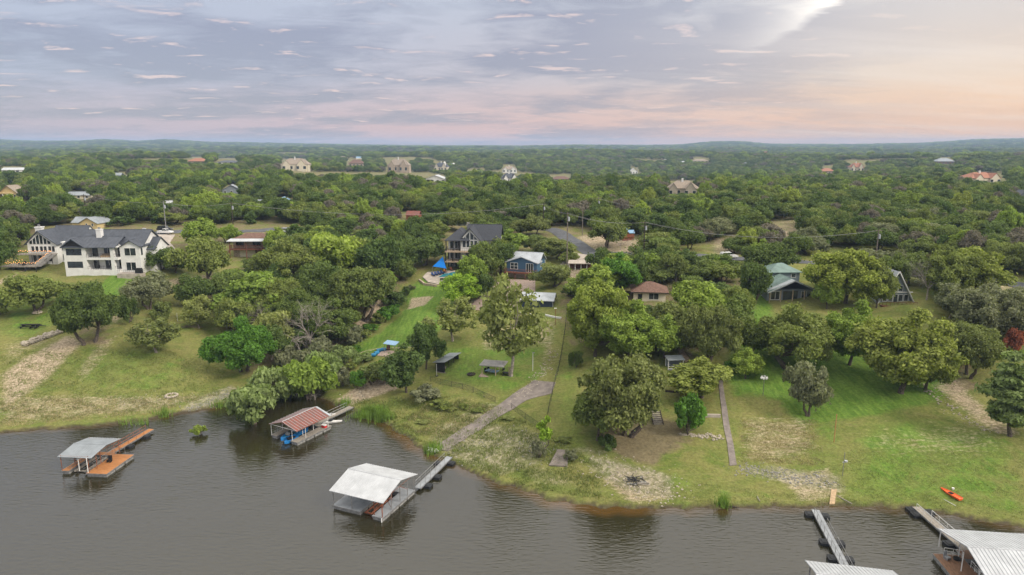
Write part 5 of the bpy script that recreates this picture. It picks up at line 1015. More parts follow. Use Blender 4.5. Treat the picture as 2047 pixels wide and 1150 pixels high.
# ---- far houses standing above the woods: left px, right px, base row, height rows, wall, roof, style, label
FARH = [(2, 50, 346, 9, 'white_paint', 'white_metal', 'g', 'long white metal-roofed hall at the left edge of the far woods'), (0, 40, 400, 26, 'yellow_paint', 'tan_roof', 'f', 'cream-yellow bungalow with a columned porch at the left edge'),
        (133, 180, 398, 12, 'cream_paint', 'blue_metal', 'g', 'low house with pale blue-white metal roof above the yellow house'), (228, 242, 356, 9, 'grey_siding', 'blue_metal', 'g', 'tiny blue-roofed shed in the far left woods'), (246, 254, 357, 5, 'white_paint', 'white_metal', 'g', 'tiny white shed beside the tiny blue-roofed one'),
        (325, 352, 411, 9, 'white_paint', 'white_metal', 'g', 'white low-roofed outbuilding behind the pale metal utility pole'), (444, 480, 389, 17, 'grey_siding', 'blue_metal', 'f', 'cabin with a bright blue-grey gable roof in the woods'), (508, 521, 410, 9, 'white_paint', 'blue_metal', 'g', 'small pale cottage below and right of the blue-roofed cabin'),
        (552, 576, 406, 10, 'white_paint', 'pale_blue_roof', 'f', 'small house with a whitish-blue roof above the wide olive tree'), (376, 411, 328, 10, 'tan_stone', 'terracotta', 'h', 'wide house with an orange-red tile roof near the horizon on the left'), (322, 340, 328, 7, 'cream_paint', 'terracotta', 'h', 'small tan house just left of the orange-tiled house'),
        (434, 476, 328, 6, 'white_paint', 'slate_roof', 'h', 'white and grey roofs right of the orange-tiled house'), (562, 616, 341, 21, 'cream_paint', 'tan_roof', 'v', 'big cream villa with brown roof and several gables'), (675, 694, 322, 8, 'white_paint', 'tan_roof', 'h', 'pale house near the horizon right of the cream villa'),
        (697, 726, 334, 13, 'tan_stone', 'brown_roof', 'h', 'brown-roofed ranch house right of the cream villa'), (775, 818, 344, 23, 'tan_stone', 'tan_roof', 'v', 'large tan stone house with two peaked gables'), (868, 895, 342, 15, 'cream_paint', 'slate_roof', 'v', 'grey-roofed house with a round white turret'),
        (897, 909, 336, 8, 'white_paint', 'pale_blue_roof', 'h', 'small white and blue house beside the turret house'), (849, 892, 366, 14, 'white_paint', 'white_metal', 'f', 'white metal barn with a dark open bay'), (1004, 1033, 345, 11, 'white_paint', 'tan_roof', 'v', 'long white house with tan roof near the centre of the far woods'),
        (1004, 1036, 366, 17, 'white_paint', 'slate_roof', 'v', 'grey hip-roofed house with a white gable and chimney'), (1102, 1140, 363, 9, 'tan_stone', 'brown_roof', 'h', 'tan house sunk in trees right of the grey hip-roofed one'), (1333, 1393, 391, 26, 'pale_stone', 'tan_roof', 'v', 'very large tan-roofed house with white chimneys'),
        (1386, 1416, 325, 6, 'cream_paint', 'tan_roof', 'h', 'pale long house near the ridge right of centre'), (1259, 1275, 348, 10, 'white_paint', 'white_metal', 'f', 'white angular house on the valley slope'), (1181, 1193, 335, 7, 'white_paint', 'tan_roof', 'f', 'white little house on the valley slope, left of the angular one'),
        (1144, 1153, 318, 5, 'white_paint', 'tan_roof', 'f', 'tiny white house high on the valley side'), (1298, 1310, 338, 7, 'white_paint', 'slate_roof', 'h', 'small white house right of the white angular house'), (1325, 1334, 323, 5, 'white_paint', 'tan_roof', 'f', 'tiny white house below the ridge right of centre'),
        (1354, 1370, 327, 4, 'white_paint', 'white_metal', 'g', 'flat white roof beneath the ridge'), (1485, 1495, 333, 7, 'cream_paint', 'blue_metal', 'h', 'small greenish-white house alone in the far woods'), (1525, 1536, 310, 6, 'tan_stone', 'terracotta', 'h', 'tiny reddish house near the skyline on the right'), (1526, 1541, 320, 4, 'white_paint', 'pale_blue_roof', 'g', 'tiny blue-white roof just under the reddish skyline house'),
        (1643, 1668, 348, 10, 'tan_stone', 'terracotta', 'h', 'tan flat villa left of the tile-roofed villa'), (1699, 1725, 343, 15, 'cream_paint', 'terracotta', 'v', 'tile-roofed villa with an arched yellow front'), (1873, 1907, 329, 11, 'brown_roof', 'blue_metal', 'h', 'dark lodge with a blue-grey roof at the far right'),
        (1942, 2008, 367, 19, 'cream_paint', 'terracotta', 'v', 'long cream villa with terracotta roofs and arches at the right'), (1884, 1890, 380, 8, 'white_paint', 'white_metal', 'g', 'white water tank among the right-hand oaks'), (2035, 2060, 403, 20, 'grey_siding', 'slate_roof', 'f', 'grey house cut off by the right edge'),
        (172, 190, 300, 4, 'white_paint', 'white_metal', 'g', 'white building on the far plain below the left hills'), (1033, 1041, 311, 4, 'white_paint', 'tan_roof', 'g', 'speck-sized white house in the centre distance'), (1072, 1082, 312, 6, 'white_paint', 'tan_roof', 'h', 'small white house in the distance on the wooded rise'), (530, 545, 314, 5, 'white_paint', 'tan_roof', 'h', 'white house on the plain above the cream villa, left one'), (570, 586, 313, 5, 'cream_paint', 'tan_roof', 'h', 'cream house on the plain above the cream villa'), (620, 634, 314, 4, 'white_paint', 'tan_roof', 'g', 'white shed row on the plain right of the cream house'), (712, 726, 318, 4, 'white_paint', 'pale_blue_roof', 'g', 'bluish white roof on the plain above the brown-roofed ranch'), (970, 990, 309, 4, 'white_paint', 'white_metal', 'g', 'cluster of white roofs on the plain at the centre'), (1125, 1140, 298, 3, 'cream_paint', 'white_metal', 'g', 'long pale building on the skyline right of centre')]
for x0, x1, yb, hp, wm, rm, stl, lb in FARH:
    P = at(x0, yb); sc = mpp(P); W = (x1-x0)*sc; Ht = hp*sc*1.12; D = max(5, min(W*.6, 16)); h = thing('far_house', lb, 'house', P, rnd.uniform(-.25, .25), 'houses in the far woods')
    he = Ht*(.50 if stl != 'g' else .6); nm = 'wall'
    w_ = MB().box(0, W, 0, D, -6, he)
    r_ = MB()
    if stl == 'g': groof(r_, 0, W, 0, D, he, Ht, 'x', .5)
    elif stl == 'h': hip(r_, 0, W, 0, D, he, Ht, .7)
    elif stl == 'f': w_.prism([(0, he), (W, he), (W*.5, Ht*.96)], .05, .4); groof(r_, 0, W, 0, D, he, Ht, 'y', .6)
    else:
        hip(r_, 0, W, 0, D, he, Ht, .6)
        for a, b, zz in ((.08, .34, .88), (.60, .92, .95)):
            w_.box(W*a, W*b, -2, .0, -6, he); w_.prism([(W*a, he), (W*b, he), (W*(a+b)/2, Ht*zz*.98)], -2, -1.6); groof(r_, W*a, W*b, -2, D*.5, he, Ht*zz, 'y', .3)
        MB().box(W*.45, W*.45+1.1, D*.4, D*.4+1.1, he, Ht*1.15).build('chimney', M['white_paint'], h)
    w_.build('wall', M[wm], h); r_.build('roof', M[rm], h)
    if W > 9 and hp > 5:
        n = 4 if W > 14 else 3
        for i in range(n):
            u = W*(i+.5)/n; yy = -2 if stl == 'v' and (.08*W < u < .34*W or .6*W < u < .92*W) else 0
            win(h, 'S', yy, u-W*.05, u+W*.05, he*.25, he*.72, 'white_paint' if wm != 'white_paint' else 'dark_wood', 1)
    if 'turret' in lb: MB().bar((W*.8, 0, -3), (W*.8, 0, Ht*.95), 1.8, n=12).bar((W*.8, 0, Ht*.95), (W*.8, 0, Ht*1.15), 2.1, .1, n=12).build('turret', M['white_paint'], h)
    if 'open bay' in lb: fbox(MB(), 'S', 0, W*.1, W*.38, 0, he*.85, 0, .06).build('open_bay', M['black_paint'], h)  # flat black panel on the wall: the bay's inner shade put in as colour
    if 'columned' in lb: MB().box(0, W*.8, -2.2, -.02, he*.85, he).build('porch_roof', M['yellow_paint'], h); posts(h, [(W*.1, -2), (W*.35, -2), (W*.6, -2)], 0, he*.85, .4, 'white_paint', 'column')

# ---------------------------------------------------------------- docks
def deck(root, x0, x1, y0, y1, m, z=.6, fl='float_grey', name='deck', fh=.42):
    d = MB(); d.box(x0, x1, y0, y1, z-.10, z)
    L_ = (x1-x0) > (y1-y0); n = int(((x1-x0) if L_ else (y1-y0))/.30)
    d.build(name, M[m], root)
    sk = MB(); sk.box(x0-.03, x1+.03, y0-.05, y0-.01, z-.22, z-.01).box(x0-.03, x1+.03, y1+.01, y1+.05, z-.22, z-.01).box(x0-.05, x0-.01, y0, y1, z-.22, z-.01).box(x1+.01, x1+.05, y0, y1, z-.22, z-.01).build('deck_frame', M['steel'], root)
    f = MB(); k = max(1, int((y1-y0)/1.9)) if not L_ else max(1, int((x1-x0)/1.9))
    for i in range(k):
        if L_: a = x0+(x1-x0)*i/k+.12; b = x0+(x1-x0)*(i+1)/k-.12; f.box(a, b, y0+.06, y1-.06, -.3, z-.24)
        else: a = y0+(y1-y0)*i/k+.12; b = y0+(y1-y0)*(i+1)/k-.12; f.box(x0+.06, x1-.06, a, b, -.3, z-.24)
    f.build('float', M[fl], root)
def truss(root, pts, m, r=.035): 
    t = MB()
    for a, b in pts: t.bar(a, b, r, n=4)
    return t.build('brace', M[m], root)
def gangway(P0, P1, wd, m, label, floats=(), z=.55, rl=True, rails='steel', grp=None):
    P0 = np.array(P0); P1 = np.array(P1); d = P1-P0; ln = float(np.hypot(*d)); rz = math.atan2(d[1], d[0])-pi/2
    t = thing('gangway', label, 'gangway', (P0[0], P0[1], 0), rz, 'gangways between docks and shore')
    MB().box(-wd/2, wd/2, 0, ln, z-.08, z).build('walkway', M[m], t); MB().box(-wd/2-.05, -wd/2-.005, 0, ln, z-.2, z+.02).box(wd/2+.005, wd/2+.05, 0, ln, z-.2, z+.02).build('side_beam', M['steel'], t)
    if rl: r = MB(); rail(r, [(-wd/2+.02, 0, z), (-wd/2+.02, ln*.92, z)], .95, 1.5, .045, 1); rail(r, [(wd/2-.02, 0, z), (wd/2-.02, ln*.75, z)], .95, 1.5, .045, 1); r.build('railing', M[rails], t)
    for fy, fx in floats:
        f = MB(); f.prism([(fx-.55, fy*ln-.6), (fx+.55, fy*ln-.6), (fx+.62, fy*ln-.4), (fx+.62, fy*ln+.4), (fx+.55, fy*ln+.6), (fx-.55, fy*ln+.6), (fx-.62, fy*ln+.4), (fx-.62, fy*ln-.4)], -.15, .42, 'z')
        f.box(fx-.35, fx+.35, fy*ln-.4, fy*ln+.4, .42, .47); f.build('float', M['float_black'], t)
    return t
# C: the large white-roofed dock in the middle
d = thing('boat_dock', 'boat dock with large white gable roof and grey decks, in the middle of the lake', 'boat dock', (-25.3, 87.2, 0), R(-23), 'boat docks')
r_ = MB(); groof(r_, 0.25, 8.5, .1, 8.5, 3.05, 4.2, 'x', .3, .07, seam=.42, ovg=.3); r_.build('roof', M['white_metal'], d)
deck(d, .1, 4.7, .2, 8.3, 'grey_deck'); deck(d, 6.8, 8.5, .0, 8.4, 'grey_deck'); deck(d, 4.8, 6.7, 6.9, 8.3, 'grey_deck')
posts(d, [(.2, .3), (3.3, .3), (.2, 4.2), (.2, 8.1), (4.5, 4.2), (4.5, 8.1)], .6, 3.05, .10, 'steel'); posts(d, [(6.95, .3), (8.35, .15)], .6, 2.98, .12, 'rust_steel'); posts(d, [(6.95, 2.4), (6.95, 4.6)], .6, 3.4, .12, 'rust_steel'); posts(d, [(8.35, 2.4), (8.35, 4.6), (8.35, 6.6), (8.35, 8.3), (6.95, 6.8)], .6, 3.02, .10, 'steel')
truss(d, [((.2, .3, 3.0), (8.35, .3, 3.0)), ((.2, 8.2, 3.0), (8.35, 8.2, 3.0)), ((8.35, .2, 3.0), (8.35, 4.3, 4.05)), ((8.35, 8.3, 3.0), (8.35, 4.3, 4.05)), ((8.35, .2, 3.0), (8.35, 8.3, 3.0)), ((.2, .3, 3.0), (.2, 4.3, 4.05)), ((.2, 8.2, 3.0), (.2, 4.3, 4.05)), ((6.95, .3, 1.3), (6.95, 6.8, 2.6)), ((6.95, 2.4, 3.0), (8.35, 2.4, .8)), ((8.35, 4.6, 3.0), (8.35, 6.6, 1.6))], 'rust_steel')
MB().beam((8.35, -.05, -.6), (8.35, -.05, .55), .14).build('mooring_post', M['white_paint'], d)
lf = MB().box(5.0, 6.5, .8, 1.0, .15, .3).box(5.0, 6.5, 4.6, 4.8, .15, .3).box(5.2, 5.4, .6, 5.6, .3, .45).box(6.1, 6.3, .6, 5.6, .3, .45).build('boat_lift', M['rust_steel'], d)
gangway((-13.9, 92.3), (-10.1, 102.6), .95, 'grey_deck', 'grey gangway with black floats running from the white-roofed middle dock to the bank', ((.15, .85), (.80, -.95), (.86, .95), (.42, .9)))
# small gear on dock C
s_ = d
def ondock(root, x, y, z): a = root.rotation_euler[2]; return (root.location[0]+x*cos(a)-y*sin(a), root.location[1]+x*sin(a)+y*cos(a), z)
t = thing('slide', 'white ladder standing on the far left corner of the white-roofed middle dock', 'ladder', ondock(d, .6, 2.6, .6), R(-23)); t.name = 'ladder'
MB().beam((-.2, 0, 0), (-.2, .25, 2.0), .05).beam((.2, 0, 0), (.2, .25, 2.0), .05).build('side_rail', M['white_plastic'], t); b_ = MB(); [b_.beam((-.2, .25*k/7, 2.0*k/7), (.2, .25*k/7, 2.0*k/7), .04) for k in range(1, 7)]; b_.build('rung', M['white_plastic'], t)
for x, y, lb, mm in ((1.6, 6.8, 'teal storage box at the back of the white-roofed middle dock', 'teal_plastic'), (3.9, 7.4, 'small dark storage box at the back of the white-roofed middle dock', 'black_paint')):
    t = thing('storage_box', lb, 'box', ondock(d, x, y, .6), R(-23)); MB().box(-.5, .5, -.3, .3, 0, .5).build('box_body', M[mm], t); MB().box(-.53, .53, -.33, .33, .5, .58).build('lid', M[mm], t)
# A: orange decked dock on the left
d = thing('boat_dock', 'boat dock with orange plank decks and a blue-grey metal roof at the left', 'boat dock', (-69.9, 97.7, 0), R(-5), 'boat docks')
r_ = MB(); groof(r_, .1, 5.2, 0, 6.8, 3.0, 3.5, 'x', .2, .06, seam=.45, ovg=.2); r_.build('roof', M['blue_metal'], d)
deck(d, .1, 1.3, .0, 5.6, 'orange_deck'); deck(d, 4.5, 7.8, -.5, 6.2, 'orange_deck'); deck(d, .1, 4.4, 5.7, 6.7, 'orange_deck')
posts(d, [(.15, .1), (.15, 2.8), (.15, 6.6), (1.2, 1.8), (4.6, .1), (4.6, 2.8), (5.1, 1.2), (5.1, 6.6)], .6, 3.1, .09, 'rust_steel'); posts(d, [(3.0, .1), (4.7, -.3)], .6, 3.0, .10, 'white_paint')
rl = MB(); rail(rl, [(4.5, 1.2, .6), (4.5, 6.4, .6), (6.2, 6.4, .6)], 1.0, .9, .04, 2); rail(rl, [(1.4, .4, .6), (1.4, 5.0, .6)], .5, 1.2, .06, 0); rl.build('railing', M['steel'], d)
MB().box(1.9, 2.2, .3, 5.2, .3, .55).box(3.6, 3.9, .3, 5.2, .3, .55).box(1.5, 4.3, .8, 1.0, .1, .3).build('boat_lift', M['weathered_wood'], d)
truss(d, [((.15, .1, 3.0), (5.1, .1, 3.0)), ((.15, 6.6, 3.0), (5.1, 6.6, 3.0)), ((5.1, .1, 3.0), (5.1, 6.6, 3.0))], 'rust_steel')
gangway((-65.9, 103.9), (-64.1, 113.6), 1.0, 'orange_deck', 'orange plank gangway from the orange-decked dock towards the left lawn', ((.35, .75), (.75, .75)), rails='rust_steel')
t = thing('patio_chair', 'dark chair on the orange deck beside the blue-grey roof', 'chair', ondock(d, 5.6, 3.4, .6), 0, 'chairs on the docks'); MB().box(-.3, .3, -.3, .3, .3, .42).build('seat', M['black_paint'], t); MB().box(-.3, .3, .25, .32, .42, 1.0).build('backrest', M['black_paint'], t); MB().box(-.28, -.22, -.28, .28, 0, .3).box(.22, .28, -.28, .28, 0, .3).build('leg_frame', M['black_paint'], t)
# B: rusty red roof
d = thing('boat_dock', 'boat dock with a rust-red striped gable roof in the cove', 'boat dock', (-42.0, 111.1, 0), R(-29), 'boat docks')
r_ = MB(); groof(r_, 0, 6.3, 0, 7.5, 2.6, 3.6, 'y', .15, .06, ovg=.15); r_.build('roof', M['rust_roof'], d)
rs = MB()
for i in range(13):
    y = -.1+7.7*i/12; rs.bar((-.12, y, 2.64), (3.15, y, 3.66), .035, n=4).bar((6.42, y, 2.64), (3.15, y, 3.66), .035, n=4)
rs.bar((3.15, -.12, 3.68), (3.15, 7.6, 3.68), .06, n=4).build('roof_ribs', M['white_metal'], d); MB().slab((3.15, 7.62, 3.70), (6.5, 7.62, 2.66), (6.5, 8.1, 2.6), (3.15, 8.1, 3.6), .05).build('roof_edge', M['grey_metal'], d)
deck(d, .1, 1.4, .0, 6.5, 'weathered_wood'); deck(d, 5.0, 6.5, -.2, 8.0, 'weathered_wood'); deck(d, .1, 4.9, 6.6, 7.6, 'weathered_wood')
posts(d, [(.15, .05), (.15, 2.5), (.15, 5), (.15, 7.4), (5.1, .1), (5.1, 2.5), (5.1, 5), (6.3, 7.4), (6.3, 2.0)], .6, 2.6, .09, 'white_paint')
rl = MB(); rail(rl, [(.12, .1, .6), (.12, 6.4, .6)], .8, 1.2, .05, 1); rl.build('railing', M['steel'], d); truss(d, [((.15, 0, 2.55), (6.3, 0, 2.55)), ((.15, 7.5, 2.55), (6.3, 7.5, 2.55))], 'white_paint', .04); DB = d
gangway((-35.6, 116.0), (-31.0, 124.2), 1.1, 'weathered_wood', 'weathered wooden gangway from the red-roofed dock to the bank', ((.3, .8),), rl=True)
def boat_hull(root, L_, W_, H_, m, m2, name='hull', inner=True):
    st = [(0, .0, .55), (.12, .45, .25), (.35, .9, .05), (.7, 1.0, 0), (1.0, .92, 0)]; mb = MB(); n = 0; vs = []
    for (q, wq, zk) in st:
        y = L_*(1-q)-L_/2; hw = max(W_/2*wq, .03); vs += [(-hw, y, H_), (-hw*.7, y, H_*zk*.8), (hw*.7, y, H_*zk*.8), (hw, y, H_)]
    fs = []
    for i in range(4):
        for j in range(3): a = i*4+j; fs.append((a, a+1, a+5, a+4))
    fs += [(16, 17, 18, 19), (0, 3, 2, 1)]
    mb.add(vs, fs); mb.build(name, M[m], root)
    dk = MB(); top = [(v[0]*.93, v[1], H_*.82) for v in vs[0::4]]+[(v[0]*.93, v[1], H_*.82) for v in vs[3::4][::-1]]; dk.add(top, [tuple(range(len(top)))]); dk.build('cockpit_floor', M[m2], root)
    gb = MB(); L1 = vs[0::4]; R1 = vs[3::4]
    for q in (L1, R1):
        for a, b in zip(q[:-1], q[1:]): gb.bar(a, b, .05, n=4)
    gb.bar(L1[-1], R1[-1], .05, n=4); gb.build('gunwale', M[m], root)
t = thing('motorboat', 'bright blue boat moored in the slip under the rust-red roof', 'boat', ondock(DB, 3.3, 2.0, .15), R(-29)+pi); boat_hull(t, 5.6, 1.7, .8, 'blue_plastic', 'teal_plastic'); MB().prism([(.2, .8), (1.4, .8), (1.0, 1.25), (.5, 1.2)], -.5, .5, 'x').build('windscreen', M['glass'], t); MB().box(-.5, .5, -1.2, -.6, .66, 1.0).build('seat', M['white_plastic'], t); MB().box(-.2, .2, -3.1, -2.8, .2, 1.1).build('outboard_motor', M['black_paint'], t)
t = thing('jet_ski', 'blue jet ski beside the blue boat at the outer end of the red-roofed dock', 'jet ski', ondock(DB, 4.45, .3, .05), R(-29)+pi); boat_hull(t, 2.8, .9, .6, 'blue_plastic', 'blue_plastic'); MB().prism([(-1.0, .55), (.5, .55), (.6, .85), (.2, .95), (-.9, .8)], -.22, .22, 'x').build('seat', M['black_paint'], t); MB().bar((-.35, .55, 1.0), (.35, .55, 1.0), .04).build('handlebar', M['black_paint'], t)
t = thing('cooler', 'red and white cooler on the wooden deck beside the red-roofed dock', 'cooler', ondock(DB, 5.9, 6.8, .6), R(-29)); MB().box(-.42, .42, -.28, .28, 0, .42).build('cooler_body', M['red_plastic'], t); MB().box(-.45, .45, -.31, .31, .42, .52).build('lid', M['white_plastic'], t)
x_, y_ = onplane(653, 836); t = thing('rowing_boat', 'small white boat tied beside the weathered gangway', 'boat', (x_, y_, .05), R(-60)); boat_hull(t, 3.4, 1.3, .5, 'white_plastic', 'grey_deck'); MB().box(-.55, .55, -.3, 0, .38, .45).build('bench', M['weathered_wood'], t)
x_, y_ = onplane(664, 846); t = thing('canoe', 'narrow white canoe floating next to the small white boat', 'canoe', (x_, y_, .05), R(-78)); boat_hull(t, 3.6, .6, .32, 'white_plastic', 'white_plastic')
# D: roof at the bottom edge and its long gangway
d = thing('boat_dock', 'boat dock whose white ribbed roof is cut off by the bottom edge', 'boat dock', (34.0, 70.8, 0), R(-12), 'boat docks')
r_ = MB(); groof(r_, .1, 9.0, -9.6, -.2, 3.0, 4.6, 'x', .25, .07, seam=.42, ovg=.2); r_.build('roof', M['white_metal'], d); deck(d, .3, 2.6, -9.4, -.4, 'grey_deck'); deck(d, 6.6, 8.8, -9.4, -.4, 'grey_deck'); deck(d, 2.7, 6.5, -2.0, -.4, 'grey_deck'); posts(d, [(.4, -.5), (4.5, -.5), (8.7, -.5), (.4, -5), (8.7, -5), (.4, -9.3), (8.7, -9.3)], .6, 3.0, .1, 'steel')
gangway((39.6, 71.0), (42.0, 86.2), .95, 'grey_deck', 'long grey gangway with pairs of black floats above the cut-off white roof', ((.93, .95), (.94, -.95), (.50, -.85), (.50, .95), (.27, -.85), (.27, .95)))
# E: right dock
d = thing('boat_dock', 'boat dock with a big white ribbed roof and brown plank deck at the right edge', 'boat dock', (53.4, 77.5, 0), R(-7), 'boat docks')
r_ = MB(); groof(r_, .1, 10.5, -13.0, -.2, 3.0, 4.6, 'x', .2, .07, seam=.42, ovg=.2); r_.build('roof', M['white_metal'], d); deck(d, -1.2, 2.0, -9.6, -1.9, 'brown_deck'); deck(d, 8.0, 10.3, -12.5, -1.0, 'brown_deck'); deck(d, 2.1, 7.9, -2.6, -.6, 'brown_deck')
posts(d, [(.2, -.3), (1.6, -2.2), (.4, -5.3), (1.9, -7.0), (.3, -9.0), (10.2, -.5)], .6, 3.05, .1, 'white_paint'); rl = MB(); rail(rl, [(1.9, -9.4, .6), (1.9, -4.4, .6)], .9, .8, .045, 2); rail(rl, [(.0, -2.0, .6), (1.9, -2.4, .6)], .95, .8, .045, 1); rl.build('railing', M['white_paint'], d); DE = d
gangway((56.6, 76.2), (56.4, 87.0), 1.0, 'weathered_wood', 'pale wooden gangway with railings from the right-edge dock to the lawn', ((.85, -.9), (.97, -.8), (.9, 1.2), (.2, -.9)), rails='white_paint')
t = thing('patio_chair', 'grey folding chair on the brown deck of the right-edge dock', 'chair', ondock(d, -.1, -3.0, .6), .4, 'chairs on the docks'); MB().box(-.3, .3, -.3, .3, .3, .4).build('seat', M['grey_deck'], t); MB().box(-.3, .3, .25, .32, .4, 1.0).build('backrest', M['grey_deck'], t); MB().box(-.28, -.22, -.28, .28, 0, .3).box(.22, .28, -.28, .28, 0, .3).build('leg_frame', M['steel'], t)
t = thing('tyre', 'black tyre lying on the brown deck of the right-edge dock', 'tyre', ondock(d, 1.1, -2.9, .6), 0); MB().bar((0, 0, 0), (0, 0, .25), .4, n=12).bar((0, 0, .25), (0, 0, .28), .22, n=12).build('rubber', M['tyre'], t)

# ---------------------------------------------------------------- shore objects
P = at(1900, 990); t = thing('kayak', 'orange kayak lying on the grass at the lower right', 'kayak', P+np.array([0, 0, .05]), R(15)); boat_hull(t, 3.3, .85, .3, 'orange_plastic', 'orange_plastic'); MB().box(-.22, .22, -.3, .25, .25, .34).build('seat', M['black_paint'], t)
P = at(1898, 1003); t = thing('paddle', 'thin paddle on the grass beside the orange kayak', 'paddle', P+np.array([-.3, 0, .06]), R(18)); MB().bar((0, -1.3, 0), (0, 1.3, 0), .03).build('shaft', M['white_plastic'], t); MB().box(-.08, .08, 1.2, 1.6, -.01, .02).build('blade', M['white_plastic'], t)
P = at(1905, 979); t = thing('bucket', 'small white bucket in the grass beside the orange kayak', 'bucket', P, 0); MB().bar((0, 0, 0), (0, 0, .28), .14, .18, 10).build('bucket_body', M['white_plastic'], t)
a = drape('plank_ramp', [((1662, 979), (1673, 979)), ((1660, 994), (1670, 994)), ((1658, 1009), (1669, 1009))], M['pale_plank'], .12); tag(a, 'pale wooden plank ramp leading down the bank near the long grey gangway', 'ramp')
a = drape('slab', [((1114, 901), (1137, 903)), ((1097, 932), (1134, 934))], M['concrete'], .22); tag(a, 'square grey concrete slab on the grass near the shore', 'slab')
P = at(866, 899); t = thing('capsized_boat', 'white overturned dinghy at the foot of the boat ramp', 'boat', P+np.array([0, -.6, .05]), R(70)); t.name = 'dinghy'; mb = MB(); mb.rock((0, 0, .1), (.5, 1.1, .35), 4); mb.build('hull', M['white_plastic'], t); MB().box(-.05, .05, -.9, .9, .4, .5).build('keel', M['white_plastic'], t)
def pole_px(x, top, base, name, label, m='pole_wood', r=.14, cat='utility pole', cross=0, box=False, dz=0, grp='utility poles', rz=0):
    P = at(x, base); hgt = ztop(P, top); t = thing(name, label, cat, P, rz, grp); MB().bar((0, 0, -1), (0, 0, hgt), r*1.2, r*.8, 8).build('pole', M[m], t)
    if cross: 
        for k in range(cross): MB().box(-1.0, 1.0, -.07, .07, hgt-.5-k*1.0, hgt-.36-k*1.0).build('crossarm', M['pole_wood'], t)
    if box: MB().bar((.35, 0, hgt-2.6), (.35, 0, hgt-1.5), .3, n=10).bar((.35, 0, hgt-1.5), (.35, 0, hgt-1.35), .1, n=6).build('transformer', M['grey_metal'], t)
    return (P[0], P[1], P[2]+hgt)
W1 = pole_px(333, 402, 468, 'utility_pole', 'pale metal utility pole beside the parked white pickup', 'steel', .17, box=True); W2 = pole_px(468, 404, 474, 'utility_pole', 'dark utility pole rising just above the brown lodge roof', 'dark_wood', .16, box=True, cross=1)
W3 = pole_px(1086, 406, 456, 'utility_pole', 'dark utility pole with a white transformer at the start of the road bend', 'dark_wood', .15, box=True, cross=1); W4 = pole_px(1133, 424, 537, 'utility_pole', 'tall brown utility pole in front of the road between the blue house and carport', 'pole_wood', .15, box=True)
W5 = pole_px(1164, 410, 470, 'utility_pole', 'bare brown pole right of the road bend', 'pole_wood', .13); W6 = pole_px(1195, 395, 440, 'utility_pole', 'utility pole with transformer standing in the woods above the road bend', 'pole_wood', .14, box=True, cross=1)
W7 = pole_px(1286, 442, 530, 'utility_pole', 'dark utility pole with crossarms right of the red play fort', 'dark_wood', .15, box=True, cross=2); W8 = pole_px(1341, 410, 436, 'utility_pole', 'grey utility pole with double crossarms near the small clearing', 'pole_wood', .14, cross=2)
W9 = pole_px(1748, 458, 540, 'utility_pole', 'utility pole with a white transformer above the huge bright tree', 'pole_wood', .16, box=True, cross=1); W10 = pole_px(173, 388, 437, 'utility_pole', 'utility pole with transformer above the yellow house roof', 'dark_wood', .16, box=True, cross=1)
W11 = pole_px(243, 386, 408, 'utility_pole', 'pole with crossarm by the small far street on the left', 'dark_wood', .16, cross=1); W12 = pole_px(1806, 407, 440, 'utility_pole', 'thin grey pole among the oaks on the right', 'pole_wood', .14, cross=1); W13 = pole_px(382, 368, 392, 'utility_pole', 'distant pole with a white transformer above the pale metal pole', 'pole_wood', .16, box=True)
def wire(a, b, label, sag=1.2):
    mb = MB(); a = np.array(a); b = np.array(b)
    for dx in (-.4, .4):
        pts = [a+(b-a)*i/12+np.array([dx, 0, -sag*4*(i/12)*(1-i/12)-.4]) for i in range(13)]; mb.tube(pts, [.022]*13, 4)
    o = mb.build('power_line', M['steel']); tag(o, label, 'power line', 'power lines')
wire(W1, W2, 'power line between the pale metal pole and the lodge pole'); wire(W2, W3, 'power line from the lodge pole to the road bend pole', 4); wire(W3, W4, 'power line from the road bend pole to the tall brown pole', .8); wire(W4, W7, 'power line from the tall brown pole past the red play fort'); wire(W7, W9, 'power line running right behind the green-roofed house', 3); wire(W6, W8, 'power line above the woods right of the road bend', 1.5); wire(W10, W1, 'power line from the yellow house pole to the pale metal pole'); wire(W8, W12, 'power line crossing the oak woods on the right', 4)
# lamp and garden poles
def simple_post(x, top, base, name, label, cat, m, r=.05):
    P = at(x, base); hgt = ztop(P, top); t = thing(name, label, cat, P, 0); MB().bar((0, 0, -.3), (0, 0, hgt), r, r, 6).build('pole', M[m], t); return t, hgt
t, hg = simple_post(1525, 752, 792, 'birdhouse_pole', 'white gourd birdhouses on a thin pole on the lawn', 'birdhouse', 'steel', .05)
MB().box(-.6, .6, -.03, .03, hg-.1, hg-.05).box(-.03, .03, -.6, .6, hg-.1, hg-.05).build('crossarm', M['steel'], t)
for i in range(6): a_ = i*pi/3; MB().rock((.5*cos(a_), .5*sin(a_), hg-.32), (.2, .2, .24), i).build('gourd', M['white_plastic'], t)
simple_post(1667, 828, 884, 'wooden_pole', 'tall orange-brown wooden post leaning on the right lawn', 'post', 'orange_pole', .07)
t, hg = simple_post(1065, 706, 742, 'lamp_post', 'white lamp post beside the pavilion and the fence', 'lamp post', 'white_paint', .06); MB().box(-.12, .35, -.08, .08, hg, hg+.15).build('lamp_head', M['steel'], t)
t, hg = simple_post(873, 728, 752, 'umbrella_stand', 'white post on a black base left of the black open shed', 'post', 'white_paint', .05); MB().bar((0, 0, 0), (0, 0, .1), .35, n=12).build('base', M['black_paint'], t)
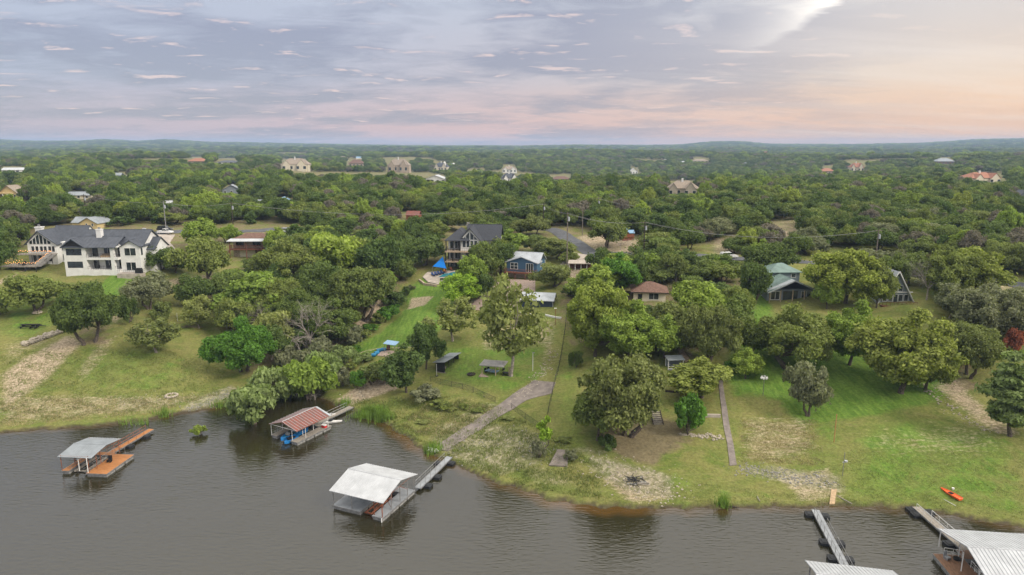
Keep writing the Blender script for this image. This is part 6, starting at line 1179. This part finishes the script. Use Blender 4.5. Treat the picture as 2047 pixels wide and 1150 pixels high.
t, hg = simple_post(1110, 617, 650, 'lamp_post', 'brown lamp post on the slope below the navy garage', 'lamp post', 'rust_steel', .06); MB().box(-.3, .3, -.1, .1, hg, hg+.12).build('lamp_head', M['white_paint'], t)
t, hg = simple_post(1684, 905, 952, 'lamp_post', 'slim leaning grey lamp post with a ring near the plank ramp', 'lamp post', 'steel', .05); MB().box(-.2, .5, -.05, .05, hg-1.6, hg-1.5).bar((.3, 0, hg-1.4), (.3, 0, hg-1.3), .25, n=10).build('lamp_head', M['white_metal'], t)
t, hg = simple_post(1316, 690, 712, 'lamp_post', 'short black lamp post left of the white-posted shed', 'lamp post', 'black_paint', .05); MB().rock((0, 0, hg+.1), (.14, .14, .16), 1).build('lamp_head', M['black_paint'], t)
t, hg = simple_post(355, 626, 642, 'pvc_post', 'thin pale post standing on the slope beside the brush pile', 'post', 'white_paint', .05)
# pavilion, ping-pong, tables
P = at(962, 752); t = thing('pavilion', 'open grey-roofed pavilion on posts over a paved pad', 'pavilion', P, R(-13)); s = mpp(P)*60/6.3; t.scale = (s, s, s)
MB().box(-.4, 6.6, -.6, 3.6, -.3, .12).build('pad', M['gravel_pink'], t); posts(t, [(.2, 0), (3.1, 0), (6.0, 0), (.2, 3.2), (3.1, 3.2), (6.0, 3.2)], .12, 2.5, .14, 'mortar_tan'); r_ = MB(); hip(r_, 0, 4.6, 0, 3.3, 2.5, 2.95, .35, .9); r_.build('roof', M['dull_grey_roof'], t)
PV = t
t = thing('ping_pong_table', 'blue ping-pong table under the grey-roofed pavilion', 'table', onto(PV, 2.0, 1.4, .12), R(60), sc=s); MB().box(-.76, .76, -1.37, 1.37, .72, .76).build('tabletop', M['pale_blue_roof'], t); MB().box(-.85, .85, -.01, .01, .76, .91).build('net', M['white_plastic'], t); [MB().beam((a, b, 0), (a, b, .72), .06).build('leg', M['black_paint'], t) for a in (-.6, .6) for b in (-1.1, 1.1)]
t = thing('picnic_table', 'black table at the right end of the pavilion pad', 'table', onto(PV, 5.2, .9, .12), R(-13), sc=s); MB().box(-.8, .8, -.5, .5, .72, .78).build('tabletop', M['black_paint'], t); MB().box(-.8, .8, -.9, -.65, .4, .46).build('bench', M['black_paint'], t); MB().box(-.8, .8, .65, .9, .4, .46).build('bench', M['black_paint'], t); MB().box(-.6, -.5, -.8, .8, 0, .4).box(.5, .6, -.8, .8, 0, .4).box(-.6, -.5, -.1, .1, .4, .72).box(.5, .6, -.1, .1, .4, .72).build('leg_frame', M['black_paint'], t)
for x, y, lb in ((.5, 1.9, 'left of the ping-pong table'), (.9, 2.8, 'behind the ping-pong table'), (4.3, 2.7, 'between the ping-pong and black tables')):
    t = thing('patio_chair', 'black chair under the grey-roofed pavilion, '+lb, 'chair', onto(PV, x, y, .12), .5, 'chairs under the pavilion', s); MB().box(-.28, .28, -.28, .28, .38, .46).build('seat', M['black_paint'], t); MB().box(-.28, .28, .24, .3, .46, 1.0).build('backrest', M['black_paint'], t); MB().box(-.28, -.22, -.28, .28, 0, .38).box(.22, .28, -.28, .28, 0, .38).build('leg_frame', M['black_paint'], t)
# black open shed
P = at(871, 743); s = mpp(P)*20/2.4; t = thing('open_shed', 'black open-sided shed with a blue-grey metal roof', 'shed', P, R(-25), sc=s)
MB().box(0, 2.3, 0, .12, -1, 2.5).box(0, .12, .12, 7.2, -1, 2.4).box(0, 2.3, 7.08, 7.2, -1, 2.5).box(2.1, 2.3, .12, .5, -1, 2.6).build('wall', M['black_paint'], t); posts(t, [(2.2, 2.5), (2.2, 4.9)], -1, 2.7, .14, 'dark_wood'); MB().slab((-.6, -.4, 2.35), (2.8, -.4, 2.85), (2.8, 4.0, 2.85), (-.6, 4.0, 2.35), .1).slab((-.6, 4.02, 2.45), (2.8, 4.02, 2.95), (2.8, 7.7, 2.95), (-.6, 7.7, 2.45), .1).build('roof', M['blue_metal'], t); MB().box(.1, 3.0, -.2, 7.3, -.3, .06).build('floor', M['concrete'], t); SHD = t
for y, m_, lb in ((1.6, 'tan_stone', 'grey-brown cabinet inside the black open shed, nearer one'), (5.8, 'red_wood', 'reddish wooden bench inside the far end of the black open shed')):
    t = thing('cabinet' if y < 3 else 'bench', lb, 'cabinet' if y < 3 else 'bench', onto(SHD, 1.4, y, .07), R(-25), sc=s); MB().box(-.3, .3, -.5, .5, 0, .8).build('cabinet_body' if y < 3 else 'seat', M[m_], t); MB().box(-.34, .34, -.54, .54, .8, .86).build('top', M[m_], t)
def ring(name, label, cat, x, y, rr, n, m, rs=.2, ash=True, px=True):
    P = at(x, y); t = thing(name, label, cat, P, 0); mb = MB()
    for i in range(n): a = 2*pi*i/n; mb.rock((rr*cos(a), rr*sin(a), rs*.5), (rs, rs, rs*.8), i)
    mb.build('stone_ring', M[m], t)
    if ash: MB().bar((0, 0, 0), (0, 0, .06), rr*.85, n=12).build('ash', M['black_paint'], t)
ring('fire_pit', 'dark round fire pit on the lawn between the black shed and the pavilion', 'fire pit', 942, 749, .75, 12, 'dark_wood', .22)
ring('fire_pit', 'ring of pale stones on the grass above the left shore', 'fire pit', 343, 792, 1.05, 14, 'pale_stone', .3, False)
ring('tree_ring', 'ring of pale stones round the trunk of the olive green oak', 'stones', 75, 626, .9, 10, 'pale_stone', .3, False)
# burned brush pile
P = at(1270, 962); t = thing('burn_pile', 'burnt pile of dark brush and pale boards on the stony shore', 'brush pile', P, 0); g = np.random.default_rng(2); mb = MB()
for i in range(46): a = g.random()*6.3; q = g.random()*1.5; mb.bar((q*cos(a), q*sin(a)*.8, .06+.2*g.random()), (q*cos(a)+g.normal()*.6, q*sin(a)*.8+g.normal()*.4, .1+.3*g.random()), .05, n=4)
mb.build('charred_branches', M['black_paint'], t); MB().bar((-.4, -.9, .1), (1.7, -1.3, .12), .08, n=4).bar((.1, -.7, .15), (1.9, -.8, .1), .08, n=4).build('boards', M['weathered_wood'], t)
mb = MB()
for i in range(22): a = g.random()*6.3; q = .8+g.random()*.9; mb.rock((q*cos(a), q*sin(a), .1), (.18, .16, .13), i)
mb.build('rocks', M['grey_stone'], t)
P = at(375, 655); t = thing('brush_pile', 'low pile of brown cut branches on the left slope', 'brush pile', P, 0); mb = MB()
for i in range(60): x = g.normal()*1.6; y = g.normal()*.5; mb.bar((x, y, .1+.3*g.random()), (x+g.normal()*1.3, y+g.normal()*.3, .1+.4*g.random()), .035, n=3)
mb.build('branches', M['bark'], t)
# boulders
ORD = 'first second third fourth fifth sixth seventh eighth ninth tenth eleventh twelfth thirteenth fourteenth fifteenth sixteenth seventeenth eighteenth nineteenth twentieth twenty-first twenty-second twenty-third twenty-fourth twenty-fifth twenty-sixth'.split()
for i, q in enumerate(np.linspace(0, 1, 24)):
    P = at(48+q*74+g.normal()*.5, 688-q*26+(i % 2)*4); sz = .45+.5*g.random(); t = thing('boulder', f"{ORD[i]} pale limestone boulder from the lower left in the row above the dirt slope", 'boulder', P, g.random()*6, 'boulders above the dirt slope')
    MB().rock((0, 0, sz*.4), (sz, sz*.8, sz*.6), i).build('stone', M['pale_stone'], t)
for i in range(9):
    P = at(214+i*3.2+g.normal()*.6, 632-i*2.4+g.normal()*1.5); sz = .4+.35*g.random(); t = thing('boulder', f"{ORD[i]} boulder from the left in the short row behind the large dark oak", 'boulder', P, g.random()*6, 'boulders behind the large dark oak'); MB().rock((0, 0, sz*.4), (sz, sz*.8, sz*.6), i+50).build('stone', M['pale_stone'], t)
P = at(65, 655); t = thing('picnic_table', 'long dark trailer-like picnic table on the left lawn', 'table', P, R(3)); s = mpp(P)*50/6.0; t.scale = (s, s, s); MB().box(-2.6, 1.6, -.5, .5, .7, .8).build('tabletop', M['black_paint'], t); MB().box(-2.6, 1.6, -1.2, -.9, .4, .48).build('bench', M['black_paint'], t); MB().box(-2.6, 1.6, .9, 1.2, .4, .48).build('bench', M['black_paint'], t); [MB().box(a, a+.12, -1.1, 1.1, .0, .4).box(a, a+.12, -.3, .3, .4, .7).build('leg_frame', M['black_paint'], t) for a in (-2.2, 0, 1.1)]; MB().beam((1.6, 0, .5), (3.2, 0, .35), .14).build('tow_bar', M['black_paint'], t)
# blue canopy with barrels on the pad
P = at(782, 704); t = thing('canopy', 'small blue-roofed canopy on the bank above the cove', 'canopy', P, R(-15)); MB().slab((-1.5, -1, 2.2), (1.5, -1, 2.0), (1.5, 1.4, 2.2), (-1.5, 1.4, 2.4), .08).build('roof', M['pale_blue_roof'], t); posts(t, [(-1.3, -.8), (1.3, -.8), (-1.3, 1.2), (1.3, 1.2)], -.5, 2.1, .09, 'steel')
a = drape('pad', [((764, 700), (788, 703)), ((754, 712), (786, 716))], M['gravel_pink'], .15); tag(a, 'pale paved pad beside the blue canopy', 'pad')
for x, y, lb in ((747, 713, 'nearest the water'), (753, 709, 'second from the water'), (758, 704, 'in the middle of the row'), (767, 702, 'beside the blue canopy')):
    P = at(x, y); t = thing('barrel', 'bright blue plastic barrel lying in the grass, '+lb, 'barrel', P+np.array([0, 0, .4]), rnd.random(), 'blue barrels by the canopy'); MB().bar((-.55, 0, 0), (.55, 0, 0), .42, n=12).build('drum', M['teal_plastic'], t); MB().bar((-.2, 0, 0), (-.15, 0, 0), .45, n=12).bar((.15, 0, 0), (.2, 0, 0), .45, n=12).build('hoop', M['blue_plastic'], t)
P = at(776, 700); t = thing('wooden_chair', 'brown wooden chair under the blue canopy', 'chair', P, 0); MB().box(-.4, .4, -.4, .4, .3, .42).build('seat', M['red_wood'], t); MB().box(-.4, .4, .3, .4, .42, 1.1).build('backrest', M['red_wood'], t); MB().box(-.4, -.3, -.4, .4, 0, .3).box(.3, .4, -.4, .4, 0, .3).build('leg_frame', M['red_wood'], t)
# garden shed with white posts
P = at(1335, 741); s = mpp(P)*32/3.6; t = thing('garden_shed', 'white-posted grey garden shed left of the ball-shaped tree', 'shed', P, R(6), sc=s); MB().box(.1, 3.5, 1.6, 1.7, -.5, 2.3).box(.1, 3.5, .1, 1.6, .0, .1).box(.2, 3.4, 1.0, 1.6, .9, 1.0).build('back_wall', M['grey_siding'], t); posts(t, [(.05, 0), (3.5, 0), (.05, 1.8), (3.5, 1.8)], -.5, 2.5, .13, 'white_paint'); MB().slab((-.2, -.3, 2.5), (3.8, -.3, 2.5), (3.8, 2.1, 2.9), (-.2, 2.1, 2.9), .1).build('roof', M['blue_metal'], t); MB().box(.1, 3.5, -.02, .05, .35, .45).box(.1, 3.5, -.02, .05, .9, 1.0).build('front_rail', M['white_paint'], t)
# swing frame
P = at(1242, 708); P2 = at(1270, 712); t = thing('swing_frame', 'thin pale swing frame under the huge bright trees', 'swing', P, 0); hg = ztop(P, 686); wv = P2-P
MB().bar((0, 0, -.2), (.2, 0, hg), .05).bar((wv[0], wv[1], wv[2]-.2), (wv[0]-.1, wv[1], hg), .05).bar((.2, 0, hg), (wv[0]-.1, wv[1], hg), .05).build('frame', M['weathered_wood'], t)
# wooden steps and low walls under the large oak
P = at(1306, 849); t = thing('garden_steps', 'wooden garden steps below the large drooping oak', 'steps', P, 0); sx = mpp(P)*20; mb = MB()
for i in range(7): mb.box(0, sx, i*.42, i*.42+.32, i*.2-.1, i*.2+.06)
mb.build('tread', M['weathered_wood'], t); MB().beam((0, -.1, .1), (0, 3.0, 1.5), .12).beam((sx, -.1, .1), (sx, 3.0, 1.5), .12).build('stringer', M['dark_wood'], t)
def wall_px(pts, hgt, th, m, name, label, cat='wall', grp=None):
    V = [at(*q) for q in pts]; mb = MB()
    for a, b in zip(V[:-1], V[1:]):
        n = max(1, int(np.hypot(*(b-a)[:2])/1.5))
        for i in range(n):
            p = a+(b-a)*i/n; q = a+(b-a)*(i+1)/n; d_ = (q-p)[:2]; l_ = np.hypot(*d_)+1e-6; nx_, ny_ = -d_[1]/l_*th/2, d_[0]/l_*th/2; z0 = hz(p[0], p[1]); z1 = hz(q[0], q[1])
            mb.add([(p[0]-nx_, p[1]-ny_, z0-.4), (q[0]-nx_, q[1]-ny_, z1-.4), (q[0]+nx_, q[1]+ny_, z1-.4), (p[0]+nx_, p[1]+ny_, z0-.4), (p[0]-nx_, p[1]-ny_, z0+hgt), (q[0]-nx_, q[1]-ny_, z1+hgt), (q[0]+nx_, q[1]+ny_, z1+hgt), (p[0]+nx_, p[1]+ny_, z0+hgt)], [(0, 3, 2, 1), (4, 5, 6, 7), (0, 1, 5, 4), (1, 2, 6, 5), (2, 3, 7, 6), (3, 0, 4, 7)])
    o = mb.build(name, M[m]); tag(o, label, cat, grp); return o
wall_px([(1250, 828), (1304, 828)], .55, .4, 'concrete_pale', 'retaining_wall', 'low pale retaining wall left of the wooden garden steps'); wall_px([(1393, 833), (1440, 834)], .5, .4, 'concrete_pale', 'retaining_wall', 'low pale retaining wall right of the dense dark leafy tree'); wall_px([(1205, 782), (1265, 776)], .4, .3, 'dark_wood', 'retaining_wall', 'dark timber edging showing through the large drooping oak'); wall_px([(1330, 783), (1372, 786)], .3, .3, 'dark_wood', 'retaining_wall', 'dark timber edging behind the ball-shaped tree')
def rocks(name, label, pts, n, wd, smin, smax, m, sd):
    q = np.random.default_rng(sd); V = np.array([at(*k)[:2] for k in pts]); mb = MB()
    for i in range(n):
        t_ = q.random()*(len(V)-1); k = int(t_); p = V[k]+(V[k+1]-V[k])*(t_-k)+q.normal(size=2)*wd; z = hz(*p)
        if z < .05: continue
        s_ = smin+(smax-smin)*q.random()**2; mb.rock((p[0], p[1], z+s_*.25), (s_, s_*.8, s_*.6), i)
    o = mb.build(name, M[m]); tag(o, label, 'stones'); return o
a = rocks('loose_stone_wall', 'tumbled low wall of loose grey and white stones beside the concrete path', [(1362, 868), (1400, 872), (1443, 876)], 110, .35, .12, .32, 'pale_stone', 1)
for nm, lb, pts, n, wd, s0, s1, m_, sd in (('rubble', 'scattered pale rubble on the stony shore near the burnt pile', [(1190, 925), (1240, 950), (1300, 975), (1340, 985)], 420, 2.2, .05, .2, 'pale_stone', 2), ('rubble', 'grey rubble below the concrete path', [(1475, 938), (1540, 945), (1600, 958), (1660, 962)], 420, 1.0, .05, .2, 'grey_stone', 3), ('rubble', 'grey pebbles along the left edge of the cove', [(370, 822), (420, 806), (462, 784)], 380, 1.1, .05, .17, 'grey_stone', 4),
                                 ('rubble', 'grey stones on the bank around the boat ramp', [(880, 895), (930, 905), (1000, 880), (1060, 895), (1100, 920)], 380, 2.0, .05, .17, 'grey_stone', 5), ('rubble', 'pale limestone chips below the fence gate', [(1030, 800), (1060, 775), (1090, 740), (1108, 700)], 260, .9, .05, .22, 'pale_stone', 6), ('rubble', 'pale stones scattered along the lower lawn above the left shore', [(200, 810), (300, 800), (400, 795)], 260, 1.6, .05, .15, 'pale_stone', 8), ('rubble', 'pale stones on the bank beside the weathered gangway', [(690, 805), (740, 775), (800, 755)], 240, 1.2, .05, .18, 'pale_stone', 9), ('rubble', 'pale stone line on the slope near the right edge', [(1850, 770), (1900, 815), (1990, 865)], 160, .8, .05, .25, 'pale_stone', 10)):
    o = rocks(nm, lb, pts, n, wd, s0, s1, m_, sd); o['kind'] = 'stuff'
# fences
def fence_px(pts, hgt, label, step=2.6, m='black_paint', name='chain_link_fence', mesh=True):
    V = [at(*q) for q in pts]; t = thing(name, label, 'fence', V[0], 0); o_ = V[0]; mb = MB(); sh = MB(); allp = []
    for a, b in zip(V[:-1], V[1:]):
        n = max(1, int(np.hypot(*(b-a)[:2])/step))
        for i in range(n): q = a+(b-a)*i/n; allp.append(np.array([q[0], q[1], hz(q[0], q[1])]))
    allp.append(V[-1])
    allp = [q-o_ for q in allp]
    for q in allp[:100]: MB().bar(q-np.array([0, 0, .2]), q+np.array([0, 0, hgt]), .035, n=5).build('fence_post', M[m], t)
    for a, b in zip(allp[:-1], allp[1:]): 
        mb.bar(a+np.array([0, 0, hgt]), b+np.array([0, 0, hgt]), .025, n=4)
        n_ = np.array([-(b-a)[1], (b-a)[0], 0]); n_ = n_/(np.linalg.norm(n_)+1e-9)*.006
        sh.add([a-n_, b-n_, b-n_+np.array([0, 0, hgt]), a-n_+np.array([0, 0, hgt]), a+n_, b+n_, b+n_+np.array([0, 0, hgt]), a+n_+np.array([0, 0, hgt])], [(0, 1, 2, 3), (7, 6, 5, 4)])
    mb.build('top_rail', M[m], t)
    if mesh: sh.build('wire_mesh', M['chain_link'], t)
fence_px([(860, 762), (925, 778), (990, 805)], 1.1, 'black chain-link fence along the lower edge of the pavilion lawn'); fence_px([(1022, 818), (1050, 838), (1078, 858)], 1.1, 'short chain-link fence from the boat ramp to the lime green sapling'); fence_px([(1094, 838), (1104, 790), (1111, 760), (1121, 720), (1130, 660), (1134, 615)], 1.3, 'long chain-link fence running straight up the slope', 2.2)
fence_px([(928, 625), (965, 592), (992, 568)], 1.2, 'dark fence along the left edge of the gravel lot', 2.2)
wall_px([(990, 622), (1040, 625), (1062, 630)], .3, .25, 'white_paint', 'kerb_wall', 'white edging wall at the lower edge of the gravel lot'); wall_px([(1090, 631), (1122, 637)], .35, .3, 'white_paint', 'kerb_wall', 'short white edging wall below the navy garage')
# pool terrace
P = at(878, 566); a = drape('terrace', [((855, 546), (930, 543)), ((845, 556), (935, 560)), ((856, 566), (900, 574))], M['concrete_pale'], .35, ni=4); tag(a, 'pale stone pool terrace below the four-level porch house', 'terrace')
a = drape('pool', [((888, 550), (915, 547)), ((876, 557), (912, 554))], M['pool_water'], .47, ni=3); tag(a, 'small turquoise swimming pool on the stone terrace', 'pool')
wall_px([(838, 562), (848, 570), (870, 573), (900, 570)], .6, .5, 'tan_stone', 'retaining_wall', 'curved tan stone wall round the lower edge of the pool terrace'); wall_px([(880, 562), (898, 561)], .8, .5, 'black_paint', 'spillway', 'black tiled spillway wall at the front of the swimming pool')
for i, x in enumerate((866, 872, 878, 884)):
    P = at(x, 553.5-i*1.4); t = thing('sun_lounger', 'navy sun lounger beside the swimming pool, '+('nearest the stone wall', 'second from the stone wall', 'third from the stone wall', 'nearest the blue shade sail')[i], 'sun lounger', P+np.array([0, 0, .36]), R(30), 'sun loungers by the pool'); MB().box(-.33, .33, -.9, .5, .25, .36).build('seat', M['navy_cloth'], t); MB().slab((-.33, .5, .36), (.33, .5, .36), (.33, 1.0, .85), (-.33, 1.0, .85), .08).build('backrest', M['navy_cloth'], t); MB().box(-.3, .3, -.8, -.7, 0, .25).box(-.3, .3, .4, .5, 0, .25).build('leg_frame', M['black_paint'], t)
P = at(885, 546); t = thing('shade_sail', 'bright blue triangular shade sail beside the pool', 'shade sail', P, 0); s = mpp(P)
A3 = [(-20*s, 0, 2.0), (9*s, -2, 1.7), (-1*s, 3, 4.6)]; mb = MB(); ng_ = 8; idx = {}; vs = []
for i in range(ng_+1):
    for j in range(ng_+1-i):
        a_, b_ = i/ng_, j/ng_; q = np.array(A3[0])*(1-a_-b_)+np.array(A3[1])*a_+np.array(A3[2])*b_; cc = np.array([-4*s, .4, 2.6]); k_ = 1-3.0*((1-a_-b_)*a_+(1-a_-b_)*b_+a_*b_)*.10; q = cc+(q-cc)*k_; q[2] -= .9*((1-a_-b_)*a_*b_)*9*.25; idx[i, j] = len(vs); vs.append(tuple(q))
fs = []
for i in range(ng_):
    for j in range(ng_-i):
        fs.append((idx[i, j], idx[i+1, j], idx[i, j+1]))
        if i+j < ng_-1: fs.append((idx[i+1, j], idx[i+1, j+1], idx[i, j+1]))
mb.add(vs, fs).add([(v[0], v[1], v[2]-.03) for v in vs], [f_[::-1] for f_ in fs]); mb.build('canopy', M['blue_cloth'], t)
for q in A3: MB().bar((q[0], q[1], -1), (q[0], q[1], q[2]+.1), .06).build('post', M['steel'], t)
for x, y, lb in ((890, 547, 'orange and brown patio chair under the blue shade sail'), (903, 543, 'dark red patio chair on the ground floor of the porch house')):
    P = at(x, y); t = thing('patio_chair', lb, 'chair', P+np.array([0, 0, .35]), 1.0); m_ = 'orange_deck' if 'orange' in lb else 'rust_steel'; MB().box(-.4, .4, -.4, .4, .3, .45).build('seat', M[m_], t); MB().box(-.4, .4, .3, .4, .45, 1.0).build('backrest', M[m_], t); MB().box(-.4, -.3, -.4, .4, 0, .3).box(.3, .4, -.4, .4, 0, .3).build('leg_frame', M['black_paint'], t)
# blue chair at the silvery tree
P = at(1659, 793); t = thing('lawn_chair', 'light blue lawn lounge chair beside the silver-grey tree', 'chair', P, R(70)); MB().box(-.4, .4, -.6, .5, .4, .5).build('seat', M['pale_blue_roof'], t); MB().slab((-.4, .5, .5), (.4, .5, .5), (.4, .9, 1.5), (-.4, .9, 1.5), .08).build('backrest', M['pale_blue_roof'], t); [MB().beam((a, b, 0), (a, b, .4), .06).build('leg', M['steel'], t) for a in (-.35, .35) for b in (-.5, .45)]
P = at(1646, 786); t = thing('feeder', 'small grey metal feeder left of the blue lawn chair', 'feeder', P, 0); MB().box(-.4, .4, -.3, .3, .8, 1.5).build('hopper', M['steel'], t); [MB().beam((a, b, 0), (a, b, .8), .05).build('leg', M['steel'], t) for a in (-.35, .35) for b in (-.25, .25)]
# vehicles
def car(x, y, rz, label, m='car_white', pickup=False, L_=5.2, W_=1.95):
    P = at(x, y); t = thing('parked_car' if not pickup else 'pickup_truck', label, 'car' if not pickup else 'pickup', P+np.array([0, 0, .15]), rz, 'parked vehicles'); h2 = W_/2; l2 = L_/2
    pr = [(-l2, .45), (-l2+.05, .95), (-l2+.9 if not pickup else -l2+.1, 1.05), (l2-1.4, 1.05), (l2-.15, .85), (l2, .55), (l2-.05, .35), (-l2+.05, .35)]; MB().prism(pr, -h2, h2).build('body', M[m], t)
    cab = [(-l2+.15, 1.05), (-l2+.5, 1.75), (l2-2.2, 1.78), (l2-1.45, 1.05)] if not pickup else [(-.7, 1.05), (-.6, 1.78), (l2-2.1, 1.78), (l2-1.45, 1.05)]
    MB().prism([(a, b) for a, b in cab], -h2+.12, h2-.12).build('cabin', M[m], t); gl = [(a*.97 if i in (0, 3) else a, b+(.12 if b < 1.2 else -.1)) for i, (a, b) in enumerate(cab)]; c = MB(); c.prism(gl, -h2+.09, -h2+.13); c.prism(gl, h2-.13, h2-.09); c.slab((cab[3][0]+.02, -h2+.25, 1.12), (cab[3][0]+.02, h2-.25, 1.12), (cab[2][0]+.08, h2-.25, 1.72), (cab[2][0]+.08, -h2+.25, 1.72), .03); c.build('window', M['glass'], t)
    for a in (-l2+.95, l2-1.0):
        for b in (-h2+.02, h2-.22): wl = MB().bar((a, b, .2), (a, b+.2, .2), .38, n=14).build('wheel', M['tyre'], t); MB().bar((a, b-.02, .2), (a, b+.22, .2), .2, n=10).build('rim', M['steel'], wl)
    for b in (-h2+.3, h2-.3): MB().box(l2-.08, l2+.02, b-.2, b+.2, .6, .78).build('headlight', M['white_plastic'], t)
car(331, 468, R(-5), 'white pickup truck parked by the pale metal pole right of the white stucco house', pickup=True); car(1000, 588, R(60), 'white car half hidden behind the airy sycamore on the gravel lot'); car(330, 462, R(0), 'dark car parked behind the white pickup', 'black_paint'); car(1456, 517, R(10), 'white car seen between oaks beside the road, right of centre'); car(577, 466, R(8), 'pale car parked beside the lawn strip road above the wide olive tree', 'grey_metal')
P = at(1583, 492); t = thing('lawn_sculpture', 'small reddish-brown metal animal ornament on the dry grass', 'ornament', P, R(20)); MB().tube([(-.9, 0, 1.0), (-.4, 0, 1.1), (.4, 0, 1.1), (.8, 0, 1.2), (1.1, 0, 1.7)], [.12, .3, .32, .2, .1], 7).build('torso', M['rust_steel'], t); [MB().bar((a, b, 0), (a, b, 1.0), .07, n=5).build('leg', M['rust_steel'], t) for a in (-.5, .5) for b in (-.15, .15)]; MB().tube([(1.05, 0, 1.6), (1.4, 0, 1.75)], [.16, .07], 6).build('head', M['rust_steel'], t)
P = at(1672, 570)
# driftwood logs at the shore
for x, y, L_, rz, lb in ((1465, 1015, 1.6, -.05, 'dark log lying on the waterline below the concrete path'), (900, 900, 1.2, .9, 'driftwood branch at the foot of the boat ramp'), (1516, 998, 1.5, 1.5, 'short pale branch on the grass near the shore'), (1687, 1000, 2.6, 2.0, 'pale driftwood pole beside the plank ramp')):
    P = at(x, y); t = MB().tube([(-L_/2, 0, .1), (0, .05, .13), (L_/2, -.05, .08)], [.07, .08, .04], 6).build('log', M['weathered_wood' if 'dark' not in lb else 'dark_wood'], loc=P, label=lb, cat='log'); t.rotation_euler = (0, 0, rz)

# ---------------------------------------------------------------- grass tufts, weeds and reeds
def tufts(name, label, V, hmin, hmax, m, sd, per=5, lean=.35, wd=.05, spread=.18):
    q = np.random.default_rng(sd); n = len(V); b = np.repeat(V, per, 0)+np.concatenate([q.normal(size=(n*per, 2))*spread, np.zeros((n*per, 1))], 1); h_ = (hmin+(hmax-hmin)*q.random(n*per))[:, None]
    a = q.random(n*per)*6.28; d = np.stack([np.cos(a), np.sin(a), 0*a], 1); l = q.normal(size=(n*per, 3))*lean*h_; l[:, 2] = 0; up = np.array([0, 0, 1.0])
    Q = np.stack([b-d*wd, b+d*wd, b+l+up*h_+d*wd*.3, b+l+up*h_-d*wd*.3], 1).reshape(-1, 3); me = fast_mesh(name, Q, np.arange(len(Q)).reshape(-1, 4)); o = link(name, me, M[m], kind='stuff'); tag(o, label, name.replace('_', ' ')); return o
def region_pts(poly, n, sd, clump=1.0):
    P = px2g(poly); q = np.random.default_rng(sd); lo = P.min(0); hi = P.max(0); xs = lo[0]+(hi[0]-lo[0])*q.random(n*6); ys = lo[1]+(hi[1]-lo[1])*q.random(n*6)
    k = inpoly(xs, ys, P); xs, ys = xs[k][:n], ys[k][:n]; nz_ = np.sin(xs*1.1+np.sin(ys*.7)*2)+np.sin(ys*1.3+xs*.4); k = nz_ > q.normal(size=len(xs))*clump-.4; xs, ys = xs[k], ys[k]; z = height(xs, ys); k = z > .15; return np.stack([xs[k], ys[k], z[k]-.02], 1)
leafmat('weed_green', [(.17, .21, .06), (.19, .22, .07)], .2); leafmat('weed_dry', [(.34, .29, .15), (.36, .31, .17)], .1)
tufts('meadow_grass', 'rough meadow grass on the left lawn', region_pts([(0, 700), (140, 700), (300, 690), (450, 740), (440, 790), (300, 825), (0, 850)], 15000, 1), .08, .32, 'weed_green', 1, 3, wd=.035)
tufts('meadow_grass', 'dry grass scattered over the middle bank', region_pts([(700, 800), (860, 790), (1000, 815), (1080, 860), (1200, 930), (1200, 1000), (1050, 975), (900, 920), (800, 865), (720, 825)], 15000, 2), .10, .42, 'weed_green', 2, 3, wd=.04)
tufts('dry_grass', 'straw-coloured dry grass over the banks and slopes', np.concatenate([region_pts([(0, 800), (300, 800), (440, 790), (300, 828), (0, 855)], 6000, 3), region_pts([(860, 800), (990, 815), (950, 850), (860, 880), (800, 850)], 4000, 4), region_pts([(1480, 840), (1630, 840), (1650, 930), (1480, 925)], 3500, 5)]), .08, .3, 'weed_dry', 3, 3, wd=.03)
tufts('meadow_grass', 'grass tufts over the lower right lawn', region_pts([(1200, 940), (1600, 990), (1700, 900), (2047, 900), (2047, 1040), (1800, 1010), (1200, 1010)], 12000, 6), .05, .16, 'weed_green', 6, 3, wd=.03)
rd = []; q = np.random.default_rng(9)
for x, y, n, sx_, sy_ in ((742, 834, 330, 1.5, .7), (765, 842, 120, .9, .5), (690, 812, 40, .5, .4), (862, 905, 60, .7, .5), (1445, 1015, 40, .35, .2), (330, 833, 26, .8, .4), (262, 848, 20, 1.4, .3), (440, 815, 26, 1, .4)):
    a, b = onplane(x, y); k = q.normal(size=(n, 2))*np.array([sx_, sy_])+np.array([a, b]); rd += [(u_, v_, max(hz(u_, v_), -.3)) for u_, v_ in k]
leafmat('reed_green', [(.17, .27, .05), (.19, .29, .06)], .25)
tufts('reeds', 'bright green reeds at the waterline', np.array(rd), .6, 2.0, 'reed_green', 9, 5, .14, .05, .2)
